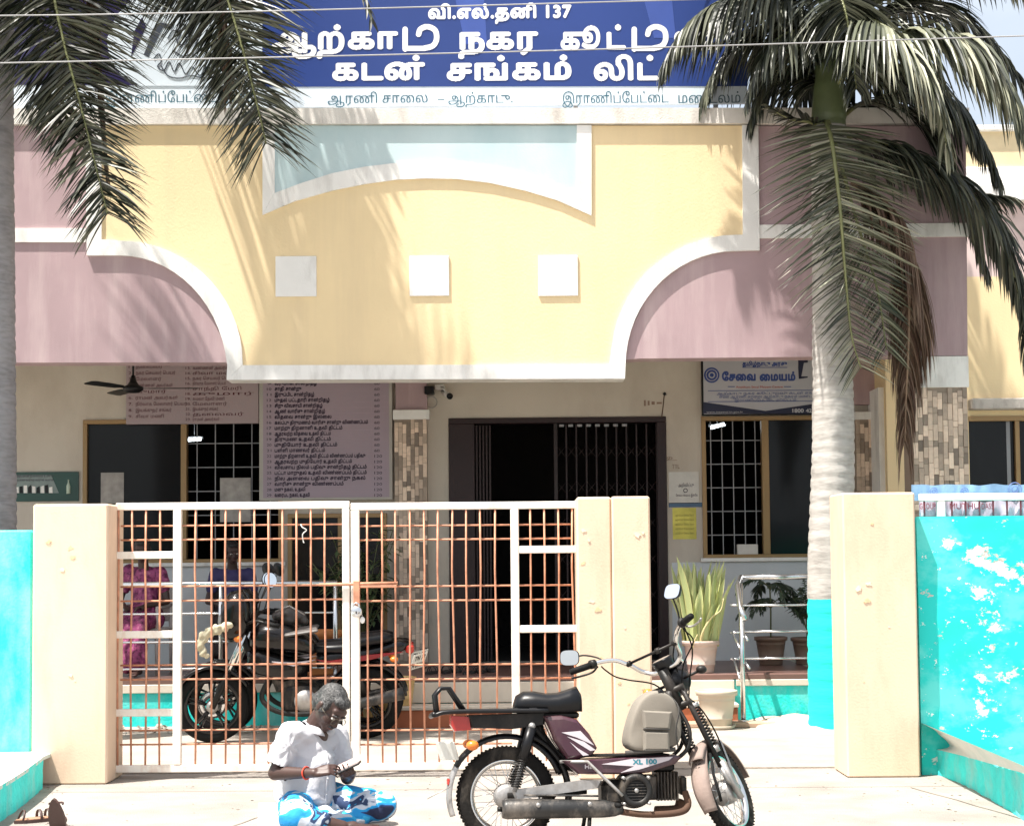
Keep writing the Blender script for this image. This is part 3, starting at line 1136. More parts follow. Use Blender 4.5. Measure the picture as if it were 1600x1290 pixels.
rows_ = [('வருமான சான்றிதழ்', 66), ('சாதி சான்று', 42), ('இருப்பிட சான்றிதழ்', 62), ('முதல் பட்டதாரி சான்றிதழ்', 86), ('சிறு விவசாயி சான்றிதழ்', 75), ('ஆண் வாரிசு சான்றிதழ்', 79),
         ('விதவை சான்று இல்லை', 89), ('கலப்பு திருமணம் வாரிசு சான்று விண்ணப்பம்', 146), ('மாற்று திறனாளி உதவி திட்டம்', 106), ('ஆதரவற்ற விதவை உதவி திட்டம்', 88),
         ('திருமண உதவி திட்டம்', 88), ('முதியோர் உதவி திட்டம்', 98), ('பள்ளி மாணவர் திட்டம்', 79), ('மாற்று திறனாளி உதவி திட்டம் விண்ணப்பம் பதிவு', 142), ('ஆதரவற்ற முதியோர் உதவி திட்டம்', 121),
         ('விவசாய நிலம் பதிவு சான்றிதழ் திட்டம்', 144), ('பட்டா மாறுதல் உதவி விண்ணப்பம் திட்டம்', 144), ('நில அளவை பதிவு சான்று நகல்', 142), ('வாரிசு சான்று விண்ணப்பம்', 108), ('மனு நகல், உதவி', 48), ('வரைபட நகல், உதவி', 55)]
for i, (s, w) in enumerate(rows_):
    y_ = 601 + i * 8.72
    sign_line(s, 429, 429 + w, y_, 7.2, M_lblk, SBd, Y2 - .006, .035, 16)
    sign_line('%d' % (i + 9), 417, 424, y_, 5.6, M_lblk, SBd, Y2 - .006, .02, 14)
    sign_line('60' if i < 13 else '120', 585, 593 if i < 13 else 597, y_, 5.8, M_lblk, SBd, Y2 - .006, .03, 14)
    a, b = at(413, y_ + 2.2, Y2), at(606, y_ + 2.2, Y2)
    MB().box((a.x, Y2 - .005, a.z), (b.x, Y2 - .0035, a.z + .003)).build('ruled_line', mat('faint_rule', (.38, .30, .36), bump=0), SBd)
for px in (426, 580, 601):
    a, b = at(px, 600, Y2), at(px, 774, Y2)
    MB().box((a.x, Y2 - .0056, b.z), (a.x + .003, Y2 - .0052, a.z)).build('ruled_line', MATS['faint_rule'], SBd)

# government service centre board above the right window
GB = tag(empty('service_centre_board'), 'white service centre board with blue roundel and blue Tamil title above the right window', 'sign board')
M_gw = mat('printed_white_board', (0.40, 0.40, 0.43), .4, var=.04, bump=.02)
M_gnavy = mat('board_navy_print', (0.008, 0.012, 0.04), .4, bump=0)
M_gblue = mat('board_blue_ink', (0.03, 0.06, 0.22), .4, bump=0)
M_gred = mat('board_red_ink', (0.45, 0.06, 0.03), .4, bump=0)
x0, x1, z0, z1 = rect(1096, 545, 1292, 648, YN)
MB().bbox((x0, YN, z0), (x1, YN + .04, z1), .004).build('board_frame', M_black, GB)
x0, x1, z0, z1 = rect(1099, 545, 1290, 646, YN)
MB().box((x0, YN - .003, z0), (x1, YN - .0005, z1)).build('board_panel', M_gw, GB)
g_ = lambda l, y0, y1, m, nm: MB().prism([(at(x, y_, YN).x, at(x, y_, YN).z) for x, y_ in l], y0, y1).build(nm, m, GB)
g_([(1099, 646), (1099, 628), (1196, 642), (1290, 628), (1290, 646)], YN - .006, YN - .0035, M_gnavy, 'navy_chevron')
c = at(1112, 586, YN)
MB().lathe([(.0001, 0), (.082, 0), (.082, .003), (.0001, .003)], (c.x, YN - .0035, c.z), (0, -1, 0), 28, False).build('roundel', M_gblue, GB)
MB().torus((c.x, YN - .008, c.z), .060, .004, (0, 1, 0), 28, 6).build('roundel_ring', M_gw, GB)
MB().torus((c.x, YN - .008, c.z), .028, .007, (0, 1, 0), 20, 6).build('roundel_ring', M_gw, GB)
sign_line('தமிழ்நாடு அரசு', 1160, 1230, 571, 8.5, M_gblue, GB, YN - .006, .04, 20)
g_([(1160, 573.5), (1230, 573.5), (1230, 574.5), (1160, 574.5)], YN - .006, YN - .0035, M_gblue, 'underline')
sign_line('சேவை', 1128, 1181, 594, 16, M_gblue, GB, YN - .006, .06, 30)
sign_line('மையம்', 1187, 1243, 594, 16, M_gblue, GB, YN - .006, .06, 30)
sign_line('Anaithum Sevai Maiyam Centre', 1150, 1223, 606, 5, M_gred, GB, YN - .006, .03, 14)
for yy in ((1137, 1148), (1225, 1236)):
    g_([(yy[0], 603.5), (yy[1], 603.5), (yy[1], 604.5), (yy[0], 604.5)], YN - .006, YN - .0035, M_gblue, 'underline')
for k, (s, a, b) in enumerate((('ஆற்காடு நகர கூட்டுறவு கடன் சங்கம்', 1120, 1285), ('எண் ஆரணி சாலை ஆற்காடு நகரம் மண்டலம்', 1124, 1280), ('இராணிப்பேட்டை மாவட்டம்', 1148, 1244))):
    sign_line(s, a, b, 616 + k * 5.2, 5.6, M_gblue, GB, YN - .006, .02, 16)
for l in ([(1106, 610), (1290, 609)], [(1106, 627), (1290, 626)]):
    g_([l[0], l[1], (l[1][0], l[1][1] + .9), (l[0][0], l[0][1] + .9)], YN - .006, YN - .0035, M_gblue, 'underline')
sign_line('www.tnesevai.tn.gov.in', 1104, 1160, 645, 5, M_gw, GB, YN - .009, .01, 14)
sign_line('1800', 1238, 1256, 644, 8, M_gw, GB, YN - .009, .04, 18)
sign_line('425', 1259, 1273, 644, 8, M_gw, GB, YN - .009, .04, 18)
g_([(1247, 545), (1290, 545), (1290, 560), (1262, 563), (1262, 590), (1248, 592), (1247, 575)], YN - .006, YN - .0035, M_gnavy, 'map_outline')
g_([(1256, 567), (1290, 564), (1290, 588), (1252, 588)], YN - .009, YN - .0065, M_gw, 'map_fill')

# green picture poster on the far left wall
PO = tag(empty('green_poster'), 'small green poster with bottle and crates picture low on the left porch wall', 'poster')
x0, x1, z0, z1 = rect(12, 737, 123, 783, YW - .02)
MB().bbox((x0, YW - .02, z0), (x1, YW - .006, z1), .002).build('poster_sheet', mat('poster_green', (0.018, 0.055, 0.045), .4, var=.35, scale=2, bump=0), PO)
yq = YW - .023
a = [at(x, y_, yq) for x, y_ in ((18, 742), (80, 742), (92, 770), (18, 770))]
MB().prism([(v.x, v.z) for v in a], yq, YW - .0205).build('pale_field', mat('poster_pale', (.20, .25, .24), .5, var=.2, scale=8, bump=0), PO)
sign_line('விற்பனை நிலையம் உண்டு', 24, 84, 745, 4.5, M_lblk, PO, yq - .003, .03, 14)
sign_line('அனைவரும் வருக வருக', 24, 84, 751, 4.5, M_lblk, PO, yq - .003, .03, 14)
for k in range(9):
    x = 24 + k * 6.6
    a = [at(u, v, yq) for u, v in ((x, 770), (x, 762 - (k * 7 % 5)), (x + 5, 760 - (k * 5 % 4)), (x + 5.5, 770))]
    MB().prism([(v.x, v.z) for v in a], yq - .003, yq - .0005).build('printed_crate', M_black if k % 2 else M_wht, PO)
a = at(107, 771, yq)
MB().lathe([(.001, 0), (.022, 0), (.022, .08), (.008, .12), (.008, .15), (.001, .15)], (a.x, yq - .001, a.z), (0, 0, 1), 10).build('printed_bottle', mat('poster_bottle', (.45, .55, .45), .4, bump=0), PO)

# notices pasted right of the door
M_paper = mat('faded_paper', (0.58, 0.56, 0.52), .9, var=.06, scale=8)
for (r_, m_, lab, bars) in (((1045, 737, 1092, 786), M_paper, 'faded pasted notice with small black emblem right of the door', 1),
                            ((1045, 785, 1097, 792), mat('blue_paper_strip', (.08, .14, .22), .7), 'narrow dark blue strip notice above the yellow paper', 0),
                            ((1051, 793, 1088, 842), mat('yellow_paper', (.62, .56, .12), .8, var=.2, scale=6), 'yellow paper notice pasted beneath the blue strip', 2)):
    x0, x1, z0, z1 = rect(*r_, YW - .003)
    o = tag(empty('pasted_notice'), lab, 'notice')
    MB().box((x0, YW - .004, z0), (x1, YW - .0005, z1)).build('paper', m_, o)
    if bars == 1:
        sign_line('அறிவிப்பு', 1060, 1084, 760, 7, M_lblk, o, YW - .006, .03, 16)
        sign_line('சேவை மையம் இங்கே', 1056, 1090, 775, 5, M_lblk, o, YW - .006, .03, 14)
        a = at(1071, 766, YW - .004)
        MB().torus((a.x, YW - .006, a.z), .02, .003, (0, 1, 0), 14, 4).build('emblem', M_lblk, o)
    if bars == 2:
        for k in range(5):
            sign_line('அறிவிப்பு சேவை நேரம்', 1055, 1084, 806 + k * 7, 4, mat('olive_ink', (.30, .26, .08), .8, bump=0), o, YW - .006, .01, 12)
# scribbled letters on the wall by the door
GR = tag(empty('wall_scribble'), 'faint brown painted letters on the wall above the pasted notices', 'graffiti')
for k, (s, a, b, yb) in enumerate((('உ', 1042, 1058, 719), ('TTL', 1050, 1062, 732))):
    sign_line(s, a, b, yb, 10, mat('brown_scribble', (.25, .17, .13), .9, bump=0), GR, YW - .003, .01, 18)
GR2 = tag(empty('wall_scribble'), 'brown streaky marks on the wall beside the top of the door', 'graffiti')
for k, (x, w) in enumerate(((1006, 3), (1012, 3), (1018, 5), (1026, 8))):
    a, b = at(x, 625 + k, YW), at(x + w, 634 - k, YW)
    MB().box((a.x, YW - .003, b.z), (b.x, YW - .0005, a.z)).build('paint_mark', MATS['brown_scribble'], GR2)
# ------------------------------------------------------------------ piers
def pier(px0, px1, py0, Y, depth, label):
    x0, x1, _, z1 = rect(px0, py0, px1, 1215, Y)
    t = tag(empty('gate_pier', ((x0 + x1) / 2, Y + depth / 2, 0)), label, 'pier')
    mb = MB()
    w = (x1 - x0) / 2
    mb.bbox((-w, -depth / 2, 0), (w, depth / 2, z1), .012)
    mb.build('shaft', M_pier, t)
    # old torn poster paper and scuffs
    random.seed(px0)
    sc = mat('torn_paste', (0.78, 0.66, 0.50), .9, var=.1, scale=20)
    sc2 = mat('ochre_scuff', (0.68, 0.49, 0.29), .9, var=.1, scale=20)
    for k in range(6):
        cx, cz = random.uniform(-w * .7, w * .7), z1 - random.choice((random.uniform(.2, .6), random.uniform(.6, 1.5)))
        n = 9
        r0 = random.uniform(.006, .022)
        pts = [(cx + r0 * random.uniform(.4, 1.3) * math.cos(2 * PI * i / n) * 1.3, cz + r0 * random.uniform(.4, 1.3) * math.sin(2 * PI * i / n)) for i in range(n)]
        MB().prism(pts, -depth / 2 - .002 - .0007 * k, -depth / 2 + .003).build('paint_flake', sc if k % 2 else sc2, t)
    return t


pier(50, 168, 787, YP, .45, 'cream gate pier at the left side of the gate')
pier(903, 957, 776, YP + .02, .43, 'narrow half of the paired cream pier, on the gate side')
pier(958, 1018, 775, YP, .45, 'right hand half of the paired cream pier behind the moped handlebars')
pier(1320, 1434, 769, YP, .45, 'cream pier at the right beside the peeling teal wall')

# ------------------------------------------------------------------ gate
M_gwhite = mat('cream_gate_paint', (0.82, 0.77, 0.69), .45, var=.03, bump=.08, dirt=(.5, .22, .1), dirt_amt=.45, dirt_scale=9)
M_gbar = mat('orange_primer_bar', (0.52, 0.235, 0.14), .55, var=.3, scale=14, bump=.05)


def leaf(px0, px1, stile_a, stile_b, narrow, bars, ttl):
    """one gate leaf; all numbers are photo pixels on the gate plane"""
    L_ = tag(empty('gate_leaf'), ttl, 'gate')
    Zt = px_z((px0 + px1) / 2, 784, YG)
    t = .052
    zb = .045
    P = lambda px: px_x(px, 990, YG)
    x0, x1 = P(px0), P(px1)
    MB().bbox((x0, YG, Zt - t), (x1, YG + .04, Zt), .005).build('top_rail', M_gwhite, L_)
    MB().bbox((x0, YG, zb), (x1, YG + .04, zb + t), .005).build('bottom_rail', M_gwhite, L_)
    for a, b in stile_a:
        MB().bbox((P(a), YG - .002, zb + t), (P(b), YG + .042, Zt - t), .005).build('stile', M_gwhite, L_)
    n0, n1 = P(narrow[0]), P(narrow[1])
    for py in stile_b:
        z = px_z((narrow[0] + narrow[1]) / 2, py, YG)
        MB().bbox((n0, YG + .001, z - t / 2), (n1, YG + .039, z + t / 2), .005).build('cross_rail', M_gwhite, L_)
    for px in bars:
        x = P(px)
        dz = random.uniform(-.006, .006)
        MB().tube([(x, YG + .012, zb + t), (x + dz * 1.6, YG + .012, zb + (Zt - zb) * .4), (x - dz, YG + .012, zb + (Zt - zb) * .75), (x, YG + .012, Zt - t)], .0075, 6).build('upright_bar', M_gbar, L_)
    for py in (820, 842, 915, 937.5, 1038, 1060.5, 1140, 1162):
        z = px_z((px0 + px1) / 2, py, YG)
        xx = sorted([x0 + .03, x1 - .03])
        MB().tube([(xx[0], YG + .028, z), (xx[1], YG + .028, z)], .0065, 6).build('cross_bar', M_gbar, L_)
    return L_, x0, x1, Zt


LL, lx0, lx1, lz = leaf(180, 546.5, [(270, 283), (535, 546.5)], [867, 991, 1113], (180, 270),
                        [184, 205, 227, 249, 305, 330, 352, 374.5, 397, 419, 441, 463, 485.5, 507.5], 'left leaf of the white framed gate with orange bars, ajar bolt at its edge')
LL['label'] = 'left leaf of the white framed gate with orange bars, behind the seated man'
RL, rx0, rx1, rz = leaf(548.5, 902, [(548.5, 562), (799, 812)], [858, 982, 1104], (812, 902),
                        [574, 597, 618, 641, 663, 685, 708, 729.5, 751, 775, 830, 852, 874, 896], 'right leaf of the white framed gate with orange bars and padlock, behind the moped')
# sliding bolt and its hasp, parts of the right leaf
P = lambda px: px_x(px, 990, YG)
zb_ = px_z(600, 911, YG)
mb = MB()
mb.tube([(P(500), YG - .02, zb_ - .005), (P(622), YG - .02, zb_ + .002)], .011, 8)
mb.build('sliding_bolt', M_gbar, RL)
MB().bbox((P(553), YG - .035, px_z(555, 945, YG)), (P(563), YG - .004, zb_ + .02), .003).build('bolt_hasp', M_gbar, RL)
MB().bbox((P(563), YG - .03, zb_ - .03), (P(621), YG - .008, zb_ - .012), .003).build('bolt_keeper', M_gbar, RL)
PL = tag(empty('padlock', (P(558), YG - .045, px_z(558, 955, YG))), 'round steel padlock hanging from the gate bolt', 'padlock')
MB().lathe([(.001, -.014), (.036, -.014), (.04, -.008), (.04, .008), (.036, .014), (.001, .014)], (0, 0, 0), (0, 1, 0), 20).build('lock_body', M_steel, PL)
MB().torus((0, 0, .042), .02, .006, (0, 1, 0), 20, 6).build('shackle', M_steel, PL)
MB().box((-.004, -.017, -.014), (.004, -.0145, .004)).build('keyhole', M_black, PL)
k_ = tag(empty('key_tag', (P(567), YG - .03, px_z(567, 968, YG))), 'small white tag hanging on a string beside the padlock', 'tag')
MB().ball((0, 0, 0), (.018, .006, .024)).build('tag_disc', M_wht, k_)
MB().tube([(0, 0, .02), (-.01, 0, .06), (-.03, .0, .085)], .002, 5).build('string', M_wht, k_)
WS = tag(empty('wire_scrap', (P(473), YG, px_z(473, 830, YG))), 'twisted pale wire scrap tied on an upper gate bar', 'wire')
MB().tube(catmull([(-.012, 0, .05), (.0, -.012, .03), (.03, -.01, .01), (.002, -.012, -.02), (.006, -.005, -.07), (.012, -.01, -.08)], 4), .004, 5).build('wire', M_wht, WS)

# ------------------------------------------------------------------ boundary walls
def peel_mat():
    m = bpy.data.materials.new('peeling_teal')
    m.use_nodes = True
    N, L = m.node_tree.nodes, m.node_tree.links
    b = N['Principled BSDF']
    b.inputs['Roughness'].default_value = .75
    geo = N.new('ShaderNodeNewGeometry')
    mp = N.new('ShaderNodeMapping')
    mp.inputs['Scale'].default_value = (1, 1, 1.5)
    mp.inputs['Location'].default_value = (7.3, 0, 2.2)
    L.new(geo.outputs['Position'], mp.inputs[0])
    base = (0.01, 0.60, 0.56, 1)
    prev = None
    col = None
    for k, (sc, lo, hi, c, det) in enumerate(((1.6, .50, .60, (0.10, 0.66, 0.62, 1), 6), (3.0, .585, .605, (0.74, 0.78, 0.74, 1), 12), (5.5, .63, .64, (0.50, 0.48, 0.43, 1), 7), (11, .64, .65, (0.80, 0.80, 0.76, 1), 5))):
        n = N.new('ShaderNodeTexNoise')
        n.inputs['Scale'].default_value = sc
        n.inputs['Detail'].default_value = det
        n.inputs['Roughness'].default_value = .68
        n.inputs['Distortion'].default_value = .1
        L.new(mp.outputs[0], n.inputs['Vector'])
        r = N.new('ShaderNodeMapRange')
        r.inputs['From Min'].default_value = lo
        r.inputs['From Max'].default_value = hi
        L.new(n.outputs[0], r.inputs[0])
        mx = N.new('ShaderNodeMix')
        mx.data_type = 'RGBA'
        if col is None:
            mx.inputs[6].default_value = base
        else:
            L.new(col, mx.inputs[6])
        mx.inputs[7].default_value = c
        L.new(r.outputs[0], mx.inputs[0])
        col = mx.outputs[2]
        if k == 1:
            hgt = r.outputs[0]
    L.new(col, b.inputs['Base Color'])
    bp = N.new('ShaderNodeBump')
    bp.inputs['Strength'].default_value = .6
    bp.inputs['Distance'].default_value = .012
    bp.invert = True
    L.new(hgt, bp.inputs['Height'])
    L.new(bp.outputs[0], b.inputs['Normal'])
    return m


M_peel = peel_mat()
cw = tag(empty('boundary_wall'), 'bright teal painted boundary wall at the left edge beside the gate pier', 'wall')
x1 = px_x(49, 1000, YP + .12)
zt_ = px_z(25, 828, YP + .12)
MB().bbox((-8, YP + .12, 0), (x1, YP + .35, zt_), .012).build('masonry', M_teal, cw)
cr_ = tag(empty('boundary_wall'), 'peeling teal and white boundary wall at the right edge', 'wall')
x0 = px_x(1436, 1000, YP + .12)
ztr = px_z(1520, 806, YP + .12)
# slightly uneven front built from a grid
import bmesh
nx, nz = 60, 50
vs, fs = [], []
for j in range(nz + 1):
    for i in range(nx + 1):
        x = x0 + (8 - x0) * i / nx
        z = ztr * j / nz
        d = .012 * noise.noise(V((x * 2.2, 0, z * 2.2))) + .006 * noise.noise(V((x * 7, 3, z * 7)))
        vs.append((x, YP + .12 + d, z))
for j in range(nz):
    for i in range(nx):
        a = j * (nx + 1) + i
        fs.append((a, a + 1, a + nx + 2, a + nx + 1))
MB().add(vs, fs, True).build('plastered_face', M_peel, cr_, normals=False)
MB().box((x0, YP + .16, 0), (8, YP + .35, ztr - .004)).build('masonry', M_teal, cr_)


# low curving ledges in front of the walls
def ledge(name, label, top, base, mt, mf):
    t = tag(empty(name), label, 'ledge')
    n = len(top)
    mb = MB()
    mb.add(top, [tuple(range(n))])
    mb.build('top_slab', mt, t, normals=False)
    return t


M_ltop = mat('whitewashed_top', (0.66, 0.70, 0.64), .85, var=.08, scale=4, dirt=(.35, .62, .56), dirt_amt=.6, dirt_scale=3)
M_rough = mat('rough_teal_plaster', (0.05, 0.78, 0.72), .85, var=.10, scale=7, bump=.5, bscale=26, dirt=(.35, .62, .55), dirt_amt=.6, dirt_scale=6, bdist=.03)
lf = tag(empty('ledge'), 'low curved teal ledge with pale top at the bottom left corner', 'ledge')
zl = .21
top_front = [gp(68, 1182, zl), gp(58, 1190, zl), gp(40, 1203, zl), gp(20, 1216, zl), gp(0, 1228, zl), gp(-60, 1268, zl), gp(-130, 1330, zl)]
back = [V((-7, top_front[-1].y, zl)), V((-7, YP + .11, zl)), V((top_front[0].x, YP + .11, zl))]


def wallstrip(pts, zb, n=5, jit=.012, seg=8):
    fine = catmull(pts, seg)
    vs, fs = [], []
    m_ = len(fine)
    for j in range(n + 1):
        for i, p_ in enumerate(fine):
            out = V((p_.x, p_.y, 0))
            k = 1 - j / n
            q_ = V((p_.x, p_.y, zb + (p_.z - zb) * k))
            d = jit * noise.noise(q_ * 9) + .5 * jit * noise.noise(q_ * 27)
            q_.y -= abs(d) + (1 - k) * .02
            q_.x += d * .6
            vs.append(q_)
    for j in range(n):
        for i in range(m_ - 1):
            a_ = j * m_ + i
            fs.append((a_, a_ + 1, a_ + m_ + 1, a_ + m_))
    return fine, vs, fs


fine, vs, fs = wallstrip(top_front, 0)
mb = MB()
mb.add(vs, fs, True)
mb.build('rough_face', M_rough, lf)
poly = [V((p_.x, p_.y - .004, zl + .002)) for p_ in fine] + back
MB().slab([(p_.x, p_.y) for p_ in poly], zl - .02, zl + .004).build('top_slab', M_ltop, lf)
rg = tag(empty('ledge'), 'low rough teal ledge with sloping white top at the bottom right corner', 'ledge')
tf = [gp(1446, 1166, .17), gp(1480, 1174, .18), gp(1518, 1184, .20), gp(1560, 1196, .235), gp(1600, 1208, .27), gp(1660, 1226, .31), gp(1740, 1255, .36)]
tf = [V((p_.x, p_.y, p_.z)) for p_ in tf]
fine, vs, fs = wallstrip(tf, 0, n=8, jit=.03, seg=12)
MB().add(vs, fs, True).build('rough_face', M_rough, rg)
mb = MB()
bk = []
for i, p_ in enumerate(fine):
    t_ = i / (len(fine) - 1)
    yb = YP + .115
    bk.append(V((p_.x + .05, max(yb, p_.y + .1), p_.z + .005)))
n = len(fine)
ft = [V((p_.x, p_.y - .006, p_.z)) for p_ in fine]
mb.add(ft + bk, [(i, i + 1, n + i + 1, n + i) for i in range(n - 1)])
mb.build('top_slab', mat('whitewashed_slope', (0.74, 0.74, 0.68), .85, var=.06, scale=4, dirt=(.45, .66, .6), dirt_amt=.5, dirt_scale=3), rg)

# rail, balusters and draped banner on the right wall
YRl = YP + .22
rl = tag(empty('wall_railing'), 'white pipe railing standing on top of the peeling teal wall', 'railing')
a, b = at(1436, 777, YRl), at(1700, 777, YRl)
MB().bbox((a.x, YRl - .022, a.z - .026), (b.x, YRl + .022, a.z + .026), .006).build('top_pipe', M_wht, rl)
for px in (1470, 1640):
    q_ = at(px, 790, YRl)
    MB().bbox((q_.x - .028, YRl - .02, ztr), (q_.x + .028, YRl + .02, a.z - .026), .004).build('post', M_wht, rl)
for k in range(12):
    px = 1443 + k * 21.5
    q_ = at(px, 790, YRl + .03)
    MB().tube([(q_.x, YRl + .01, ztr), (q_.x, YRl + .01, a.z - .026)], .007, 6).build('baluster', mat('maroon_bar', (.30, .06, .08), .6), rl)
bn = tag(empty('folded_banner'), 'used printed banner in blue and pale pink draped behind the wall railing', 'banner')


def drape(pa, pb, y0, y1, Y, m, nm, amp=.012, fold=26, par=bn):
    n_, k_ = 90, 4
    vs, fs = [], []
    for j in range(k_ + 1):
        for i in range(n_ + 1):
            px = pa + (pb - pa) * i / n_
            py = y0 + (y1 - y0) * j / k_
            q_ = at(px, py, Y)
            q_.y += amp * math.sin(i * .9 + noise.noise(V((i * .2, j * .2, 0))) * 4)
            if j == 0:
                q_.z += .012 * noise.noise(V((i * .13, 4, 0)))
            vs.append(q_)
    for j in range(k_):
        for i in range(n_):
            a_ = j * (n_ + 1) + i
            fs.append((a_, a_ + 1, a_ + n_ + 2, a_ + n_ + 1))
    return MB().add(vs, fs, True).build(nm, m, par, normals=False)


drape(1424, 1700, 757, 782, YRl + .06, mat('banner_blue_print', (.20, .36, .55), .5, var=.25, scale=4, bump=.1), 'blue_strip', .003)
drape(1436, 1700, 783, 806, YRl + .05, mat('banner_pink_print', (.62, .50, .60), .5, var=.25, scale=9, bump=.1), 'pink_strip', .008)
for (px, r_) in ((1459, .042), (1507, .042), (1586, .075)):
    q_ = at(px, 767 if r_ < .05 else 764, YRl + .045)
    MB().torus(q_, r_ * .62, .003, (0, 1, 0), 24, 6).build('printed_ring', mat('banner_ring', (.12, .20, .45) if r_ < .05 else (.55, .6, .75), .5, bump=0), bn)
    MB().torus(q_, r_ * .3, .003, (0, 1, 0), 20, 6).build('printed_ring', MATS['banner_ring'], bn)
M_bred = mat('banner_red_ink', (.40, .05, .08), .5, bump=0)
for (s, a_, b_) in (('GROUP', 1437, 1462), ('MUTHU', 1484, 1530), ('DASS', 1534, 1552)):
    sign_line(s, a_, b_, 795, 13, M_bred, bn, YRl + .037, .01, 20)

# overhead wires across the street
for k, (p0, pm, p1) in enumerate((((-200, 27), (400, 18), (1700, -18)), ((-200, 103), (800, 81), (1800, 50)))):
    Yw = 7.0
    pts = [at(*p0, Yw), at(*pm, Yw), at(*p1, Yw)]
    pts = catmull(pts, 12)
    e0 = pts[0] + (pts[0] - pts[1]) * 40
    e1 = pts[-1] + (pts[-1] - pts[-2]) * 40
    w_ = MB().tube([e0] + pts + [e1], .0032, 6).build('overhead_wire', mat('aluminium_wire', (.30, .30, .30), .6, metal=.2))
    tag(w_, ('upper thin bare wire crossing above the whole picture' if k == 0 else 'lower thin bare wire crossing in front of the name board'), 'wire')
# ------------------------------------------------------------------ palms
def leaf_mat(name, c1, c2, c3, rough=.45):
    m = bpy.data.materials.new(name)
    m.use_nodes = True
    N, L = m.node_tree.nodes, m.node_tree.links
    b = N['Principled BSDF']
    b.inputs['Roughness'].default_value = rough
    b.inputs['Specular IOR Level'].default_value = .6
    g_ = N.new('ShaderNodeNewGeometry')
    cr = N.new('ShaderNodeValToRGB')
    e = cr.color_ramp.elements
    e[0].color = (*c1, 1)
    e[1].color = (*c3, 1)
    x = e.new(.5)
    x.color = (*c2, 1)
    L.new(g_.outputs['Random Per Island'], cr.inputs[0])
    L.new(cr.outputs[0], b.inputs['Base Color'])
    return m


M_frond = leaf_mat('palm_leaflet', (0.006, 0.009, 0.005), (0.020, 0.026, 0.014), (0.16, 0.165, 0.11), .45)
M_frondl = leaf_mat('sunlit_palm_leaflet', (0.015, 0.020, 0.011), (0.09, 0.10, 0.06), (0.36, 0.36, 0.26), .45)  # paler copy of palm_leaflet: sunlight put into the colour, plus yellower old leaves
M_dry = leaf_mat('dry_palm_leaflet', (0.07, 0.035, 0.022), (0.13, 0.075, 0.045), (0.22, 0.15, 0.10), .7)
M_rach = mat('palm_midrib', (0.16, 0.17, 0.07), .5, var=.15)
M_rachd = mat('dry_midrib', (0.20, 0.13, 0.08), .7, var=.15)


def trunk_mat(name, base, teal_to=None, ring=9.0):
    m = bpy.data.materials.new(name)
    m.use_nodes = True
    N, L = m.node_tree.nodes, m.node_tree.links
    b = N['Principled BSDF']
    b.inputs['Roughness'].default_value = .85
    g_ = N.new('ShaderNodeNewGeometry')
    mp = N.new('ShaderNodeMapping')
    mp.inputs['Scale'].default_value = (.25, .25, 1)
    L.new(g_.outputs['Position'], mp.inputs[0])
    n = N.new('ShaderNodeTexNoise')
    n.inputs['Scale'].default_value = 40
    n.inputs['Detail'].default_value = 6
    L.new(mp.outputs[0], n.inputs['Vector'])
    n2 = N.new('ShaderNodeTexNoise')
    n2.inputs['Scale'].default_value = 5
    n2.inputs['Detail'].default_value = 8
    L.new(g_.outputs['Position'], n2.inputs['Vector'])
    mx = N.new('ShaderNodeMix')
    mx.data_type = 'FLOAT'
    mx.inputs[0].default_value = .45
    L.new(n.outputs[0], mx.inputs[2])
    L.new(n2.outputs[0], mx.inputs[3])
    cr = N.new('ShaderNodeValToRGB')
    e = cr.color_ramp.elements
    e[0].position = .30
    e[1].position = .56
    e[0].color = (base[0] * .62, base[1] * .61, base[2] * .60, 1)
    e[1].color = (*base, 1)
    L.new(mx.outputs[0], cr.inputs[0])
    out = cr.outputs[0]
    if teal_to is not None:
        sx = N.new('ShaderNodeSeparateXYZ')
        L.new(g_.outputs['Position'], sx.inputs[0])
        ad = N.new('ShaderNodeMath')
        ad.operation = 'MULTIPLY_ADD'
        ad.inputs[1].default_value = .05
        L.new(n2.outputs[0], ad.inputs[0])
        L.new(sx.outputs[2], ad.inputs[2])
        lt = N.new('ShaderNodeMath')
        lt.operation = 'LESS_THAN'
        lt.inputs[1].default_value = teal_to + .025
        L.new(ad.outputs[0], lt.inputs[0])
        mx2 = N.new('ShaderNodeMix')
        mx2.data_type = 'RGBA'
        mx2.inputs[7].default_value = (0.01, .58, .54, 1)
        L.new(lt.outputs[0], mx2.inputs[0])
        L.new(out, mx2.inputs[6])
        out = mx2.outputs[2]
    L.new(out, b.inputs['Base Color'])
    bp = N.new('ShaderNodeBump')
    bp.inputs['Strength'].default_value = .35
    bp.inputs['Distance'].default_value = .012
    L.new(n.outputs[0], bp.inputs['Height'])
    L.new(bp.outputs[0], b.inputs['Normal'])
    return m


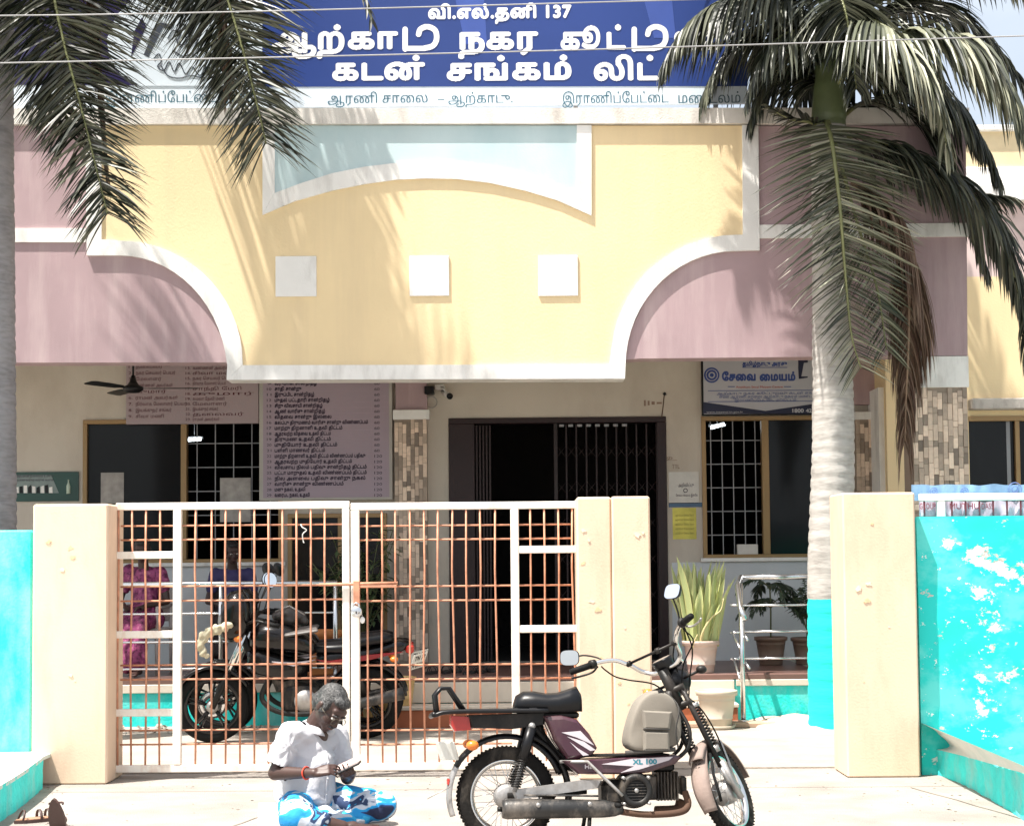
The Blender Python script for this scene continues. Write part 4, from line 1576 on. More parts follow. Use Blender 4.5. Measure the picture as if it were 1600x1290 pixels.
def frond(root, pts, leaf_len=.62, n=58, droop=.55, spread=1.0, m=M_frond, mr=M_rach, start=.12, width=.019, seed=0, jit=.12, taper=.45, plane=None, hang=0.0, rr=.02):
    """pinnate leaf along a curved midrib; leaflets alternate left and right, drooping"""
    rnd = random.Random(seed)
    c = catmull(pts, 8)
    cum = [0]
    for i in range(1, len(c)):
        cum.append(cum[-1] + (c[i] - c[i - 1]).length)
    tot = cum[-1]

    def ev(s):
        for i in range(1, len(c)):
            if cum[i] >= s:
                k = (s - cum[i - 1]) / max(cum[i] - cum[i - 1], 1e-6)
                return c[i - 1].lerp(c[i], k), (c[i] - c[i - 1]).normalized()
        return c[-1], (c[-1] - c[-2]).normalized()

    mb = MB()
    for i in range(n):
        f = i / (n - 1)
        s = tot * (start + (1 - start) * f)
        p, t = ev(min(s, tot * .999))
        env = (0.55 + .45 * math.sin(PI * min(f * 1.15 + .12, 1))) * (1 - taper * f * f)
        for sd in (-1, 1):
            ref = V(plane) if plane is not None else V((0, 0, 1))
            side = t.cross(ref)
            if side.length < .15:
                side = t.cross(V((0, 1, 0)))
            side.normalize()
            nup = side.cross(t).normalized()
            d = (side * sd * spread * (1 - .35 * f) + t * (.55 + .7 * f) + nup * rnd.uniform(-.1, .35) + V([rnd.uniform(-jit, jit) for _ in range(3)])).normalized()
            ln = leaf_len * env * rnd.uniform(.82, 1.12)
            w = width * rnd.uniform(.8, 1.15) * (1 - .3 * f)
            k = 5
            q = p.copy()
            dd = d.copy()
            L_, M_, R_ = [], [], []
            g_ = droop * rnd.uniform(.7, 1.35) + hang
            wv = dd.cross(V((0, 0, 1)))
            if wv.length < .1:
                wv = side.copy()
            wv.normalize()
            rot = Quaternion(dd, rnd.uniform(-.9, .9))
            wv = rot @ wv
            for j in range(k + 1):
                u = j / k
                ww = w * (0.45 + .9 * math.sin(PI * min(u * .8 + .15, 1))) * (1 - u) ** .45 if j < k else 0
                lift = wv.cross(dd).normalized() * ww * .45
                L_.append(q - wv * ww + lift)
                M_.append(q.copy())
                R_.append(q + wv * ww + lift)
                dd = (dd + V((0, 0, -1)) * g_ / k).normalized()
                q = q + dd * ln / k
            o = []
            for j in range(k + 1):
                o += [L_[j], M_[j], R_[j]]
            fs = []
            for j in range(k):
                a = j * 3
                fs += [(a, a + 1, a + 4, a + 3), (a + 1, a + 2, a + 5, a + 4)]
            mb.add(o, fs, False)
    fo = mb.build('frond', m, root, normals=False)
    fo['kind'] = 'stuff'
    rs = [rr * (1 - .8 * i / (len(c) - 1)) + .002 for i in range(len(c))]
    MB().tube(c, rs, 6).build('midrib', mr, fo)
    return fo


def arching(center, az, elev, length, sag, n=6):
    """midrib leaving the crown at an azimuth and elevation and bending down"""
    p = V(center)
    d = V((math.cos(az) * math.cos(elev), math.sin(az) * math.cos(elev), math.sin(elev)))
    out = [p.copy()]
    for i in range(n):
        p = p + d * length / n
        out.append(p.copy())
        d = (d + V((0, 0, -sag / n))).normalized()
    return out


def palm_trunk(root, path, rad, m, ringstep=.11, name='trunk'):
    c = catmull(path, 10)
    fine, rs = [], []
    tot = sum((c[i + 1] - c[i]).length for i in range(len(c) - 1))
    N_ = int(tot / .028)
    for i in range(N_ + 1):
        f = i / N_
        k = f * (len(c) - 1)
        a = min(int(k), len(c) - 2)
        p = c[a].lerp(c[a + 1], k - a)
        z = f * tot
        r = rad(f)
        ph = (z % ringstep) / ringstep
        r += -.006 if ph < .18 else .004 * (1 - ph)
        r += .004 * noise.noise(V((0, 0, z * 5)))
        fine.append(p)
        rs.append(r)
    return MB().tube(fine, rs, 22).build(name, m, root)


# right palm
YPR = 14.1
RP = tag(empty('palm_tree'), 'tall palm with pale ringed trunk painted teal at its foot, right of the porch', 'palm tree')
tb = at(1302, 1100, YPR)
pth = [V((tb.x, YPR, -.02)), at(1298, 900, YPR), at(1302, 700, YPR), at(1300, 540, YPR), at(1298, 380, YPR), at(1295, 200, YPR)]
w_ = lambda px: px / (F_PX / YPR) / 2
zt_teal = px_z(1300, 936, YPR)
palm_trunk(RP, pth, lambda f: w_(64 + 14 * (1 - f) ** 2 - 8 * f) if f > .0 else w_(78), trunk_mat('pale_palm_bark', (.43, .41, .38), zt_teal))
M_shaft = mat('green_crownshaft', (0.09, 0.115, 0.05), .45, var=.2, scale=4)
ct = at(1298, -60, YPR)
palm_trunk(RP, [at(1295, 200, YPR), at(1296, 90, YPR), ct], lambda f: w_(56 - 26 * f), M_shaft, .5, 'crownshaft')
A_ = lambda px, py, dy=0: at(px, py, YPR + dy)
# leaf hanging down in front of the trunk
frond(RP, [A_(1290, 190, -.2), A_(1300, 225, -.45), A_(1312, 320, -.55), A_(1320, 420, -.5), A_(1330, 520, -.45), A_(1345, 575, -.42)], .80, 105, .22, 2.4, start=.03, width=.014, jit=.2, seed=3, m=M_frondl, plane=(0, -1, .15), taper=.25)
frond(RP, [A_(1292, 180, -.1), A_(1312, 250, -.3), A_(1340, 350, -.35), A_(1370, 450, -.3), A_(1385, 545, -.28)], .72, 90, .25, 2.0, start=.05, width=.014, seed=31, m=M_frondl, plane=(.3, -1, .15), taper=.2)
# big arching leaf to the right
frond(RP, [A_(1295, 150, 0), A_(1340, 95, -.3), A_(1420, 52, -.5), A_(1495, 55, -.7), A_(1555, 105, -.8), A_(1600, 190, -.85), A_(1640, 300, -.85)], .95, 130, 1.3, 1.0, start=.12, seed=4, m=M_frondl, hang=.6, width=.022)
frond(RP, [A_(1296, 170, .1), A_(1350, 120, .2), A_(1420, 110, .3), A_(1480, 150, .3), A_(1530, 215, .3), A_(1560, 280, .3)], .85, 110, 1.3, 1.0, start=.12, seed=41, hang=.6)
# dark leaf sagging to the lower right
frond(RP, [A_(1296, 215, 0), A_(1350, 215, .0), A_(1430, 240, -.05), A_(1510, 290, -.1), A_(1565, 370, -.1), A_(1595, 470, -.1), A_(1610, 560, -.1)], .80, 120, 1.0, 1.0, start=.14, seed=5, hang=.35)
frond(RP, [A_(1296, 225, .15), A_(1340, 225, .2), A_(1400, 240, .2), A_(1460, 265, .2), A_(1520, 300, .2), A_(1580, 310, .2)], .75, 100, 1.0, 1.0, start=.14, seed=51, hang=.35)
# leaf going left and hanging over the name board
frond(RP, [A_(1292, 60, -.1), A_(1240, 12, -.2), A_(1180, -10, -.3), A_(1120, 5, -.4), A_(1070, 45, -.45), A_(1040, 95, -.45)], 1.0, 150, 1.3, 1.0, start=.08, seed=6, hang=.7)
frond(RP, [A_(1292, 130, .1), A_(1255, 60, .15), A_(1225, 0, .2), A_(1190, -60, .2), A_(1140, -90, .2)], .95, 110, .9, 1.4, start=.06, seed=7)
frond(RP, [A_(1296, 120, .2), A_(1280, 60, .3), A_(1262, 0, .4), A_(1240, -80, .4)], .95, 110, .9, 1.5, start=.05, seed=8, plane=(.4, -1, .1))
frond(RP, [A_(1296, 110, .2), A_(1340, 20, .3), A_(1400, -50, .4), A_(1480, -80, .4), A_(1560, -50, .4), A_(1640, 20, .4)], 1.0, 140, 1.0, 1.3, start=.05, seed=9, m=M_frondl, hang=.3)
frond(RP, [A_(1290, 200, 0), A_(1262, 190, -.1), A_(1236, 186, -.1), A_(1200, 168, -.1)], .30, 26, .5, 1.0, start=.1, seed=10)
frond(RP, [A_(1296, 130, -.1), A_(1330, 60, .2), A_(1390, 10, .4), A_(1460, 10, .5), A_(1530, 50, .5), A_(1590, 120, .5)], 1.0, 130, 1.0, 1.3, start=.05, seed=91, hang=.3)
frond(RP, [A_(1294, 100, .2), A_(1230, 50, .4), A_(1180, 50, .5), A_(1130, 90, .5), A_(1100, 150, .5)], .95, 130, 1.3, 1.2, start=.05, seed=11, hang=.7)
frond(RP, [A_(1296, 140, .1), A_(1250, 110, .3), A_(1215, 110, .4), A_(1190, 140, .4), A_(1175, 185, .4)], .8, 90, 1.3, 1.2, start=.05, seed=14, hang=.7)
frond(RP, [A_(1298, 200, .25), A_(1350, 160, .4), A_(1400, 170, .5), A_(1450, 210, .5), A_(1500, 300, .5), A_(1540, 420, .5)], .8, 110, 1.0, 1.0, start=.12, seed=15, hang=.5)
# younger leaves folding over the front of the crownshaft
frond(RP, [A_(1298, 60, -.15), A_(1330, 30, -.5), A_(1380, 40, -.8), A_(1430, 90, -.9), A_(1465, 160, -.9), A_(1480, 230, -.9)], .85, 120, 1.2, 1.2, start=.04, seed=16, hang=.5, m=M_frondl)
frond(RP, [A_(1296, 70, -.15), A_(1270, 50, -.4), A_(1225, 55, -.6), A_(1190, 95, -.65), A_(1170, 150, -.65)], .7, 90, 1.2, 1.2, start=.04, seed=17, hang=.6)
frond(RP, [A_(1298, 40, -.15), A_(1305, -10, -.5), A_(1318, 10, -.75), A_(1330, 70, -.8), A_(1338, 140, -.8)], .75, 110, .9, 1.8, start=.04, seed=18, plane=(.2, -1, .3))
cc = at(1298, 20, YPR)
for k in range(9):
    az = R(20 + k * 40 + random.uniform(-8, 8))
    if math.sin(az) < -.75:
        continue
    frond(RP, arching(cc + V((0, 0, .25)), az, R(random.uniform(38, 66)), random.uniform(2.1, 2.7), random.uniform(1.5, 2.1), 7), .7, 58, .9, 1.0, start=.15, seed=60 + k)
# brown dead leaf hanging beside the trunk
frond(RP, [A_(1330, 285, -.15), A_(1395, 330, -.2), A_(1418, 420, -.2), A_(1420, 520, -.2), A_(1416, 620, -.2), A_(1414, 690, -.2)], .85, 210, 1.5, .95, m=M_dry, mr=M_rachd, start=.02, seed=12, hang=1.6, jit=.1, width=.012, taper=.1)
frond(RP, [A_(1335, 290, -.1), A_(1402, 350, -.12), A_(1425, 450, -.12), A_(1418, 560, -.12), A_(1410, 640, -.12)], .85, 170, 1.5, .85, m=M_dry, mr=M_rachd, start=.02, seed=13, hang=1.8, jit=.08, width=.010, taper=.1)

# left palm
YPL = 13.4
LP = tag(empty('palm_tree'), 'palm with dark grey ringed trunk at the extreme left edge of the picture', 'palm tree')
tb = at(-14, 1000, YPL)
lpz = 8.3
tx = tb.x
palm_trunk(LP, [V((tx + .02, YPL, -.02)), V((tx, YPL, 1.6)), V((tx - .02, YPL, 3.5)), V((tx - .04, YPL, 5.5)), V((tx - .03, YPL, lpz - .9))], lambda f: .215 - .035 * f, trunk_mat('grey_palm_bark', (.27, .26, .27)))
palm_trunk(LP, [V((tx - .03, YPL, lpz - .9)), V((tx - .02, YPL, lpz))], lambda f: .15 - .06 * f, M_shaft, .5, 'crownshaft')
C_ = V((tx, YPL, lpz - .3))
A_ = lambda px, py, dy=0: at(px, py, YPL + dy)
frond(LP, [C_, V((tx + .35, YPL - .2, lpz + .1)), A_(60, -180, -.5), A_(78, -40, -.6), A_(98, 60, -.65), A_(122, 150, -.65), A_(146, 245, -.65), A_(168, 335, -.65)], 1.2, 290, .38, 2.5, start=.2, seed=21, jit=.5, width=.018, plane=(.1, -1, .3), taper=.3)
frond(LP, [C_, V((tx + .2, YPL - .1, lpz + .1)), A_(10, -180, -.3), A_(30, -60, -.4), A_(62, 40, -.4), A_(90, 120, -.4), A_(110, 215, -.4)], 1.1, 220, .5, 2.3, start=.25, seed=22, jit=.5, width=.018, plane=(.5, -1, .3), taper=.3)
frond(LP, [C_, V((tx + .8, YPL - .1, lpz + .35)), A_(230, -240, -.2), A_(320, -100, -.3), A_(362, 20, -.35), A_(388, 110, -.35), A_(408, 190, -.35), A_(416, 225, -.35)], 1.2, 290, .38, 2.5, start=.25, seed=23, jit=.5, width=.018, plane=(-.1, -1, .3), taper=.25)
frond(LP, [C_, V((tx + .9, YPL + .2, lpz + .3)), A_(200, -260, .1), A_(280, -120, .1), A_(325, -10, .1), A_(350, 80, .1), A_(360, 150, .1)], 1.1, 220, .5, 2.3, start=.25, seed=24, jit=.5, width=.018, plane=(.4, -1, .3), taper=.3)
frond(LP, [C_, V((tx + .9, YPL + .1, lpz + .2)), A_(250, -230, 0), A_(310, -130, 0), A_(338, -30, 0), A_(352, 60, 0), A_(356, 140, 0)], 0.8, 120, 1.2, .6, m=M_dry, mr=M_rachd, start=.3, seed=25, hang=1.2)
frond(LP, [C_, V((tx + .5, YPL + .1, lpz + .2)), A_(90, -200, -.2), A_(130, -80, -.3), A_(150, 60, -.3), A_(160, 180, -.3), A_(170, 290, -.3)], .5, 80, 1.4, .35, m=M_dry, mr=M_rachd, start=.4, seed=26, hang=1.5, width=.012)
frond(LP, [C_, V((tx + 1.2, YPL - .3, lpz + .6)), A_(380, -260, -.6), A_(520, -130, -.8), A_(560, -30, -.85), A_(580, 30, -.9)], .5, 60, .6, 1.0, start=.3, seed=27)
for k in range(6):
    az = R(200 + k * 36 + random.uniform(-8, 8))
    frond(LP, arching(C_ + V((0, 0, .3)), az, R(random.uniform(30, 64)), random.uniform(2.5, 3.1), random.uniform(1.3, 2.0), 7), .75, 60, .9, 1.0, start=.15, seed=160 + k)
# ------------------------------------------------------------------ porch railings (stainless)
def railing(px_list, posts, rails, ttl, Y, x_end=None):
    t = tag(empty('porch_railing'), ttl, 'railing')
    P = lambda px: px_x(px, 980, Y)
    x0, x1 = P(px_list[0]), P(px_list[1])
    for i, py in enumerate(rails):
        z = px_z(sum(px_list) / 2, py, Y)
        MB().tube([(x0, Y, z), (x1, Y, z)], .025 if i == 0 else .011, 10).build('rail', M_steel, t)
    ztp = px_z(sum(px_list) / 2, rails[0], Y)
    for px, zb_ in posts:
        MB().tube([(P(px), Y, zb_), (P(px), Y, ztp - .02)], .022, 12).build('post', M_steel, t)
        MB().lathe([(.001, 0), (.05, 0), (.045, .012), (.024, .016)], (P(px), Y, zb_ + .001), n=16).build('base_flange', M_steel, t)
    return t


rr_ = railing((1158, 1282), [(1158, ZF), (1279, ZF)], (901, 945, 986, 1028), 'stainless steel porch railing in front of the potted palms at the right', YF + .06)
rl_ = railing((150, 527), [(165, ZF), (345, ZF), (524, ZF)], (912, 958, 1002, 1044), 'stainless steel porch railing behind the left gate leaf', YF + .06)
# short raking stub of the right railing down to the slab
P = lambda px, py, Y: at(px, py, Y)
mb = MB()
pb = V((px_x(1161, 1120, YF - .4), YF - .42, .05))
MB().tube([pb, (pb.x, pb.y, px_z(1158, 948, YF - .42))], .022, 12).build('post', M_steel, rr_)
MB().lathe([(.001, 0), (.05, 0), (.045, .012), (.024, .016)], (pb.x, pb.y, .056), n=16).build('base_flange', M_steel, rr_)
MB().tube([(px_x(1158, 901, YF + .06), YF + .06, px_z(1158, 901, YF + .06)), at(1152, 915, YF - .1), at(1157, 950, YF - .42), at(1164, 968, YF - .5)], .025, 10).build('handrail', M_steel, rr_)
for k, (a_, b_) in enumerate((((1144, 988), (1156, 1012)), ((1146, 1028), (1156, 1060)))):
    MB().tube([at(*a_, YF + .04), at(*b_, YF - .4)], .011, 8).build('rail', M_steel, rr_)
for k, (a_, b_) in enumerate((((1164, 990), (1168, 1000)), ((1165, 1034), (1171, 1044)))):
    MB().tube([at(*a_, YF - .42), at(*b_, YF - .5)], .012, 8).build('rail_stub', M_steel, rr_)
for py in (945, 988, 1029):
    MB().tube([at(1141, py, YF + .06), at(1160, py, YF + .06)], .011, 8).build('rail', M_steel, rr_)

# ------------------------------------------------------------------ pots and plants
M_potc = mat('cream_plastic_pot', (0.50, 0.43, 0.34), .5, var=.05, bump=.05, dirt=(.45, .38, .30), dirt_amt=.4, dirt_scale=9)
M_potp = mat('pinkish_plastic_pot', (0.52, 0.40, 0.35), .5, var=.05, bump=.05)
M_potb = mat('brown_plastic_pot', (0.17, 0.11, 0.08), .5, var=.1, bump=.05)
M_poty = mat('ochre_plastic_pot', (0.62, 0.42, 0.18), .5, var=.1, bump=.05)
M_soil = mat('pot_soil', (0.06, 0.045, 0.035), .95, var=.3, bump=.8)
M_snake = leaf_mat('snake_plant_leaf', (0.18, 0.26, 0.08), (0.36, 0.42, 0.17), (0.56, 0.56, 0.30), .5)
M_pleaf = leaf_mat('pot_palm_leaf', (0.02, 0.035, 0.02), (0.035, 0.055, 0.03), (0.06, 0.09, 0.04), .5)
M_stem = mat('plant_stem', (0.09, 0.10, 0.04), .6)


def pot(loc, r, h, m, label, saucer=False, soil=True, group=None):
    t = tag(empty('plant_pot', loc), label, 'pot', group)
    pr = [(.001, 0), (r * .68, 0), (r * .70, h * .04), (r * .74, h * .24), (r * .765, h * .25), (r * .765, h * .29), (r * .75, h * .30), (r * .86, h * .72), (r * .88, h * .73), (r * .87, h * .76), (r * .90, h * .86), (r, h * .87), (r * 1.01, h * .98), (r * .99, h), (r * .90, h), (r * .86, h * .80)]
    MB().lathe(pr, n=36).build('pot_body', m, t)
    MB().lathe([(.001, h * .82), (r * .87, h * .82)], n=28).build('soil', M_soil, t)
    if saucer:
        MB().lathe([(.001, -.002), (r * .82, -.002), (r * .9, .03), (r * .86, .03), (r * .76, .008)], n=32).build('saucer', m, t)
    return t


# snake plant on the porch edge, its pot and the empty pot in front
sp = V((px_x(1096, 1050, YF + .18), YF + .20, ZF + .001))
pot(sp, .175, .30, M_potp, 'pinkish cream pot holding the tall snake plant')
SN = tag(empty('snake_plant', sp + V((0, 0, .246))), 'tall dense snake plant with yellow edged upright leaves right of the moped mirror', 'plant')
random.seed(5)
lm = [leaf_mat('snake_plant_edge', (.45, .46, .16), (.55, .52, .22), (.62, .60, .34), .5)]
for k in range(90):
    a = random.uniform(0, 2 * PI)
    r0 = .145 * math.sqrt(random.random())
    base = V((r0 * math.cos(a), r0 * math.sin(a) * .9, 0))
    h = random.uniform(.40, .86) * (1 if k > 3 else 1.16)
    lean = V((math.cos(a), math.sin(a) * .5, 0)) * random.uniform(.02, .19) * (r0 / .13 + .15)
    tw = random.uniform(0, PI)
    mb, me2 = MB(), MB()
    n = 9
    L_, R_, M_, LE, RE = [], [], [], [], []
    bend = random.uniform(-.03, .03)
    for i in range(n + 1):
        u = i / n
        c = base + lean * (u ** 1.3) + V((bend * math.sin(u * 3), 0, h * u * (1 - .05 * u)))
        w = .021 * (1 - .15 * u) * (1 if u < .72 else max(0.04, 1 - ((u - .72) / .28) ** 1.6)) * random.uniform(.96, 1.04) * 1.35
        ang = tw + u * .7
        s = V((math.cos(ang), math.sin(ang), 0))
        nn = V((-s.y, s.x, 0))
        L_.append(c - s * w + nn * w * .4)
        R_.append(c + s * w + nn * w * .4)
        M_.append(c)
        LE.append(c - s * w * 1.22 + nn * w * .5)
        RE.append(c + s * w * 1.22 + nn * w * .5)
    for i in range(n):
        mb.add([L_[i], M_[i], M_[i + 1], L_[i + 1]], [(0, 1, 2, 3)], True)
        mb.add([M_[i], R_[i], R_[i + 1], M_[i + 1]], [(0, 1, 2, 3)], True)
        me2.add([LE[i], L_[i], L_[i + 1], LE[i + 1]], [(0, 1, 2, 3)], True)
        me2.add([R_[i], RE[i], RE[i + 1], R_[i + 1]], [(0, 1, 2, 3)], True)
    lf_ = mb.build('leaf', M_snake, SN)
    me2.build('leaf_edge', lm[0], lf_)
# bent pale dead leaf across it
mb = MB()
c = catmull([V((-.02, -.14, .02)), V((.0, -.17, .14)), V((.08, -.18, .27)), V((.17, -.17, .34)), V((.2, -.16, .45))], 4)
MB().tube(c, [.013 * (1 - .7 * i / (len(c) - 1)) for i in range(len(c))], 6, flat=.3).build('leaf', mat('straw_leaf', (.62, .52, .26), .7), SN)
c = catmull([V((-.10, -.16, -.02)), V((-.09, -.19, .04)), V((-.05, -.19, .12))], 4)
MB().tube(c, [.011 * (1 - .5 * i / (len(c) - 1)) for i in range(len(c))], 6, flat=.3).build('leaf', MATS['straw_leaf'], SN)
pz = V((px_x(1120, 1120, YF - .52), YF - .50, .013))
pz.y = YF - .60
pot(V((px_x(1120, 1118, YF - .60), YF - .60, .016)), .185, .335, M_potc, 'empty ribbed cream pot standing on the yard below the snake plant', saucer=True)

# potted palms behind the right railing
for k, (px, h_, lab) in enumerate(((1205, .28, 'brown pot of the wider drooping palm behind the right railing'), (1262, .27, 'brown pot of the upright palm beside the right palm trunk'))):
    loc = V((px_x(px, 1040, YW - .75), YW - .75, ZF + .001))
    pot(loc, .165, h_, M_potb, lab)
    pl = tag(empty('potted_palm', loc + V((0, 0, h_ * .82))), 'small drooping palm plant in the left brown pot behind the railing' if k == 0 else 'narrow upright palm plant in the right brown pot behind the railing', 'plant')
    random.seed(40 + k)
    MB().tube([(0, 0, 0), (.005, 0, .3), (0, 0, .55 if k == 0 else .3)], .009, 6).build('stem', M_stem, pl)
    for j in range(9):
        az = 2 * PI * j / 9 + random.uniform(-.3, .3)
        el = R(random.uniform(25, 55)) if k == 0 else R(random.uniform(50, 78))
        c0 = V((0, 0, (.52 if j % 2 else .34) if k == 0 else .12))
        frond(pl, arching(c0, az, el, .42 if k == 0 else .60, 2.6 if k == 0 else 1.0, 5), .17, 15, .9, 1.0, m=M_pleaf, mr=M_stem, start=.25, width=.014, seed=300 + 20 * k + j, rr=.004)
# pot stand wall shelf: plants behind the gate, in front of the middle window
for k, (px, m_, lab, r, h_, Yp, z0) in enumerate(((628, M_poty, 'ochre pot standing on the step behind the right gate leaf', .13, .26, YF - .2, .206), (588, M_poty, 'ochre pot on the yard behind the motorcycle rear wheel', .15, .30, YF - .50, .013),
                                               (566, M_potb, 'brown pot holding the bushy plant behind the gate latch', .15, .26, YW - .5, ZF + .001),
                                               (496, mat('orange_clay_pot', (.50, .19, .06), .7, var=.2, scale=9), 'large orange clay pot on the porch behind the motorcycle seat', .24, .42, YF + .4, ZF + .001),
                                               (470, MATS['red_step_paint'], 'red brown pot nearest the second seated visitor', .15, .26, YW - .35, ZF + .001))):
    loc = V((px_x(px, 1000, Yp), Yp, z0))
    pot(loc, r, h_, m_, lab)
    if k == 2:
        bs = tag(empty('bushy_plant', loc + V((0, 0, h_ * .8))), 'loose leafy green plant in front of the middle window', 'plant')
        random.seed(77)
        mb = MB()
        st = MB()
        for j in range(24):
            az = random.uniform(0, 2 * PI)
            pts = arching(V((0, 0, 0)), az, R(random.uniform(60, 86)), random.uniform(.7, 1.25), .5, 5)
            st.tube(pts, .005, 5)
            for q_ in range(30):
                u = random.uniform(.35, 1)
                i = min(int(u * 5), 4)
                p_ = V(pts[i]).lerp(V(pts[i + 1]), u * 5 - i)
                d = V((random.uniform(-1, 1), random.uniform(-1, 1), random.uniform(-.6, .6))).normalized()
                s = d.cross(V((0, 0, 1))).normalized()
                ln = random.uniform(.08, .15)
                mb.add([p_, p_ + d * ln * .5 + s * .024, p_ + d * ln - V((0, 0, .02)), p_ + d * ln * .5 - s * .024], [(0, 1, 2, 3)])
        lv = mb.build('foliage', leaf_mat('bush_leaf', (.04, .07, .03), (.08, .12, .05), (.14, .18, .08)), bs, normals=False)
        lv['kind'] = 'stuff'
        st.build('stem', M_stem, bs)

# ------------------------------------------------------------------ ceiling fan
fl = at(208, 607, 15.8)
FN = tag(empty('ceiling_fan', fl), 'dark three bladed ceiling fan hanging under the left of the porch ceiling', 'fan')
MB().tube([(0, 0, .05), (0, 0, 3.75 - fl.z)], .011, 8).build('down_rod', M_black, FN)
MB().lathe([(.001, -.045), (.06, -.04), (.10, -.015), (.10, .015), (.06, .035), (.035, .07), (.02, .13), (.001, .13)], n=24).build('motor_housing', M_black, FN)
for k in range(3):
    a = R(2 + 120 * k)
    q_ = Matrix.Rotation(a, 3, 'Z') @ Matrix.Rotation(R(9), 3, 'X')
    mb = MB()
    vs = []
    for (x, w) in ((.09, .02), (.16, .03), (.2, .055), (.4, .07), (.60, .072), (.64, .05)):
        vs += [q_ @ V((x, -w, .0)), q_ @ V((x, w, .0)), q_ @ V((x, w, .004)), q_ @ V((x, -w, .004))]
    n = 6
    fs = [(0, 1, 2, 3), (20, 23, 22, 21)]
    for i in range(n - 1):
        o = i * 4
        for j in range(4):
            fs.append((o + j, o + (j + 1) % 4, o + 4 + (j + 1) % 4, o + 4 + j))
    mb.add(vs, fs)
    mb.build('blade', M_black, FN)

# ------------------------------------------------------------------ cameras on the wall
M_cam = mat('camera_plastic', (.55, .53, .50), .4, bump=0)
b_ = at(690, 605, YW - .05)
CC = tag(empty('security_camera', b_), 'pale bullet security camera with coiled cable on the wall left of the door', 'camera')
MB().bbox((-.07, -.03, -.03), (.03, .05, .03), .006).build('junction_box', M_cam, CC)
MB().tube([(.0, -.03, 0), (.05, -.10, -.05)], .012, 8).build('arm', M_cam, CC)
MB().tube([(.02, .02, -.05), (.09, -.16, -.11)], .032, 14).build('camera_body', M_cam, CC)
MB().tube([(.088, -.155, -.108), (.095, -.175, -.115)], .033, 14).build('lens_hood', M_black, CC)
b_ = at(671, 611, YW - .05)
C2 = tag(empty('security_camera', b_), 'dark box camera with looping cable above the stone column', 'camera')
MB().bbox((-.05, -.10, -.04), (.05, .04, .045), .008).build('camera_body', M_black, C2)
MB().torus((.02, -.02, -.12), .06, .006, (0, 1, 0), 24, 6).build('cable', mat('grey_cable', (.3, .29, .27), .6), C2)
# bent rod above the door's right corner
br = tag(empty('bent_rod'), 'thin bent metal rod fixed above the right corner of the dark door', 'rod')
MB().tube([at(1034, 652, YW - .02), at(1036, 635, YW - .03), at(1038, 616, YW - .03)], .006, 6).build('rod', M_rust, br)
MB().ball(at(1038.5, 615, YW - .03), .018).build('rod_knob', M_black, br)

# papers stuck on the window glass
for (r_, lab) in (((157, 738, 193, 786), 'grey paper taped on the dark left window pane'), ((343, 746, 391, 815), 'pale checked paper hung on the left window bars'),
                  ((1152, 850, 1184, 871), 'small cream box on the sill of the right window')):
    x0, x1, z0, z1 = rect(*r_, YW)
    t = tag(empty('window_paper' if r_[0] < 1000 else 'small_box'), lab, 'paper' if r_[0] < 1000 else 'box')
    yy = YW + .012 if r_[0] == 157 else YW + .03
    if r_[0] > 1000:
        MB().bbox((x0, YW - .02, z0), (x1, YW + .04, z1), .004).build('box_body', M_paper, t)
    else:
        MB().box((x0, yy, z0), (x1, yy + .002, z1)).build('sheet', mat('grey_paper', (.34, .32, .30), .9, var=.2, scale=12), t)

# slippers on the porch by the door
M_slip = mat('dark_slipper', (.03, .025, .025), .7)
M_tan = mat('tan_sole', (.36, .18, .11), .7)


def sandal(loc, rz, label, m=M_slip, ms=M_tan, L_=.26, grp=None, tip=0.0):
    t = tag(empty('sandal', loc, (0, tip, rz)), label, 'sandal', grp)
    pts = []
    for i in range(20):
        a = 2 * PI * i / 20
        w = .045 * (1 + .12 * math.cos(a)) * (1 - .12 * math.cos(2 * a))
        pts.append((L_ / 2 * math.cos(a), w * math.sin(a)))
    MB().slab(pts, 0, .018).build('sole', m, t)
    MB().slab([(x * .93, y_ * .9) for x, y_ in pts], .0185, .023).build('insole', ms, t)
    for s in (0.02, .07):
        c = [V((s, .046 * math.cos(a), .02 + .05 * math.sin(a))) for a in [PI * i / 8 for i in range(9)]]
        MB().tube(c, .009, 6, flat=.4).build('strap', m, t)
    c = [V((-.09 + .02 * math.sin(a), .042 * math.cos(a), .02 + .055 * math.sin(a))) for a in [PI * i / 8 for i in range(9)]]
    MB().tube(c, .007, 6, flat=.4).build('heel_strap', m, t)
    return t


sandal(gp(56, 1283, .0), R(35), 'brown strapped sandal lying at the bottom left corner, nearer the ledge', m=mat('brown_leather', (.07, .035, .03), .5))
sandal(gp(88, 1292, .0) + V((0, 0, .045)), R(80), 'tan soled sandal tipped on its side at the bottom left corner', m=MATS['brown_leather'], tip=R(70))
for k, px in enumerate((674, 697, 712, 733, 752, 768)):
    loc = V((px_x(px, 1040, YF + .45), YF + .35 + .1 * (k % 3), ZF + .001))
    sandal(loc, R(70 + 17 * (k % 3)), ['black slipper at the left end of the row on the porch floor', 'black slipper second from the left on the porch floor', 'black slipper left of the middle of the porch row', 'black slipper right of the middle of the porch row', 'black slipper second from the right on the porch floor', 'black slipper at the right end of the porch row'][k], grp='slippers left on the porch floor', ms=M_slip)

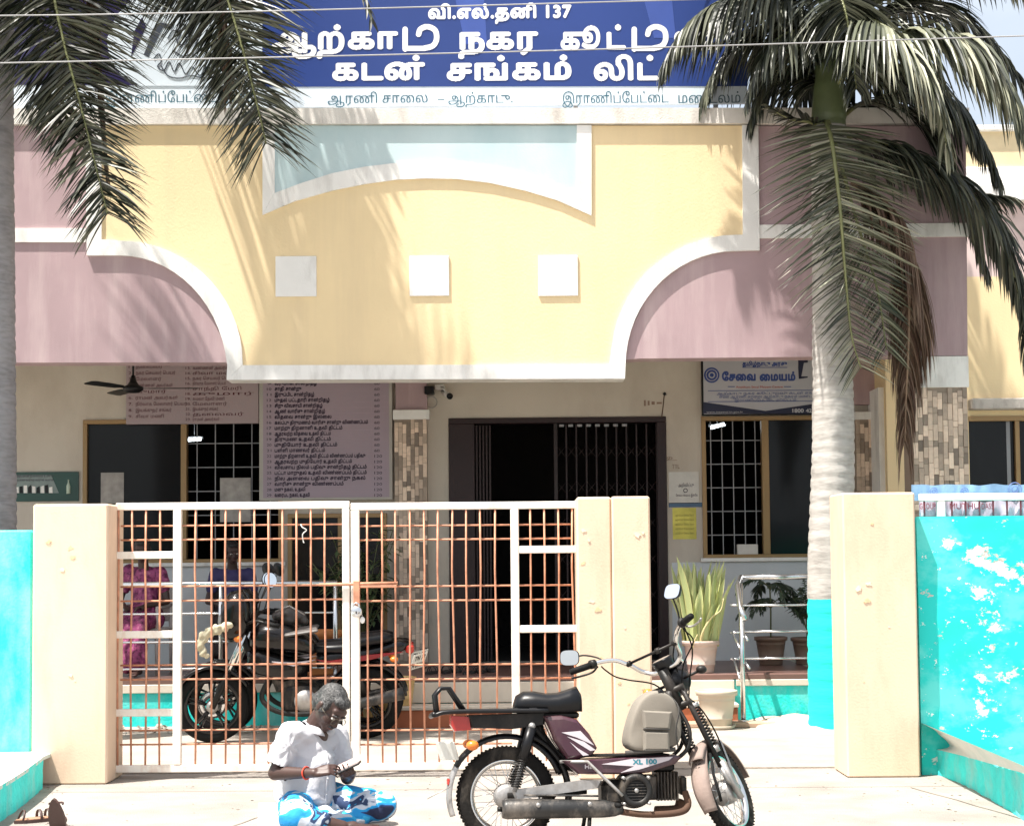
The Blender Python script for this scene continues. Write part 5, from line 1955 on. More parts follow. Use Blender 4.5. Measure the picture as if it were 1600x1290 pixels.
# rubble and debris along the plinth
random.seed(9)
rb = MB()
import bmesh as _b
for k in range(330):
    if k % 3 == 0:
        x, y_ = random.uniform(px_x(1190, 1110, 14.5), px_x(1300, 1110, 14.5) + .1), random.uniform(14.05, 14.8)
    else:
        x, y_ = random.uniform(-4.3, -1.6), random.uniform(14.2, 14.85)
    s = random.uniform(.008, .035) * (1.5 if k % 17 == 0 else 1)
    vs = [V((x, y_, .014 + s * .3)) + V((random.uniform(-1, 1) * s, random.uniform(-1, 1) * s, random.uniform(-.3, .7) * s)) for _ in range(6)]
    rb.add(vs, [(0, 1, 2), (0, 2, 3), (0, 3, 4), (1, 4, 5), (2, 5, 3), (1, 2, 5), (0, 4, 1), (3, 5, 4)])
ro = rb.build('rubble', mat('mortar_rubble', (.42, .37, .31), .95, var=.25, scale=30))
tag(ro, 'loose mortar rubble and litter along the foot of the porch', 'rubble', kind='stuff')
# grit, straw and leaf litter caught along the gate, piers and ledges
random.seed(19)
lt = MB()
spots = []
for k in range(230):
    u = random.random()
    if u < .45:
        p_ = gp(random.uniform(60, 1320), random.gauss(1222, 6))
    elif u < .6:
        p_ = gp(random.gauss(75, 14), random.uniform(1225, 1290))
    elif u < .8:
        p_ = gp(1440 + (random.random() ** 1.2) * 120 - random.uniform(0, 25), 1207 + random.uniform(0, 85))
    else:
        p_ = gp(random.uniform(80, 1500), random.uniform(1225, 1290))
    s_ = random.uniform(.002, .006)
    a_ = random.uniform(0, PI)
    dx, dy = math.cos(a_) * s_ * random.uniform(1, 4), math.sin(a_) * s_ * random.uniform(1, 4)
    lt.add([p_ + V((-dx, -dy, .001)), p_ + V((dy * .5, -dx * .5, s_ * .5)), p_ + V((dx, dy, .001)), p_ + V((-dy * .5, dx * .5, s_ * .9))], [(0, 1, 3), (1, 2, 3), (0, 2, 1)])
tag(lt.build('litter', mat('dry_litter', (.17, .14, .11), .95, var=.3, scale=40)), 'grit and dry leaf litter caught along the gate and ledges', 'litter', kind='stuff')
# dirt heap by the palm
mb = MB()
nx = 34
vs, fs = [], []
x0, x1 = px_x(1175, 1110, 14.5), px_x(1330, 1110, 14.5)
for j in range(16):
    for i in range(nx):
        x = x0 + (x1 - x0) * i / (nx - 1)
        y_ = 13.75 + 1.12 * j / 15
        e = math.sin(PI * i / (nx - 1)) ** .6 * math.sin(PI * min(j / 15 * .72 + .0, 1)) ** .8
        z = .013 + e * (.075 + .035 * noise.noise(V((x * 8, y_ * 8, 0)))) - (.01 if e < .02 else 0)
        vs.append((x, y_, z))
for j in range(15):
    for i in range(nx - 1):
        a = j * nx + i
        fs.append((a, a + 1, a + nx + 1, a + nx))
ho = MB().add(vs, fs, True).build('dirt_heap', mat('dusty_earth', (.44, .37, .30), .95, var=.2, scale=9, bump=1.0, bscale=40), None, normals=False)
tag(ho, 'low dusty heap of earth at the foot of the palm', kind='structure')
# ------------------------------------------------------------------ people
M_skin = mat('dark_brown_skin', (0.055, 0.027, 0.021), .48, var=.12, scale=14, bump=.15, bscale=180, spec=.5, bdist=.002)
M_skin2 = mat('deep_brown_skin', (0.05, 0.025, 0.02), .5, var=.1, scale=10, bump=.05)
M_sole = mat('paler_sole_skin', (0.26, 0.15, 0.11), .6, var=.1, scale=20)
M_hairg = ramp_mat('grey_hair', [(0, (.008, .008, .008)), (.5, (.032, .032, .032)), (1, (.15, .147, .143))], 55, rough=.55, detail=5, stretch=(1, 1, .55), bump=1.0, bscale=120, distort=1.2, bdist=.006)
M_hairb = mat('black_hair', (0.012, 0.011, 0.011), .45, var=.3, scale=60, bump=.8, bscale=140)
M_shirt = mat('white_cotton', (0.52, 0.52, 0.55), .9, var=.02, scale=6, bump=.5, bscale=28, bdist=.012)
M_lungi = ramp_mat('blue_batik_cloth', [(0, (.012, .02, .06)), (.24, (.015, .06, .20)), (.30, (.01, .24, .55)), (.50, (.03, .36, .66)), (.56, (.50, .54, .60)), (.70, (.35, .42, .52)), (.74, (.02, .04, .10)), (.88, (.02, .30, .58)), (1, (.75, .78, .80))],
                   4.6, rough=.85, detail=2, distort=.7, stretch=(1, 1.2, 1.7), contrast=(.27, .72), bump=.5, bscale=30, constant=True, loc=(1.3, .4, .9))
M_sthread = mat('red_thread', (.60, .06, .03), .8)


def face_parts(root, hc, f, u, s=1.0, hair=M_hairg, skin=M_skin, glasses=True, hname='hair', beard=False):
    """head features placed on the head frame: f forward, u up"""
    f = V(f).normalized()
    u = (V(u) - f * V(u).dot(f)).normalized()
    l = u.cross(f).normalized()      # person's left

    def W(x, y, z):     # x forward, y left, z up in head units (m)
        return V(hc) + (f * x + l * y + u * z) * s
    rot = Matrix((f, l, u)).transposed()
    # hair cap
    mb = MB()
    mb.ball(W(-.022, 0, .030), V((.092, .077, .093)) * s, 20, 14, rot)
    mb.ball(W(-.055, 0, -.015), V((.062, .072, .060)) * s, 16, 12, rot)
    mb.ball(W(.035, 0, .078), V((.048, .058, .028)) * s, 16, 12, rot)
    for sd in (-1, 1):
        mb.ball(W(.0, sd * .068, .012), V((.042, .014, .05)) * s, 12, 10, rot)
    h = remeshed(hname, mb, .006 * s, 3, hair, root, disp=lambda c, n: .0022 * noise.noise(c * 95) + .0016 * noise.noise(c * 240))
    # eyes, brows, lips
    for sd in (-1, 1):
        MB().ball(W(.082, sd * .031, -.004), V((.009, .013, .008)) * s, 10, 8, rot).build('eye', mat('eye_white', (.55, .50, .45), .3, bump=0), root)
        MB().ball(W(.089, sd * .031, -.006), V((.004, .006, .006)) * s, 8, 6, rot).build('iris', M_black, root)
        MB().tube([W(.091, sd * .014, .018), W(.096, sd * .030, .023), W(.083, sd * .050, .018)], .0036 * s, 6).build('eyebrow', hair, root)
    MB().tube([W(.088, -.022, -.066), W(.097, -.008, -.064), W(.0985, 0, -.065), W(.097, .008, -.064), W(.088, .022, -.066)], .0045 * s, 6).build('lips', mat('lip_skin', (.12, .05, .045), .5), root)
    if beard:
        MB().tube([W(.094, -.024, -.052), W(.103, 0, -.049), W(.094, .024, -.052)], .005 * s, 6).build('moustache', hair, root)
    if glasses:
        g_ = MB()
        for sd in (-1, 1):
            g_.torus(W(.104, sd * .032, -.006), .021 * s, .0016 * s, f, 20, 5)
            g_.tube([W(.104, sd * .053, -.004), W(.06, sd * .079, .0), W(.0, sd * .082, .0)], .0014 * s, 5)
        g_.tube([W(.105, -.011, -.004), W(.107, 0, .0), W(.105, .011, -.004)], .0016 * s, 5)
        g_.build('spectacles', mat('thin_metal_frame', (.10, .085, .06), .4, metal=.5, bump=0), root)
    return W, rot


def head_blob(mb, hc, f, u, s=1.0):
    f = V(f).normalized()
    u = (V(u) - f * V(u).dot(f)).normalized()
    l = u.cross(f).normalized()
    rot = Matrix((f, l, u)).transposed()

    def W(x, y, z):
        return V(hc) + (f * x + l * y + u * z) * s
    B_ = lambda c, r: mb.ball(W(*c), V(r) * s, 20, 14, rot)
    B_((-.014, 0, .028), (.092, .073, .088))
    B_((.018, 0, -.030), (.070, .060, .068))
    B_((.040, 0, -.062), (.045, .042, .042))
    B_((.066, 0, -.088), (.024, .026, .019))
    B_((.052, .036, -.028), (.030, .026, .030))
    B_((.052, -.036, -.028), (.030, .026, .030))
    B_((.066, 0, .034), (.026, .052, .026))
    B_((.078, .030, .012), (.014, .024, .010))
    B_((.078, -.030, .012), (.014, .024, .010))
    B_((.084, 0, -.062), (.016, .026, .018))
    mb.capsule(W(.082, 0, .006), .0085 * s, W(.104, 0, -.032), .0135 * s)
    B_((.095, .013, -.036), (.012, .009, .009))
    B_((.095, -.013, -.036), (.012, .009, .009))
    for sd in (-1, 1):
        B_((-.006, sd * .076, -.008), (.019, .010, .031))
        B_((-.004, sd * .081, .008), (.016, .008, .016))
    return W


def hand(mb, wrist, d, palm_n, thumb_side, curl=.6, s=1.0, spread=.18):
    """palm and five bent fingers: d = pointing direction, palm_n = palm facing, thumb_side = +1/-1 across"""
    d = V(d).normalized()
    n = (V(palm_n) - d * V(palm_n).dot(d)).normalized()
    c = d.cross(n).normalized() * thumb_side      # towards the thumb
    w = V(wrist)
    P_ = lambda a, b, e=0: w + (d * a + c * b + n * e) * s
    for b in (-.028, -.010, .010, .026):
        mb.capsule(P_(.012, b * .6), .016 * s, P_(.082, b), .0125 * s)
    mb.capsule(P_(.02, 0, .006), .017 * s, P_(.065, .0, .006), .016 * s)
    tips = []
    for k, (b, L_) in enumerate(((.030, .073), (.010, .082), (-.011, .076), (-.030, .060))):
        cu = curl * (1 + .12 * k)
        q_ = P_(.085, b)
        dd = (d + c * (.12 - .09 * k) * spread * 5).normalized()
        r = .0088 - .0006 * k
        ang = cu * .55
        for seg in (.44, .32, .24):
            dd = (Quaternion(d.cross(n).normalized(), 0) @ dd)
            dd = (dd * math.cos(ang) + n * math.sin(ang)).normalized()
            q2 = q_ + dd * L_ * seg * s
            mb.capsule(q_, r * s, q2, (r - .0009) * s, 10, 4)
            q_ = q2
            r -= .0007
            ang = cu * .75
        tips.append(q_)
    q_ = P_(.022, .026, .004)
    for (dv, L_, r) in (((.62, .55, .35), .038, .0125), ((.85, .25, .40), .030, .0105), ((.95, .0, .30), .024, .0092)):
        dv = (d * dv[0] + c * dv[1] + n * dv[2]).normalized()
        q2 = q_ + dv * L_ * s
        mb.capsule(q_, r * s, q2, (r - .0012) * s, 10, 4)
        q_ = q2
    tips.append(q_)
    return tips


# --- the man reading his phone on the ground
YM = 9.1
O_ = gp(482, 1292, 0)
YM = O_.y
MAN = tag(empty('person', O_), 'grey haired man in white shirt and blue lungi sitting cross legged with a phone', 'person')


def M(px, py, dy=0.0):
    q_ = at(px, py, YM + dy)
    return q_ - O_


hip = M(474, 1258, .10)
hip.z = .13
shR, shL = M(455, 1147, -.10), M(524, 1150, .14)
neck = M(494, 1131, .01)
hc = M(516, 1104, -.05)
fdir = V((.50, -.50, -.70))
udir = V((.62, -.25, .74))
elR, wrR = M(430, 1207, -.14), M(491, 1207, -.30)
elL, wrL = M(543, 1214, .06), M(549, 1210, -.10)
sk = MB()
head_blob(sk, hc, fdir, udir, 1.08)
# neck, chest core
sk.capsule(neck + V((-.02, 0, -.03)), .062, hc + V((-.035, .03, -.02)), .055)
sk.capsule(neck + V((-.0, .0, -.05)), .075, hip + V((.02, 0, .15)), .10)
for a, b, r1, r2 in ((shR, elR, .050, .040), (elR, wrR, .042, .026), (shL, elL, .050, .040), (elL, wrL, .041, .026)):
    sk.capsule(a, r1, b, r2, 16)
sk.ball(elR, (.042, .042, .042), 12, 8)
tR = hand(sk, wrR, (M(520, 1200, -.30) - wrR), V((.45, .55, -.55)), 1, .75, 1.0)
tL = hand(sk, wrL, V((-.02, -.55, .10)), V((-.35, -.1, .9)), 1, .9, 1.0)
# feet and shins out of the cloth
knR, knL = M(462, 1270, -.38), M(598, 1243, -.14)
knR.z = .115
knL.z = .14
anR = V((M(535, 1280, -.34).x, -.33, .055))
toR = V((M(588, 1275, -.30).x, -.27, .055))
anL = V((M(520, 1280, -.20).x, -.18, .05))
sk.capsule(knR, .055, anR, .036, 14)
sk.capsule(knL, .055, anL, .036, 14)


def foot(mb, an, toe, s=1.0):
    d = (toe - an).normalized()
    sd = d.cross(V((0, 0, 1))).normalized()
    heel = an - d * .035 + V((0, 0, -.008))
    mb.capsule(heel, .030, an + d * .06, .030)
    for b in (-.022, 0, .02):
        mb.capsule(an + d * .04 + sd * b * .6, .022, an + d * .155 + sd * b + V((0, 0, -.012)), .017)
    for k in range(5):
        b = -.034 + .017 * k
        r = .014 if k == 0 else .0095 - .0005 * k
        mb.capsule(an + d * .16 + sd * b + V((0, 0, -.014)), r + .002, an + d * (.208 - .008 * k) + sd * b * 1.05 + V((0, 0, -.018)), r)


foot(sk, anR, toR)
foot(sk, anL, V((anL.x - .16, anL.y - .16, .045)))
remeshed('body', sk, .0055, 4, M_skin, MAN, fac=.5)
W_, rot_ = face_parts(MAN, hc, fdir, udir, 1.08, beard=True)

# shirt
sh = MB()
ch = M(484, 1180, .02)
sh.capsule(shR + V((.03, .03, -.02)), .085, shL + V((-.03, -.03, -.02)), .085, 18)
sh.capsule(neck + V((-.03, .02, -.06)), .095, ch, .145, 18)
sh.capsule(ch + V((-.02, .0, 0)), .15, hip + V((0, -.02, .05)), .165, 18)
sh.capsule(ch + V((.05, -.05, -.04)), .10, hip + V((.07, -.10, .07)), .135, 18)
sh.capsule(shR, .078, shR.lerp(elR, .80), .078, 18)
sh.capsule(shL, .075, shL.lerp(elL, .72), .075, 18)
sh.capsule(neck + V((0, 0, -.03)), .066, neck + V((.01, 0, .012)), .062, 16)


def shirt_folds(c, n):
    d = .011 * math.sin(38 * (c.z + .6 * c.x) + 5 * noise.noise(c * 6)) * max(0, noise.noise(c * 5 + V((3, 1, 2))) + .4)
    # creases radiating from the armpit and at the elbow bend
    for a, k, am in ((shR.lerp(elR, .3), 60, .006), (elR, 80, .005), (M(530, 1180, .05), 60, .005)):
        r = (c - a)
        if r.length < .2:
            ang = math.atan2(r.z, r.x + r.y * .4)
            d += am * math.sin(ang * 9 + 2 * noise.noise(c * 9)) * (1 - r.length / .2) * min(1, r.length / .05)
    return d + .006 * noise.noise(c * 13) + .003 * noise.noise(c * 26)


def cut_mesh(o, fn):
    """drop faces for which fn(center) is true"""
    bm = bmesh.new()
    bm.from_mesh(o.data)
    bmesh.ops.delete(bm, geom=[f for f in bm.faces if fn(f.calc_center_median())], context='FACES')
    bm.to_mesh(o.data)
    bm.free()


shirt = remeshed('shirt', sh, .008, 3, M_shirt, MAN, disp=shirt_folds)
aR = (elR - shR).normalized()
aL = (elL - shL).normalized()
cutp = shR.lerp(elR, .80)
cutL = shL.lerp(elL, .74)
cut_mesh(shirt, lambda c: (c.z < .085) or ((c - cutp).dot(aR) > 0 and (c - cutp).length < .11 and c.x < ch.x - .03) or ((c - cutL).dot(aL) > 0 and (c - cutL).length < .10)
         or ((c - (neck + V((.005, 0, -.0)))).dot(V((.35, -.25, 1)).normalized()) > 0.012 and (c - neck).length < .12)
         or ((c - neck).dot(V((.55, -.45, .70)).normalized()) > 0.028 - .6 * abs((c - neck).dot(V((.63, .77, 0)))) * -1 and (c - neck).length < .13 and (c - neck).dot(V((.77, -.63, 0))) > 0))
# collar, placket, buttons, pocket, cuff rims
cl = []
for i in range(17):
    a = R(-150 + 300 * i / 16)
    f2 = V((.72, -.62, 0)).normalized()
    s2 = V((f2.y, -f2.x, 0))
    q_ = neck + V((.005, -.0, -.005)) + f2 * .068 * math.cos(a) + s2 * .066 * math.sin(a)
    q_.z += -.028 * math.cos(a) ** 2 * (1 if math.cos(a) > 0 else -.4)
    cl.append(q_)
mb = MB()
vs = []
for i, q_ in enumerate(cl):
    out = (q_ - neck)
    out.z = 0
    out.normalize()
    e = 1 + .9 * (abs(i - 8) / 8) ** 0 * (1 if 5 <= i <= 11 else .5)
    vs += [q_ + V((0, 0, .012)), q_ + out * .020 * e + V((0, 0, -.014 * e))]
for i in range(16):
    if i in (8,):
        continue
    mb.add([vs[2 * i], vs[2 * i + 1], vs[2 * i + 3], vs[2 * i + 2]], [(0, 1, 2, 3)], True)
co = mb.build('collar', M_shirt, MAN)
sol = co.modifiers.new('s', 'SOLIDIFY')
sol.thickness = .004


def on_surface(o, p, d):
    hit, loc, nn, _ = o.ray_cast(p - d * .6, d)
    return (loc, nn) if hit else (p, -d)


fr_dir = V((-.62, .78, -.0)).normalized()
pl_pts = []
for t_ in range(12):
    z = .44 - .030 * t_
    base = V((neck.x + .015 - .010 * t_ * .2, neck.y - .02, z))
    loc, nn = on_surface(shirt, base, fr_dir)
    pl_pts.append(loc + nn * .003)
MB().tube(pl_pts, .010, 6, flat=.22, up=-fr_dir).build('button_placket', M_shirt, MAN)
for t_ in (2, 5, 8):
    MB().ball(pl_pts[t_] - fr_dir * .003, (.005, .005, .005), 8, 6).build('button', mat('shirt_button', (.6, .6, .6), .4, bump=0), MAN)
# thread on the wrist
tw = elR.lerp(wrR, .80)
MB().torus(tw, .034, .0045, wrR - elR, 24, 6).build('wrist_thread', M_sthread, MAN)

# lungi
lg = MB()
hR, hL = hip + V((-.02, -.09, -.01)), hip + V((.09, .03, 0))
lg.capsule(hip + V((0, 0, 0)), .15, hip + V((.05, -.03, .0)), .14, 18)
lg.capsule(hR, .115, knR, .088, 18)
lg.capsule(hL, .115, knL + V((.0, 0, .0)), .082, 18)
lg.capsule(knR, .085, knR.lerp(anR, .50), .066, 18)
lg.capsule(knL, .08, knL.lerp(anL, .55), .06, 18)
lg.capsule(hip + V((.07, -.10, -.03)), .09, V((.16, -.20, .06)), .05, 16)
lg.capsule(knL + V((-.10, -.05, -.05)), .05, V((.12, -.16, .05)), .05, 16)


def lungi_folds(c, n):
    d = .009 * math.sin(30 * (c.x * .8 - c.y * .5 + c.z) + 7 * noise.noise(c * 5)) * (0.4 + noise.noise(c * 6 + V((9, 2, 2))))
    return d + .005 * noise.noise(c * 14)


lungi = remeshed('lungi', lg, .009, 3, M_lungi, MAN, disp=lungi_folds)
for v in lungi.data.vertices:
    v.co.z = max(v.co.z, .012)
for v in shirt.data.vertices:
    v.co.z = max(v.co.z, .03)

# phone in a flip case
pc = M(544, 1199, -.26)
ph = tag(empty('phone', O_ + pc), 'dark phone with open pale cover held in both hands of the seated man', 'phone')
nrm = V((-.42, -.05, .90)).normalized()
xa = V((.85, -.10, .42)).normalized()
xa = (xa - nrm * xa.dot(nrm)).normalized()
ya = nrm.cross(xa)
rm = Matrix((xa, ya, nrm)).transposed()
MB().bbox((-.075, -.038, -.005), (.075, .038, .005), .003, rm, (0, 0, 0)).build('phone_body', M_black, ph)
MB().bbox((-.070, -.034, .0052), (.070, .034, .0060), .0003, rm, (0, 0, 0)).build('screen', mat('dim_screen', (.05, .06, .07), .15, bump=0), ph)
MB().bbox((-.076, .039, -.006), (.076, .115, -.003), .001, Quaternion(xa, R(14)).to_matrix() @ rm, (0, 0, 0)).build('case_flap', mat('dusty_pink_case', (.52, .38, .34), .7), ph)

# cloth / paper he sits on
mt = tag(empty('sitting_mat', gp(470, 1285, .0)), 'white sheet of cloth and newspaper spread under the seated man', 'mat')
c0 = mt.location
pts = [gp(404, 1256, .0), gp(432, 1256, 0), gp(520, 1262, 0), gp(600, 1272, 0), gp(603, 1283, 0), gp(560, 1288, 0), gp(540, 1300, 0), gp(470, 1310, 0), gp(402, 1306, 0)]
n = len(pts)
MB().slab([((p_ - c0).x, (p_ - c0).y) for p_ in pts], .004, .010).build('cloth_sheet', mat('white_cloth_mat', (.40, .41, .44), .9, var=.05, scale=9, bump=.5, bscale=16, bdist=.02), mt)
pts = [gp(535, 1277, .0), gp(602, 1268, 0), gp(606, 1281, 0), gp(560, 1287, 0), gp(533, 1290, 0)]
MB().slab([((p_ - c0).x, (p_ - c0).y) for p_ in pts], .011, .019).build('folded_newspaper', mat('newsprint', (.58, .54, .48), .9, var=.2, scale=40), mt)


# --- visitors on the porch
def chair(loc, rz, label, m):
    t = tag(empty('chair', loc, (0, 0, rz)), label, 'chair')
    MB().bbox((-.22, -.21, .42), (.22, .21, .445), .01).build('seat', m, t)
    MB().bbox((-.21, .19, .50), (.21, .215, .86), .01).build('backrest', m, t)
    for x in (-.2, .2):
        for y_ in (-.19, .2):
            MB().tube([(x, y_, 0), (x * .95, y_ * .97, .42 if y_ < 0 else .86)], .016, 8).build('leg', m, t)
        MB().tube([(x, -.19, .42), (x, -.19, .64), (x, .2, .66)], .016, 8).build('arm', m, t)
    return t


def seated(loc, rz, label, cloth, hairm, female=True, hs=1.0, sh_m=None):
    t = tag(empty('person', loc, (0, 0, rz)), label, 'person')
    sk = MB()
    hc = V((0, -.05, 1.20))
    f, u = V((.25, -1, -.25)), V((0, -.2, 1))
    head_blob(sk, hc, f, u, 1.0)
    sk.capsule((0, .0, 1.0), .052, (0, -.03, 1.12), .05)
    sk.capsule((0, .02, .95), .10, (0, .03, .6), .12)
    el = []
    for s in (-1, 1):
        a, e, w = V((s * .17, .02, .98)), V((s * .24, -.02, .70)), V((s * .10, -.24, .66))
        sk.capsule(a, .045, e, .036)
        sk.capsule(e, .037, w, .024)
        hand(sk, w, V((-s * .6, -.8, -.15)), V((0, 0, -1)), s, .7, .9)
        sk.capsule((s * .10, .02, .52), .07, (s * .12, -.40, .50), .055)
        sk.capsule((s * .12, -.40, .50), .055, (s * .11, -.42, .08), .035)
        foot(sk, V((s * .11, -.42, .05)), V((s * .12, -.62, .04)))
    remeshed('body', sk, .009, 3, M_skin2, t)
    face_parts(t, hc, f, u, 1.0, hair=hairm, glasses=False)
    if female:
        MB().ball((0, .09, 1.16), (.05, .05, .06)).build('hair_bun', hairm, t)
    g_ = MB()
    g_.capsule((-.15, .02, .96), .07, (.15, .02, .96), .07)
    g_.capsule((0, .02, .92), .125, (0, .03, .62), .15)
    for s in (-1, 1):
        a, e = V((s * .17, .02, .98)), V((s * .24, -.02, .70))
        g_.capsule(a, .062, a.lerp(e, .55), .058)
    if not female:
        remeshed('shirt', g_, .014, 3, cloth, t, disp=lambda c, n: .006 * noise.noise(c * 14))
        g_ = MB()
    for s in (-1, 1):
        g_.capsule((s * .09, .03, .53), .115, (s * .12, -.40, .51), .085)
        g_.capsule((s * .12, -.40, .50), .085, (s * .12, -.43, .14 if female else .2), .075)
    if female:
        g_.capsule((0, -.40, .46), .09, (0, -.43, .12), .09)
        g_.capsule((-.16, .02, .99), .075, (.12, -.10, .62), .075)
        g_.capsule((0, .0, .56), .15, (0, -.2, .54), .13)
    remeshed('saree' if female else 'trousers', g_, .014, 3, cloth if female else sh_m, t, disp=lambda c, n: .010 * math.sin(c.x * 60 + 5 * noise.noise(c * 6)) * .6 + .006 * noise.noise(c * 12))
    return t


M_saree = ramp_mat('pink_saree_cloth', [(0, (.08, .01, .04)), (.36, (.12, .015, .06)), (.44, (.22, .03, .11)), (.8, (.27, .05, .14)), (1, (.36, .12, .19))], 20, rough=.7, detail=2, contrast=(.3, .65))
M_purp = mat('violet_shirt', (.045, .038, .12), .8, var=.1, scale=9)
wl_ = V((px_x(225, 1060, YF + .75), YF + .75, ZF + .001))
chair(wl_ + V((0, .0, 0)), R(-8), 'pale plastic chair under the woman in the pink saree', mat('pale_plastic', (.5, .45, .42), .5))
seated(wl_ + V((0, -.02, 0)), R(-8), 'woman in a dark patterned pink saree seated on the porch behind the left gate', M_saree, M_hairb)
wl2 = V((px_x(366, 1060, YW - .45), YW - .55, ZF + .001))
chair(wl2, R(10), 'dark chair under the visitor in the violet shirt', mat('dark_plastic', (.08, .06, .06), .5))
seated(wl2 + V((0, -.02, -.02)), R(10), 'visitor in a violet shirt seated on the porch behind the motorcycle', M_purp, M_hairb, False, sh_m=M_maroon)
# ------------------------------------------------------------------ moped in the foreground
def spoked_wheel(root, name, c, r, tw, axis, n_sp, m_rim, tyre_m, brake=True, xf=None, hubm=None):
    """wheel > tyre, rim, hub, spokes"""
    c = V(c)
    ax = V(axis).normalized()
    q = V((0, 0, 1)).rotation_difference(ax)
    L_ = lambda rad, a, h: c + q @ V((rad * math.cos(a), rad * math.sin(a), h))
    k = 12
    prof = [(r - tw * .62 + tw * .62 * math.cos(2 * PI * i / k), tw * .5 * math.sin(2 * PI * i / k)) for i in range(k)]
    w = MB().lathe(prof, c, ax, 64, True, closed=True).build(name, tyre_m, root)
    # tread blocks
    tb_ = MB()
    for i in range(72):
        a = 2 * PI * i / 72
        for s in (-1, 1):
            a2 = a + (.02 if s > 0 else 0)
            h0 = s * tw * .08
            h1 = s * tw * .36
            p0, p1 = L_(r + .001, a2, h0), L_(r - tw * .10, a2 + .03, h1)
            t_ = (L_(r, a2 + .03, h0) - L_(r, a2, h0))
            t_ = t_ * .62
            up_ = (L_(r + .006, a2, h0) - L_(r, a2, h0))
            tb_.add([p0 - up_ * .5, p1 - up_ * .5, p1 + t_ - up_ * .5, p0 + t_ - up_ * .5, p0 + up_ * .7, p1 + up_ * .7, p1 + t_ + up_ * .7, p0 + t_ + up_ * .7],
                    [(4, 5, 6, 7), (0, 1, 5, 4), (1, 2, 6, 5), (2, 3, 7, 6), (3, 0, 4, 7)])
    tr = tb_.build('tread', tyre_m, w)
    tr['kind'] = 'stuff'
    ri = r - tw * 1.12
    MB().lathe([(ri - .012, -tw * .12), (ri, -tw * .34), (ri + .012, -tw * .40), (ri + .014, -tw * .34), (ri + .002, -tw * .2), (ri + .002, tw * .2), (ri + .014, tw * .34), (ri + .012, tw * .40), (ri, tw * .34), (ri - .012, tw * .12)], c, ax, 56, True, closed=True).build('rim', m_rim, w)
    MB().lathe([(.001, -.055), (.05, -.055), (.062, -.045), (.068, -.02), (.068, .02), (.062, .045), (.05, .055), (.001, .055)], c, ax, 28).build('hub', hubm or M_alum, w)
    sp = MB()
    for i in range(n_sp):
        a = 2 * PI * i / n_sp
        s = 1 if i % 2 else -1
        cr = .32 if (i // 2) % 2 else -.32
        sp.tube([L_(.062, a + cr, s * .035), L_(ri, a, s * .004)], .0017, 4)
    so = sp.build('spokes', M_steel, w)
    so['kind'] = 'stuff'
    return w


M_alum = mat('dull_aluminium', (.38, .37, .36), .45, metal=.6, var=.15, scale=20, dirt=(.2, .16, .12), dirt_amt=.5, dirt_scale=14)
M_chrome = mat('dusty_chrome', (.72, .71, .69), .16, metal=1.0, var=.05, bump=0)
M_mar = mat('maroon_paint', (0.040, 0.008, 0.018), .28, var=.1, scale=4, bump=.03, coat=.4, dirt=(.22, .17, .14), dirt_amt=.25, dirt_scale=5)
M_dkm = mat('dusty_black_metal', (0.009, 0.0085, 0.008), .45, spec=.25, var=.25, scale=12, bump=.1, dirt=(.075, .06, .05), dirt_amt=.35, dirt_scale=7)
M_eng = mat('engine_casting', (0.013, 0.0125, 0.012), .5, spec=.3, var=.25, scale=20, dirt=(.22, .18, .14), dirt_amt=.6, dirt_scale=12)
M_muff = mat('scuffed_muffler', (0.03, 0.03, 0.03), .42, metal=.35, var=.3, scale=9, dirt=(.30, .26, .22), dirt_amt=.6, dirt_scale=9)
M_seat = mat('black_vinyl', (0.004, 0.0045, 0.006), .36, spec=.3, var=.1, bump=.2, bscale=220, bdist=.002)
M_redl = mat('red_lamp_lens', (.42, .03, .02), .2, bump=0, coat=.3)
M_oral = mat('orange_lamp_lens', (.75, .20, .03), .25, bump=0)
M_dusty = mat('dusty_brown_flap', (.22, .165, .14), .75, var=.15, scale=9, bump=.2, dirt=(.24, .19, .16), dirt_amt=.6, dirt_scale=7)
M_tyre = mat('dusty_tyre', (.011, .010, .009), .85, spec=.2, var=.2, scale=16, bump=.3, dirt=(.16, .135, .11), dirt_amt=.5, dirt_scale=8)
M_strw = mat('silver_sticker', (.55, .50, .53), .4, bump=0)
M_canvas = mat('grey_canvas', (.20, .18, .15), .95, var=.08, scale=8, bump=.6, bscale=300, bdist=.003)
M_canvd = mat('dark_canvas_trim', (.06, .055, .05), .9)

g0 = gp(792, 1322, 0)
YAW, LEAN = R(5), R(-5)
MO = tag(empty('moped', g0), 'dusty maroon moped with black carrier parked beside the seated man', 'moped')
MO.rotation_euler = (LEAN, 0, YAW)
MO.rotation_mode = 'XYZ'
rw = spoked_wheel(MO, 'wheel', (0, 0, .262), .262, .072, (0, 1, 0), 36, M_chrome, M_tyre)
# steering: everything below goes through ST
AX0 = V((.875, 0, .88))
AXD = V((-math.sin(R(25)), 0, math.cos(R(25)))).normalized()
STQ = Quaternion(AXD, R(55))


def ST(p):
    p = V(p)
    k = min(max((p.z - .95) / .12, 0), 1)      # the bars sweep back from the clamp
    p.x -= .055 * k
    p.z -= .065 * k
    return AX0 + STQ @ (p - AX0)


def STL(l):
    return [ST(p) for p in l]


fc = ST((1.20, 0, .262))
fax = STQ @ V((0, 1, 0))
fw = spoked_wheel(MO, 'wheel', fc, .262, .064, fax, 36, M_chrome, M_tyre)
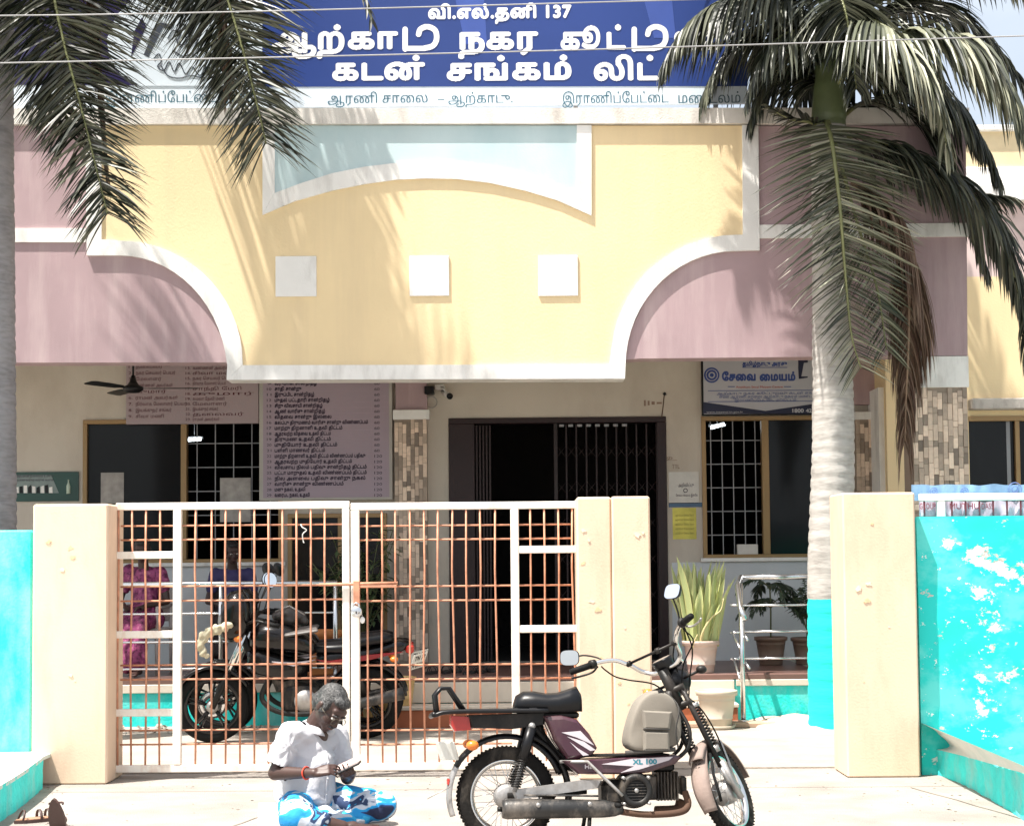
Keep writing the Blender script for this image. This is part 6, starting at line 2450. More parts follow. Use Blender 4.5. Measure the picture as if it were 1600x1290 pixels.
# fork: two legs with springs, yoke, links
for s in (-1, 1):
    y_ = s * .062
    MB().tube(STL([(.905, y_, .80), (1.02, y_, .555), (1.105, y_, .375)]), .015, 10).build('fork_leg', M_dkm, MO)
    sp_ = MB()
    a, b = V((.99, y_, .70)), V((1.085, y_, .49))
    hel = []
    for i in range(13 * 10 + 1):
        u = i / 130
        an = 2 * PI * u * 13
        e = (b - a).normalized()
        n1 = e.orthogonal().normalized()
        n2 = e.cross(n1)
        hel.append(ST(a.lerp(b, u) + (n1 * math.cos(an) + n2 * math.sin(an)) * .025))
    sp_.tube(hel, .0045, 5)
    sp_.build('fork_spring', M_dkm, MO)
    MB().tube(STL([(.985, y_, .715), (.992, y_, .695)]), .029, 12).build('spring_cap', M_alum, MO)
    MB().tube(STL([(1.085, y_, .49), (1.10, y_, .455)]), .028, 12).build('spring_cap', M_alum, MO)
    MB().tube(STL([(1.105, y_, .385), (1.12, y_ * 1.15, .30), (1.20, y_ * 1.2, .262)]), .012, 8).build('fork_link', M_alum, MO)
    MB().tube(STL([(1.14, y_ * 1.3, .52), (1.17, y_ * 1.3, .40), (1.195, y_ * 1.25, .275)]), .010, 8).build('fender_stay', M_alum, MO)
    MB().tube(STL([(1.20, y_, .262), (1.20, y_ * 1.45, .262)]), .018, 12).build('axle_nut', M_alum, MO)
mb = MB()
for z, x in ((.80, .905), (.72, .943)):
    mb.tube(STL([(x, -.075, z), (x, .075, z)]), .018, 8)
mb.build('fork_yoke', M_dkm, MO)
MB().tube([AX0 + AXD * .04, AX0 - AXD * .20], .030, 14).build('steering_head', M_dkm, MO)
# front mudguard and the long dusty flap behind the wheel
fs_ = STQ @ V((0, 1, 0))


def guard(c, r, a0, a1, w, axis_pts, name, m, lip=.012):
    vs, fs = [], []
    n = 22
    for i in range(n + 1):
        a = a0 + (a1 - a0) * i / n
        for j, (y_, dr) in enumerate(((-w, -.022), (-w * .92, -.004), (-w * .5, .004), (0, .007), (w * .5, .004), (w * .92, -.004), (w, -.022))):
            p = V((c[0] + (r + dr) * math.cos(a), y_, c[2] + (r + dr) * math.sin(a)))
            vs.append(axis_pts(p))
    for i in range(n):
        for j in range(6):
            k = i * 7 + j
            fs.append((k, k + 1, k + 8, k + 7))
    o = MB().add(vs, fs, True).build(name, m, MO)
    so = o.modifiers.new('s', 'SOLIDIFY')
    so.thickness = .003
    return o


guard((1.20, 0, .262), .292, R(22), R(150), .045, ST, 'front_mudguard', M_dusty)
fl = [(1.01, .49), (1.04, .52), (1.00, .43), (.965, .33), (.955, .22), (.985, .12)]
vs, fs = [], []
cs = catmull([(1.035, 0, .485), (.985, 0, .42), (.935, 0, .32), (.925, 0, .22), (.955, 0, .125)], 5)
for p_ in cs:
    u = (p_.z - .125) / .36
    w = .040 + .014 * math.sin(PI * (1 - u))
    for y_ in (-1, -.6, 0, .6, 1):
        vs.append(ST((p_.x + .02 * abs(y_) ** 2, y_ * w, p_.z)))
for i in range(len(cs) - 1):
    for j in range(4):
        k = i * 5 + j
        fs.append((k, k + 1, k + 6, k + 5))
o = MB().add(vs, fs, True).build('mud_flap', M_dusty, MO)
so = o.modifiers.new('s', 'SOLIDIFY')
so.thickness = .005
MB().tube(STL([(.972, -.085, .42), (.945, -.096, .36), (.915, -.10, .29), (.925, -.098, .20), (.94, -.09, .15)]), .008, 6).build('hose', M_rub, MO)
MB().tube(STL([(1.10, -.075, .40), (1.20, -.085, .20)]), .018, 8).build('fork_shield', M_alum, MO)

# handlebar
for s in (-1, 1):
    MB().tube(STL(catmull([(.885, 0, .925), (.885, s * .07, .925), (.872, s * .125, .965), (.84, s * .155, 1.05), (.80, s * .20, 1.095), (.74, s * .26, 1.10), (.70, s * .30, 1.09)], 5)), .0125, 12).build('handlebar_tube', M_chrome, MO)
    MB().tube(STL([(.705, s * .295, 1.091), (.66, s * .345, 1.080), (.618, s * .392, 1.068)]), [.018, .0185, .017], 14).build('grip', M_rub, MO)
    MB().tube(STL([(.69, s * .30, 1.09), (.715, s * .285, 1.094)]), .025, 14).build('switch_collar', M_dkm, MO)
    MB().tube(STL(catmull([(.74, s * .285, 1.085), (.735, s * .33, 1.06), (.69, s * .39, 1.045), (.65, s * .42, 1.035)], 4)), .006, 6).build('brake_lever', M_alum if s < 0 else M_dkm, MO)
    st_ = [(.755, s * .25, 1.10), (.735, s * .27, 1.17), (.68, s * .29, 1.235)] if s < 0 else [(.755, s * .25, 1.10), (.755, s * .28, 1.135), (.72, s * .345, 1.17), (.68, s * .40, 1.165)]
    MB().tube(STL(catmull(st_, 5)), .005, 6).build('mirror_stem', M_dkm, MO)
    mc = ST(st_[-1])
    # mirror head faces the rider
    fn = STQ @ V((-1, s * -.15, .22 if s < 0 else -.25))
    fn.normalize()
    up_ = V((0, 0, 1))
    sx = up_.cross(fn).normalized()
    uu = fn.cross(sx)
    mm = Matrix((sx, uu, fn)).transposed()
    cc_ = mc + uu * (.035 if s < 0 else .005) - sx * .01
    pts = [(.055 * math.copysign(abs(math.cos(a)) ** .6, math.cos(a)), .042 * math.copysign(abs(math.sin(a)) ** .6, math.sin(a))) for a in [2 * PI * i / 24 for i in range(24)]]
    back = [cc_ + mm @ V((x * .7, y2 * .7, -.028)) for x, y2 in pts]
    mid = [cc_ + mm @ V((x, y2, -.006)) for x, y2 in pts]
    frt = [cc_ + mm @ V((x * .98, y2 * .98, .006)) for x, y2 in pts]
    fs2 = []
    for i in range(24):
        j = (i + 1) % 24
        fs2 += [(i, j, 24 + j, 24 + i), (24 + i, 24 + j, 48 + j, 48 + i)]
    fs2 += [tuple(reversed(range(24)))]
    mh = MB().add(back + mid + frt, fs2, True).build('mirror', M_black, MO)
    gl = [cc_ + mm @ V((x * .96, y2 * .96, .005)) for x, y2 in pts]
    MB().add(gl, [tuple(range(24))]).build('mirror_glass', mat('mirror_glass', (.9, .92, .94), .03, metal=1, bump=0), mh, normals=False)
MB().tube(STL([(.835, -.157, 1.055), (.835, .157, 1.055)]), .0075, 8).build('cross_bar', M_dkm, MO)
for y_ in (-.15, -.04, .15):
    MB().tube(STL([(.835, y_ - .012, 1.055), (.835, y_ + .012, 1.055)]), .016, 10).build('bar_clamp', M_dkm, MO)
# silver U bracket, speedometer pod, cables
MB().tube(STL(catmull([(.885, -.10, .945), (.93, -.09, .94), (.955, 0, .935), (.93, .09, .94), (.885, .10, .945)], 5)), .010, 8).build('lamp_bracket', M_chrome, MO)
sm = STQ
pod = MB().lathe([(.001, -.05), (.045, -.05), (.058, -.02), (.062, .012), (.060, .018), (.001, .018)], ST((.905, 0, .985)), STQ @ V((-.45, 0, .9)), 28).build('speedometer', M_black, MO)
MB().lathe([(.001, .0195), (.050, .0195)], ST((.905, 0, .985)), STQ @ V((-.45, 0, .9)), 24).build('dial', mat('dial_face', (.12, .12, .12), .2, bump=0), pod)
hl = MB()
hd = (STQ @ V((1, 0, -.08))).normalized()
hl.lathe([(.001, -.10), (.045, -.09), (.068, -.04), (.075, .0), (.075, .02), (.001, .03)], ST((1.00, 0, .87)), hd, 26)
ho_ = hl.build('headlamp', M_black, MO)
MB().lathe([(.001, .034), (.045, .030), (.068, .021)], ST((1.00, 0, .87)), hd, 26).build('lens', M_glass, ho_)
for s in (-1, 1):
    MB().tube(STL([(.96, s * .05, .86), (.965, s * .15, .865)]), .008, 8).build('indicator_stalk', M_dkm, MO)
    MB().ball(ST((.965, s * .175, .867)), (.030, .030, .024), 14, 10).build('indicator', M_dkm if s < 0 else M_oral, MO)
random.seed(8)
for k, (a, b, c, d) in enumerate((((.74, -.27, 1.08), (.80, -.26, .98), (.88, -.12, .90), (.93, -.04, .78)), ((.75, .27, 1.08), (.82, .24, .96), (.92, .10, .88), (.95, .04, .76)),
                                  ((.72, -.29, 1.08), (.83, -.22, .94), (.95, -.10, .84), (.98, -.03, .70)), ((.83, -.15, 1.05), (.87, -.08, .96), (.93, -.05, .90), (.98, 0, .84)),
                                  ((.93, -.04, .78), (1.0, -.09, .68), (1.08, -.10, .55), (1.15, -.085, .40)))):
    MB().tube(STL(catmull([a, b, c, d], 6)), .0042, 6).build('cable', M_rub, MO)
# frame
MB().tube(catmull([(.90, 0, .80), (.87, 0, .66), (.83, 0, .50), (.78, 0, .43), (.60, 0, .40), (.40, 0, .40), (.28, 0, .46), (.16, 0, .62), (.10, 0, .68)], 5), .028, 12).build('frame_tube', M_dkm, MO)
for s in (-1, 1):
    MB().tube(catmull([(.93, s * .02, .72), (.98, s * .08, .60), (.965, s * .10, .50), (.90, s * .10, .44), (.86, s * .09, .42)], 5), .011, 8).build('crash_guard', M_dkm, MO)
    MB().tube([(.42, s * .085, .285), (.2, s * .09, .275), (0, s * .085, .27)], .016, 8).build('swing_arm', M_dkm, MO)
    # rear shock
    a, b = V((.035, s * .115, .29)), V((.13, s * .115, .62))
    MB().tube([a, a.lerp(b, .5)], .013, 10).build('shock_rod', M_alum, MO)
    MB().tube([a.lerp(b, .50), b], .028, 14).build('shock_cover', M_black, MO)
    hel = []
    e = (b - a).normalized()
    n1 = e.orthogonal().normalized()
    n2 = e.cross(n1)
    for i in range(121):
        u = i / 120
        an = 2 * PI * u * 12
        hel.append(a.lerp(b, .06 + .48 * u) + (n1 * math.cos(an) + n2 * math.sin(an)) * .024)
    MB().tube(hel, .0045, 5).build('shock_spring', M_dkm, MO)
    MB().ball(b + e * .01, (.02, .02, .02), 10, 8).build('shock_bolt', M_alum, MO)


def plate(name, pts, y0, y1, m, par=MO, bev=True, bulge=0.0):
    """flat part from an outline in local xz, side chamfered"""
    cx = sum(p[0] for p in pts) / len(pts)
    cz = sum(p[1] for p in pts) / len(pts)
    n = len(pts)
    s = 1 if y1 > y0 else -1
    e = .010 * s
    k = .955
    inner = [(cx + (p[0] - cx) * k, cz + (p[1] - cz) * k) for p in pts]
    vs = [(p[0], y0, p[1]) for p in pts] + [(p[0], y1 - e, p[1]) for p in pts] + [(p[0], y1, p[1]) for p in inner]
    vs += [(cx + (p[0] - cx) * .82, y1 + bulge * s, cz + (p[1] - cz) * .82) for p in pts]
    fs = [tuple(reversed(range(n))), tuple(range(3 * n, 4 * n))]
    for i in range(n):
        j = (i + 1) % n
        fs += [(i, j, n + j, n + i), (n + i, n + j, 2 * n + j, 2 * n + i), (2 * n + i, 2 * n + j, 3 * n + j, 3 * n + i)]
    return MB().add(vs, fs).build(name, m, par)


def P2(px, py):
    return ((px - 792) / 278, (1321 - py) / 285)


# rear mudguard: dark arc over the wheel, silver tail and plate
guard((0, 0, .27), .315, R(20), R(150), .055, lambda p: p, 'rear_mudguard', M_black)
guard((0, 0, .27), .312, R(150), R(200), .05, lambda p: p, 'mudguard_tail', M_alum)
guard((0.0, 0, .27), .345, R(-15), R(70), .06, lambda p: p, 'inner_mudguard', M_dkm)
npl = MB().bbox((-.315, -.075, .455), (-.305, .075, .555), .003, Matrix.Rotation(R(38), 3, 'Z') @ Matrix.Rotation(R(-18), 3, 'Y')).build('number_plate', mat('plate_white', (.62, .62, .58), .6, dirt=(.4, .35, .28), dirt_amt=.5, dirt_scale=12), MO)
MB().tube([(-.30, -.07, .32), (-.36, -.06, .29), (-.42, -.05, .26)], .003, 5).build('splash_wire', M_alum, MO)
MB().bbox((-.315, -.045, .325), (-.295, .045, .36), .008).build('rear_reflector', M_redl, MO)
# carrier
cz = (1321 - 1122) / 285
for y_ in (-.13, .13):
    MB().tube(catmull([(-.38, y_, cz - .005), (-.30, y_, cz + .012), (.0, y_, cz + .012), (.22, y_, cz + .01)], 4), .012, 8).build('carrier_rail', M_black, MO)
MB().bbox((-.30, -.118, cz + .002), (.20, .118, cz + .016), .004).build('carrier_deck', M_black, MO)
for k in range(5):
    MB().bbox((-.28 + k * .10, -.116, cz + .0165), (-.235 + k * .10, .116, cz + .026), .003).build('carrier_slat', M_black, MO)
MB().tube(catmull([(-.38, -.13, cz), (-.395, 0, cz - .01), (-.38, .13, cz)], 4), .014, 8).build('carrier_end', M_black, MO)
hoop = catmull([(-.245, -.11, cz + .02), (-.30, -.10, cz + .09), (-.36, -.08, cz + .135), (-.375, 0, cz + .14), (-.36, .08, cz + .135), (-.37, .10, cz + .05), (-.34, .12, cz + .01)], 5)
MB().tube([(-.365, -.12, cz + .005), (-.375, -.115, cz + .10), (-.345, -.10, cz + .135), (-.30, -.09, cz + .135), (-.22, -.10, cz + .015)], .012, 10).build('grab_hoop', M_black, MO)
MB().tube([(-.365, .12, cz + .005), (-.375, .115, cz + .10), (-.345, .10, cz + .135), (-.30, .09, cz + .135), (-.22, .10, cz + .015)], .012, 10).build('grab_hoop', M_black, MO)
plate('tool_box', [P2(*p) for p in ((736, 1124), (850, 1122), (848, 1140), (800, 1146), (742, 1143))], .09, -.10, M_dkm)
tl_ = plate('tail_lamp', [P2(*p) for p in ((711, 1124), (738, 1126), (741, 1146), (716, 1148), (710, 1138))], .07, -.07, M_redl)
for s in (-1, 1):
    MB().tube([(-.20, s * .06, .53), (-.20, s * .12, .535)], .007, 6).build('indicator_stalk', M_dkm, MO)
    MB().ball((-.185, s * .155, .535), (.034, .030, .026), 14, 10).build('indicator', M_oral, MO)
# seat: single dished saddle
st = MB()
prof = [(.045, .745, .05), (.06, .79, .085), (.10, .812, .10), (.16, .812, .11), (.22, .800, .115), (.28, .802, .115), (.34, .82, .11), (.385, .835, .10), (.405, .80, .095), (.405, .73, .09)]
secs = []
for (x, z, w) in prof:
    s_ = []
    for j in range(11):
        a = PI * j / 10
        s_.append(V((x, -w * math.cos(a) * (1 if .1 < a < 3 else 1), .70 + (z - .70) * (math.sin(a) ** .45 if math.sin(a) > 0 else 0))))
    secs.append(s_)
vs = [p for s_ in secs for p in s_]
fs = []
for i in range(len(secs) - 1):
    for j in range(10):
        k = i * 11 + j
        fs.append((k, k + 1, k + 12, k + 11))
fs.append(tuple(range(11)))
fs.append(tuple(reversed(range(len(vs) - 11, len(vs)))))
for i in range(len(secs) - 1):
    fs.append((i * 11, (i + 1) * 11, (i + 1) * 11 + 10, i * 11 + 10))
st.add(vs, fs, True).build('seat', M_seat, MO)
MB().bbox((.06, -.085, .665), (.39, .085, .699), .01).build('seat_base', M_dkm, MO)
MB().tube([(.17, 0, .665), (.20, 0, .56)], .025, 10).build('seat_post', M_dkm, MO)
# maroon side cover with its pale flashes, and the long floor cover
sc_ = [P2(*p) for p in ((846, 1127), (872, 1126), (896, 1133), (914, 1155), (925, 1176), (916, 1188), (895, 1192), (880, 1192), (862, 1165))]
for y0, y1 in ((-.03, -.115), (.03, .115)):
    cv = plate('side_cover', sc_, y0, y1, M_mar, bulge=.012)
for fl_ in (((880, 1158), (905, 1166), (922, 1179), (914, 1180)), ((872, 1152), (900, 1150), (920, 1172), (895, 1160)), ((884, 1166), (896, 1176), (912, 1186), (903, 1187))):
    p_ = [P2(*q) for q in fl_]
    MB().prism([(a, b) for a, b in p_], -.1295, -.1275).build('side_flash', M_strw, cv)
fcv = [P2(*p) for p in ((872, 1194), (960, 1191), (1040, 1188), (1050, 1192), (1040, 1202), (1000, 1214), (975, 1216), (895, 1214))]
for y0, y1 in ((-.05, -.125), (.05, .125)):
    fcov = plate('floor_cover', fcv, y0, y1, M_mar, bulge=.006)
mbf = [P2(*p) for p in ((930, 1200), (975, 1193), (1036, 1191), (1030, 1196), (985, 1209), (958, 1213), (978, 1204))]
MB().prism(mbf, -.1375, -.1325).build('floor_flash', M_strw, fcov)
lettering('lettering', 'XL 100', P2(976, 0)[0], P2(1012, 0)[0], P2(0, 1201)[1], -.1385, mat('teal_letter', (.02, .20, .26), .5, bump=0), fcov, height=.035, rows=20, bold=.05)
lettering('lettering', 'HD', P2(905, 0)[0], P2(919, 0)[0], P2(0, 1206)[1], -.1385, M_strw, fcov, height=.028, rows=20, bold=.03)
MB().bbox((.36, -.12, .462), (.86, .12, .472), .003).build('floor_board', M_rub, MO)
MB().tube([(.28, -.10, .44), (.42, -.15, .44), (.56, -.16, .30), (.60, -.165, .26)], .009, 8).build('kick_lever', M_alum, MO)
# engine
ex, ez = .675, .285
eg = MB().lathe([(.001, .07), (.075, .07), (.092, .04), (.098, 0), (.098, -.10), (.001, -.10)], (ex, -.06, ez), (0, -1, 0), 32).build('crankcase', M_eng, MO)
fcx = MB().lathe([(.055, .1605), (.074, .162), (.084, .156), (.088, .14), (.09, .10), (.085, .10), (.055, .15)], (ex, 0, ez), (0, -1, 0), 36, closed=True).build('fan_cover', M_eng, MO)
MB().lathe([(.001, .140), (.056, .140)], (ex, 0, ez), (0, -1, 0), 28).build('fan_recess', M_black, fcx)
for k in range(7):
    z = -.045 + k * .015
    w = math.sqrt(max(.054 ** 2 - z * z, .0001))
    MB().bbox((ex - w, -.158, ez + z - .0028), (ex + w, -.150, ez + z + .0028), .001).build('cover_louvre', M_eng, fcx)
MB().ball((ex, -.157, ez), (.012, .006, .012), 12, 8).build('centre_boss', M_alum, fcx)
for k in range(4):
    a = R(45 + 90 * k)
    MB().tube([(ex + .094 * math.cos(a), -.10, ez + .094 * math.sin(a)), (ex + .094 * math.cos(a), -.165, ez + .094 * math.sin(a))], .009, 8).build('cover_bolt', M_alum, fcx)
cyl = MB().bbox((.74, -.085, .23), (.80, .085, .36), .01).build('cylinder', M_eng, MO)
for k in range(7):
    MB().bbox((.80 + k * .018, -.09 + .003 * k, .225), (.807 + k * .018, .09 - .003 * k, .375), .002).build('cooling_fin', M_eng, cyl)
MB().bbox((.93, -.05, .25), (.965, .05, .35), .01).build('cylinder_head', M_eng, MO)
MB().bbox((.50, -.10, .20), (.74, .08, .34), .03).build('gearbox', M_eng, MO)
MB().bbox((.78, -.06, .375), (.90, .05, .43), .012).build('carburettor', M_dkm, MO)
MB().tube(catmull([(.95, -.06, .27), (.96, -.09, .20), (.90, -.12, .165), (.72, -.135, .16), (.55, -.135, .185)], 5), .018, 10).build('exhaust_pipe', M_rust, MO)
MB().tube(catmull([(.95, .03, .22), (.92, .02, .17), (.80, .0, .165)], 5), .030, 10).build('heat_shield', M_rust, MO)
mf = MB().tube([(.60, -.145, .185), (.56, -.15, .19), (.50, -.155, .196), (.10, -.16, .205), (-.01, -.16, .205), (-.035, -.16, .205)], [.02, .036, .046, .052, .052, .046], 20).build('muffler', M_muff, MO)
MB().tube([(-.034, -.16, .205), (-.06, -.16, .205)], [.014, .012], 10).build('tail_pipe', M_dkm, mf)
shp = catmull([(.47, -.155, .262), (.30, -.16, .268), (.08, -.16, .274)], 5)
MB().tube(shp, [.018] * len(shp), 8, flat=.3).build('silencer_shield', M_muff, mf)
for x in (.15, .42):
    MB().lathe([(.001, 0), (.012, 0), (.012, .006), (.001, .006)], (x, -.208, .225), (0, -1, 0), 12).build('shield_bolt', M_alum, mf)
plate('chain_cover', [(.02, .30), (.40, .345), (.50, .34), (.48, .30), (.36, .285), (.04, .25)], -.105, -.12, M_alum)
MB().tube([(.44, -.06, .19), (.43, -.07, .08), (.43, -.09, .012)], .011, 8).build('stand_leg', M_dkm, MO)
MB().tube([(.44, .10, .19), (.43, .14, .10), (.42, .20, .026)], .011, 8).build('stand_leg', M_dkm, MO)
MB().tube([(.43, -.11, .012), (.43, .22, .014)], .009, 8).build('stand_foot', M_dkm, MO)
MB().tube([(.56, -.14, .215), (.57, -.24, .215)], .013, 8).build('foot_peg', M_rub, MO)
MB().tube([(.56, .10, .215), (.57, .22, .215)], .013, 8).build('foot_peg', M_rub, MO)

# canvas bag strapped on the legshield
BG = tag(empty('canvas_bag', g0), 'grey canvas bag with two pockets strapped behind the moped headstock', 'bag')
BG.rotation_euler = (LEAN, 0, YAW)
bp_ = [P2(*p) for p in ((1003, 1092), (1022, 1088), (1046, 1104), (1054, 1135), (1052, 1170), (1040, 1182), (968, 1188), (966, 1165), (975, 1132), (986, 1106))]
n = len(bp_)
cx = sum(p[0] for p in bp_) / n
czz = sum(p[1] for p in bp_) / n
vs = []
for y_, k in ((-.145, .84), (-.138, .93), (-.10, .97), (0, .98), (.08, .97), (.12, .88)):
    for p in bp_:
        vs.append((cx + (p[0] - cx) * k, y_ + -.01 + .045 * noise.noise(V((p[0] * 12, y_ * 9, p[1] * 13))), czz + (p[1] - czz) * k))
fs = [tuple(range(n)), tuple(reversed(range(5 * n, 6 * n)))]
for r in range(5):
    for i in range(n):
        j = (i + 1) % n
        fs.append((r * n + i, r * n + n + i, r * n + n + j, r * n + j))
bb = MB().add(vs, fs, True).build('bag_body', M_canvas, BG)
sb = bb.modifiers.new('b', 'SUBSURF')
sb.levels = sb.render_levels = 2
for nm, q_, y1 in (('upper_pocket', ((990, 1121), (1035, 1124), (1031, 1150), (992, 1148)), -.178), ('lower_pocket', ((992, 1152), (1030, 1154), (1030, 1181), (991, 1180)), -.175)):
    p_ = [P2(*q) for q in q_]
    o = plate(nm, p_, -.14, y1, M_canvas, BG, bulge=.006)
    o2 = MB().tube([(p_[3][0], y1 - .002, p_[3][1]), (p_[2][0], y1 - .002, p_[2][1])], .004, 6).build('pocket_seam', M_canvd, o)
p_ = [P2(*q) for q in ((966, 1184), (1040, 1180))]
MB().tube([(p_[0][0], -.12, p_[0][1]), (p_[1][0], -.14, p_[1][1])], .012, 8).build('base_trim', M_canvd, BG)
MB().tube(catmull([(P2(1030, 1090)[0], -.12, P2(0, 1094)[1]), (P2(1046, 1110)[0], -.155, P2(0, 1118)[1]), (P2(1040, 1150)[0], -.165, P2(0, 1150)[1]), (P2(1044, 1178)[0], -.14, P2(0, 1178)[1])], 4), .008, 6, flat=.4).build('side_strap', M_canvd, BG)
MB().bbox((.80, -.15, .76), (.83, -.12, .81), .006, Matrix.Rotation(R(35), 3, 'Y')).build('buckle', M_black, BG)

# ------------------------------------------------------------------ motorcycle behind the gate
gm = V((px_x(572, 1150, 13.75), 13.75, .013))
MC = tag(empty('motorcycle', gm), 'black and red motorcycle parked behind the left gate leaf, front wheel to the left', 'motorcycle')
MC.rotation_euler = (R(-7), 0, R(180 + 10))
M_bk2 = mat('gloss_black_paint', (.006, .0055, .006), .2, bump=0, coat=.2, spec=.3)
M_red2 = mat('gloss_red_sticker', (.22, .012, .018), .25, bump=0)


def alloy(root, c, r, w, axis=(0, 1, 0), disc=False):
    k = 12
    prof = [(r - w * .6 + w * .6 * math.cos(2 * PI * i / k), w * .5 * math.sin(2 * PI * i / k)) for i in range(k)]
    t = MB().lathe(prof, c, axis, 56, True, closed=True).build('wheel', M_rub, root)
    ri = r - w * 1.1
    MB().lathe([(ri - .02, -.02), (ri + .012, -.036), (ri + .012, .036), (ri - .02, .02)], c, axis, 48, True, closed=True).build('rim', M_bk2, t)
    c = V(c)
    for i in range(5):
        a = 2 * PI * i / 5 + .3
        for s in (-.12, .12):
            MB().tube([c + V((.04 * math.cos(a), 0, .04 * math.sin(a))), c + V((ri * math.cos(a + s), 0, ri * math.sin(a + s)))], .011, 6).build('spoke', M_bk2, t)
    MB().lathe([(.001, -.05), (.05, -.045), (.05, .045), (.001, .05)], c, axis, 24).build('hub', M_alum, t)
    if disc:
        MB().lathe([(.06, -.052), (.12, -.052), (.12, -.048), (.06, -.048)], c, axis, 30, True, closed=True).build('brake_disc', M_steel, t)


alloy(MC, (0, 0, .31), .31, .095)
alloy(MC, (1.29, 0, .31), .31, .08, disc=True)
for s in (-1, 1):
    MB().tube([(1.29, s * .09, .31), (1.16, s * .09, .60)], .026, 12).build('fork_lower', M_dkm, MC)
    MB().tube([(1.16, s * .09, .60), (1.02, s * .09, .92)], .017, 12).build('fork_tube', M_chrome, MC)
    MB().tube([(0, s * .10, .31), (.10, s * .11, .64)], .026, 10).build('rear_shock', M_dkm, MC)
    MB().tube([(0, s * .09, .31), (.46, s * .09, .36)], .02, 8).build('swing_arm', M_dkm, MC)
    MB().tube(catmull([(1.02, s * .03, .98), (1.0, s * .12, 1.02), (.93, s * .25, 1.06), (.86, s * .30, 1.05)], 4), .012, 8).build('handlebar', M_dkm, MC)
    MB().tube([(.86, s * .30, 1.05), (.75, s * .36, 1.03)], .018, 10).build('grip', M_rub, MC)
    MB().tube([(.94, s * .24, 1.06), (.90, s * .28, 1.22), (.84, s * .32, 1.36)], .006, 6).build('mirror_stem', M_dkm, MC)
    mh = MB().lathe([(.001, -.02), (.05, -.018), (.066, 0), (.064, .004), (.001, .006)], (.82, s * .34, 1.41), V((-.55, s * .75, .22)), 20).build('mirror', M_black, MC)
    MB().lathe([(.001, .007), (.060, .0065)], (.82, s * .34, 1.41), V((-.55, s * .75, .22)), 20).build('mirror_glass', MATS['mirror_glass'], mh)
    MB().ball((1.08, s * .18, .90), (.035, .03, .025), 10, 8).build('indicator', M_oral, MC)
    MB().ball((-.22, s * .14, .70), (.035, .03, .025), 10, 8).build('indicator', M_oral, MC)
guard_ = lambda c, r, a0, a1, w, nm, m: None
_MO = MO
MO = MC
guard((1.29, 0, .31), .345, R(20), R(150), .055, lambda p: p, 'front_mudguard', M_bk2)
guard((0, 0, .31), .35, R(30), R(170), .06, lambda p: p, 'rear_mudguard', M_bk2)
MO = _MO


def loft(name, secs, m, par, n=14):
    """rounded cross-sections along x: (x, z centre, half width, half height)"""
    vs, fs = [], []
    for (x, z, w, h) in secs:
        for j in range(n):
            a = 2 * PI * j / n
            ca, sa = math.cos(a), math.sin(a)
            vs.append((x, w * math.copysign(abs(ca) ** .75, ca), z + h * math.copysign(abs(sa) ** .75, sa)))
    k = len(secs)
    for i in range(k - 1):
        for j in range(n):
            q_ = (j + 1) % n
            fs.append((i * n + j, i * n + q_, (i + 1) * n + q_, (i + 1) * n + j))
    fs += [tuple(range(n)), tuple(reversed(range((k - 1) * n, k * n)))]
    o = MB().add(vs, fs, True).build(name, m, par)
    return o


tk = loft('tank', [(.42, .78, .05, .03), (.46, .80, .11, .07), (.60, .86, .15, .10), (.76, .89, .16, .12), (.90, .89, .13, .11), (.98, .86, .07, .06)], M_bk2, MC)
loft('seat', [(-.22, .86, .06, .03), (-.15, .865, .10, .045), (.05, .84, .12, .05), (.20, .79, .13, .045), (.40, .785, .11, .04), (.46, .79, .06, .03)], M_seat, MC)
tlc = loft('tail_cowl', [(-.36, .80, .03, .03), (-.28, .79, .07, .055), (0, .73, .11, .06), (.30, .70, .12, .07), (.42, .69, .10, .07)], M_bk2, MC)
MB().bbox((-.40, -.05, .73), (-.33, .05, .80), .012).build('tail_lamp', M_redl, MC)
for s in (-1, 1):
    MB().prism([(-.30, .76), (-.02, .70), (.30, .66), (.44, .71), (.30, .695), (0, .74)], s * .118, s * .135).build('side_flash', M_red2, MC)
    MB().prism([(.44, .71), (.62, .66), (.80, .70), (.62, .69)], s * .13, s * .15).build('side_flash', M_strw, MC)
loft('engine_shroud', [(.50, .62, .08, .07), (.70, .62, .14, .12), (.92, .68, .13, .12), (1.0, .72, .06, .06)], M_bk2, MC)
en = MB()
en.bbox((.40, -.13, .26), (.72, .13, .48), .03)
en.build('crankcase', M_eng, MC)
MB().bbox((.62, -.09, .44), (.80, .09, .66), .02, Matrix.Rotation(R(20), 3, 'Y')).build('cylinder', M_eng, MC)
MB().lathe([(.001, .16), (.09, .155), (.10, .12), (.001, .10)], (.52, 0, .36), (0, 1, 0), 24).build('clutch_cover', M_alum, MC)
MB().tube(catmull([(.82, .05, .55), (.88, .10, .38), (.72, .15, .27), (.40, .16, .26), (.15, .17, .32)], 5), .022, 10).build('exhaust_pipe', M_dkm, MC)
MB().tube([(.15, .17, .32), (-.30, .19, .42)], [.04, .055], 14).build('muffler', M_muff, MC)
MB().tube([(1.06, 0, .95), (.98, 0, .76), (.80, 0, .50)], .035, 10).build('frame_tube', M_dkm, MC)
hc_ = loft('headlamp_cowl', [(.98, 1.08, .11, .12), (1.04, 1.08, .16, .21), (1.14, 1.06, .15, .21), (1.22, 1.02, .10, .14)], M_bk2, MC)
MB().lathe([(.001, .03), (.05, .02), (.062, 0)], (1.215, 0, 1.02), (1, 0, -.1), 20).build('lens', M_alum, hc_)
PR = Matrix.Rotation(R(-128), 3, 'Z') @ Matrix.Rotation(R(22), 3, 'X')
PC = V((-.44, .02, .66))
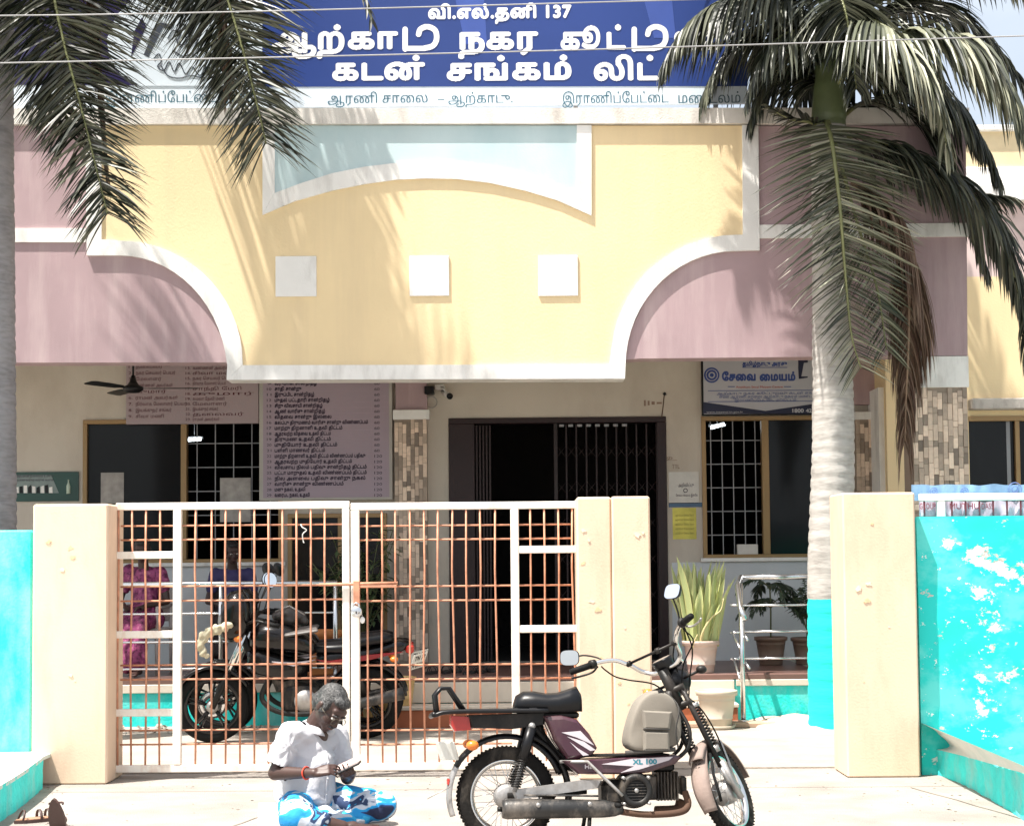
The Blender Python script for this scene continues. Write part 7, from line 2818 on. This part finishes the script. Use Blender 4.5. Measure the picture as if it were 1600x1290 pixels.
MB().bbox((-.11, -.003, -.075), (.11, .003, .075), .002, PR, (0, 0, 0)).build('number_plate', mat('plate_white', (.62, .62, .58)), MC).location = PC
for ln, (s_, h_) in enumerate((('TN 73', .05), ('H 8417', .05))):
    l_ = lettering('lettering', s_, -.085, .085, .012 - .07 * ln, -.0045, M_black, MC, height=.062, rows=18, bold=.03, xf=lambda p: PR @ p)
    l_.location = PC
MB().tube([(.45, -.14, .30), (.40, -.26, .02)], .011, 8).build('side_stand', M_dkm, MC)
MB().bbox((.42, .04, .93), (.70, .20, .955), .01, Matrix.Rotation(R(8), 3, 'Y')).build('tank_pad', mat('grey_vinyl', (.10, .09, .085), .5), MC)
# cream cloth garland over the headlamp
CG = tag(empty('cream_cloth', gm), 'crumpled cream cloth hung on the front of the motorcycle', 'cloth')
mb = MB()
for (px, py, r) in ((352, 980, .05), (340, 983, .06), (328, 987, .06), (318, 996, .06), (313, 1008, .055), (317, 1018, .05), (322, 1024, .035), (358, 975, .035)):
    q_ = at(px, py, 13.25) - gm
    mb.ball(q_, (r * .7, r * .6, r * .85), 12, 8)
remeshed('cloth_body', mb, .010, 1, mat('cream_cloth', (.50, .45, .32), .9, var=.15, scale=20), CG, disp=lambda c, n: .022 * noise.noise(c * 26))

TB = tag(empty('tank_bag', gm), 'worn dark grey pouch lying on the tank of the motorcycle behind the gate', 'bag')
mb = MB()
for (px, py, r) in ((452, 958, .07), (438, 962, .06), (466, 962, .06), (452, 968, .07), (474, 970, .045)):
    q_ = at(px, py, 13.62) - gm
    mb.ball(q_, (r * 1.2, r * 1.5, r * .8), 12, 8)
remeshed('bag_body', mb, .012, 2, mat('pouch_vinyl', (.045, .040, .038), .5), TB, disp=lambda c, n: .012 * noise.noise(c * 16))
MB().tube([at(430, 955, 13.5) - gm, at(452, 946, 13.48) - gm, at(476, 960, 13.5) - gm], .006, 6).build('zip', M_alum, TB)

M2 = copy_tree(MC)
M2.location = gm + V((-.02, .52, 0))
M2.rotation_euler = (R(-7), 0, R(181))
M2['label'] = 'second dark motorcycle standing close behind the first, nearer the porch'
MC['group'] = M2['group'] = 'motorcycles parked behind the gate'
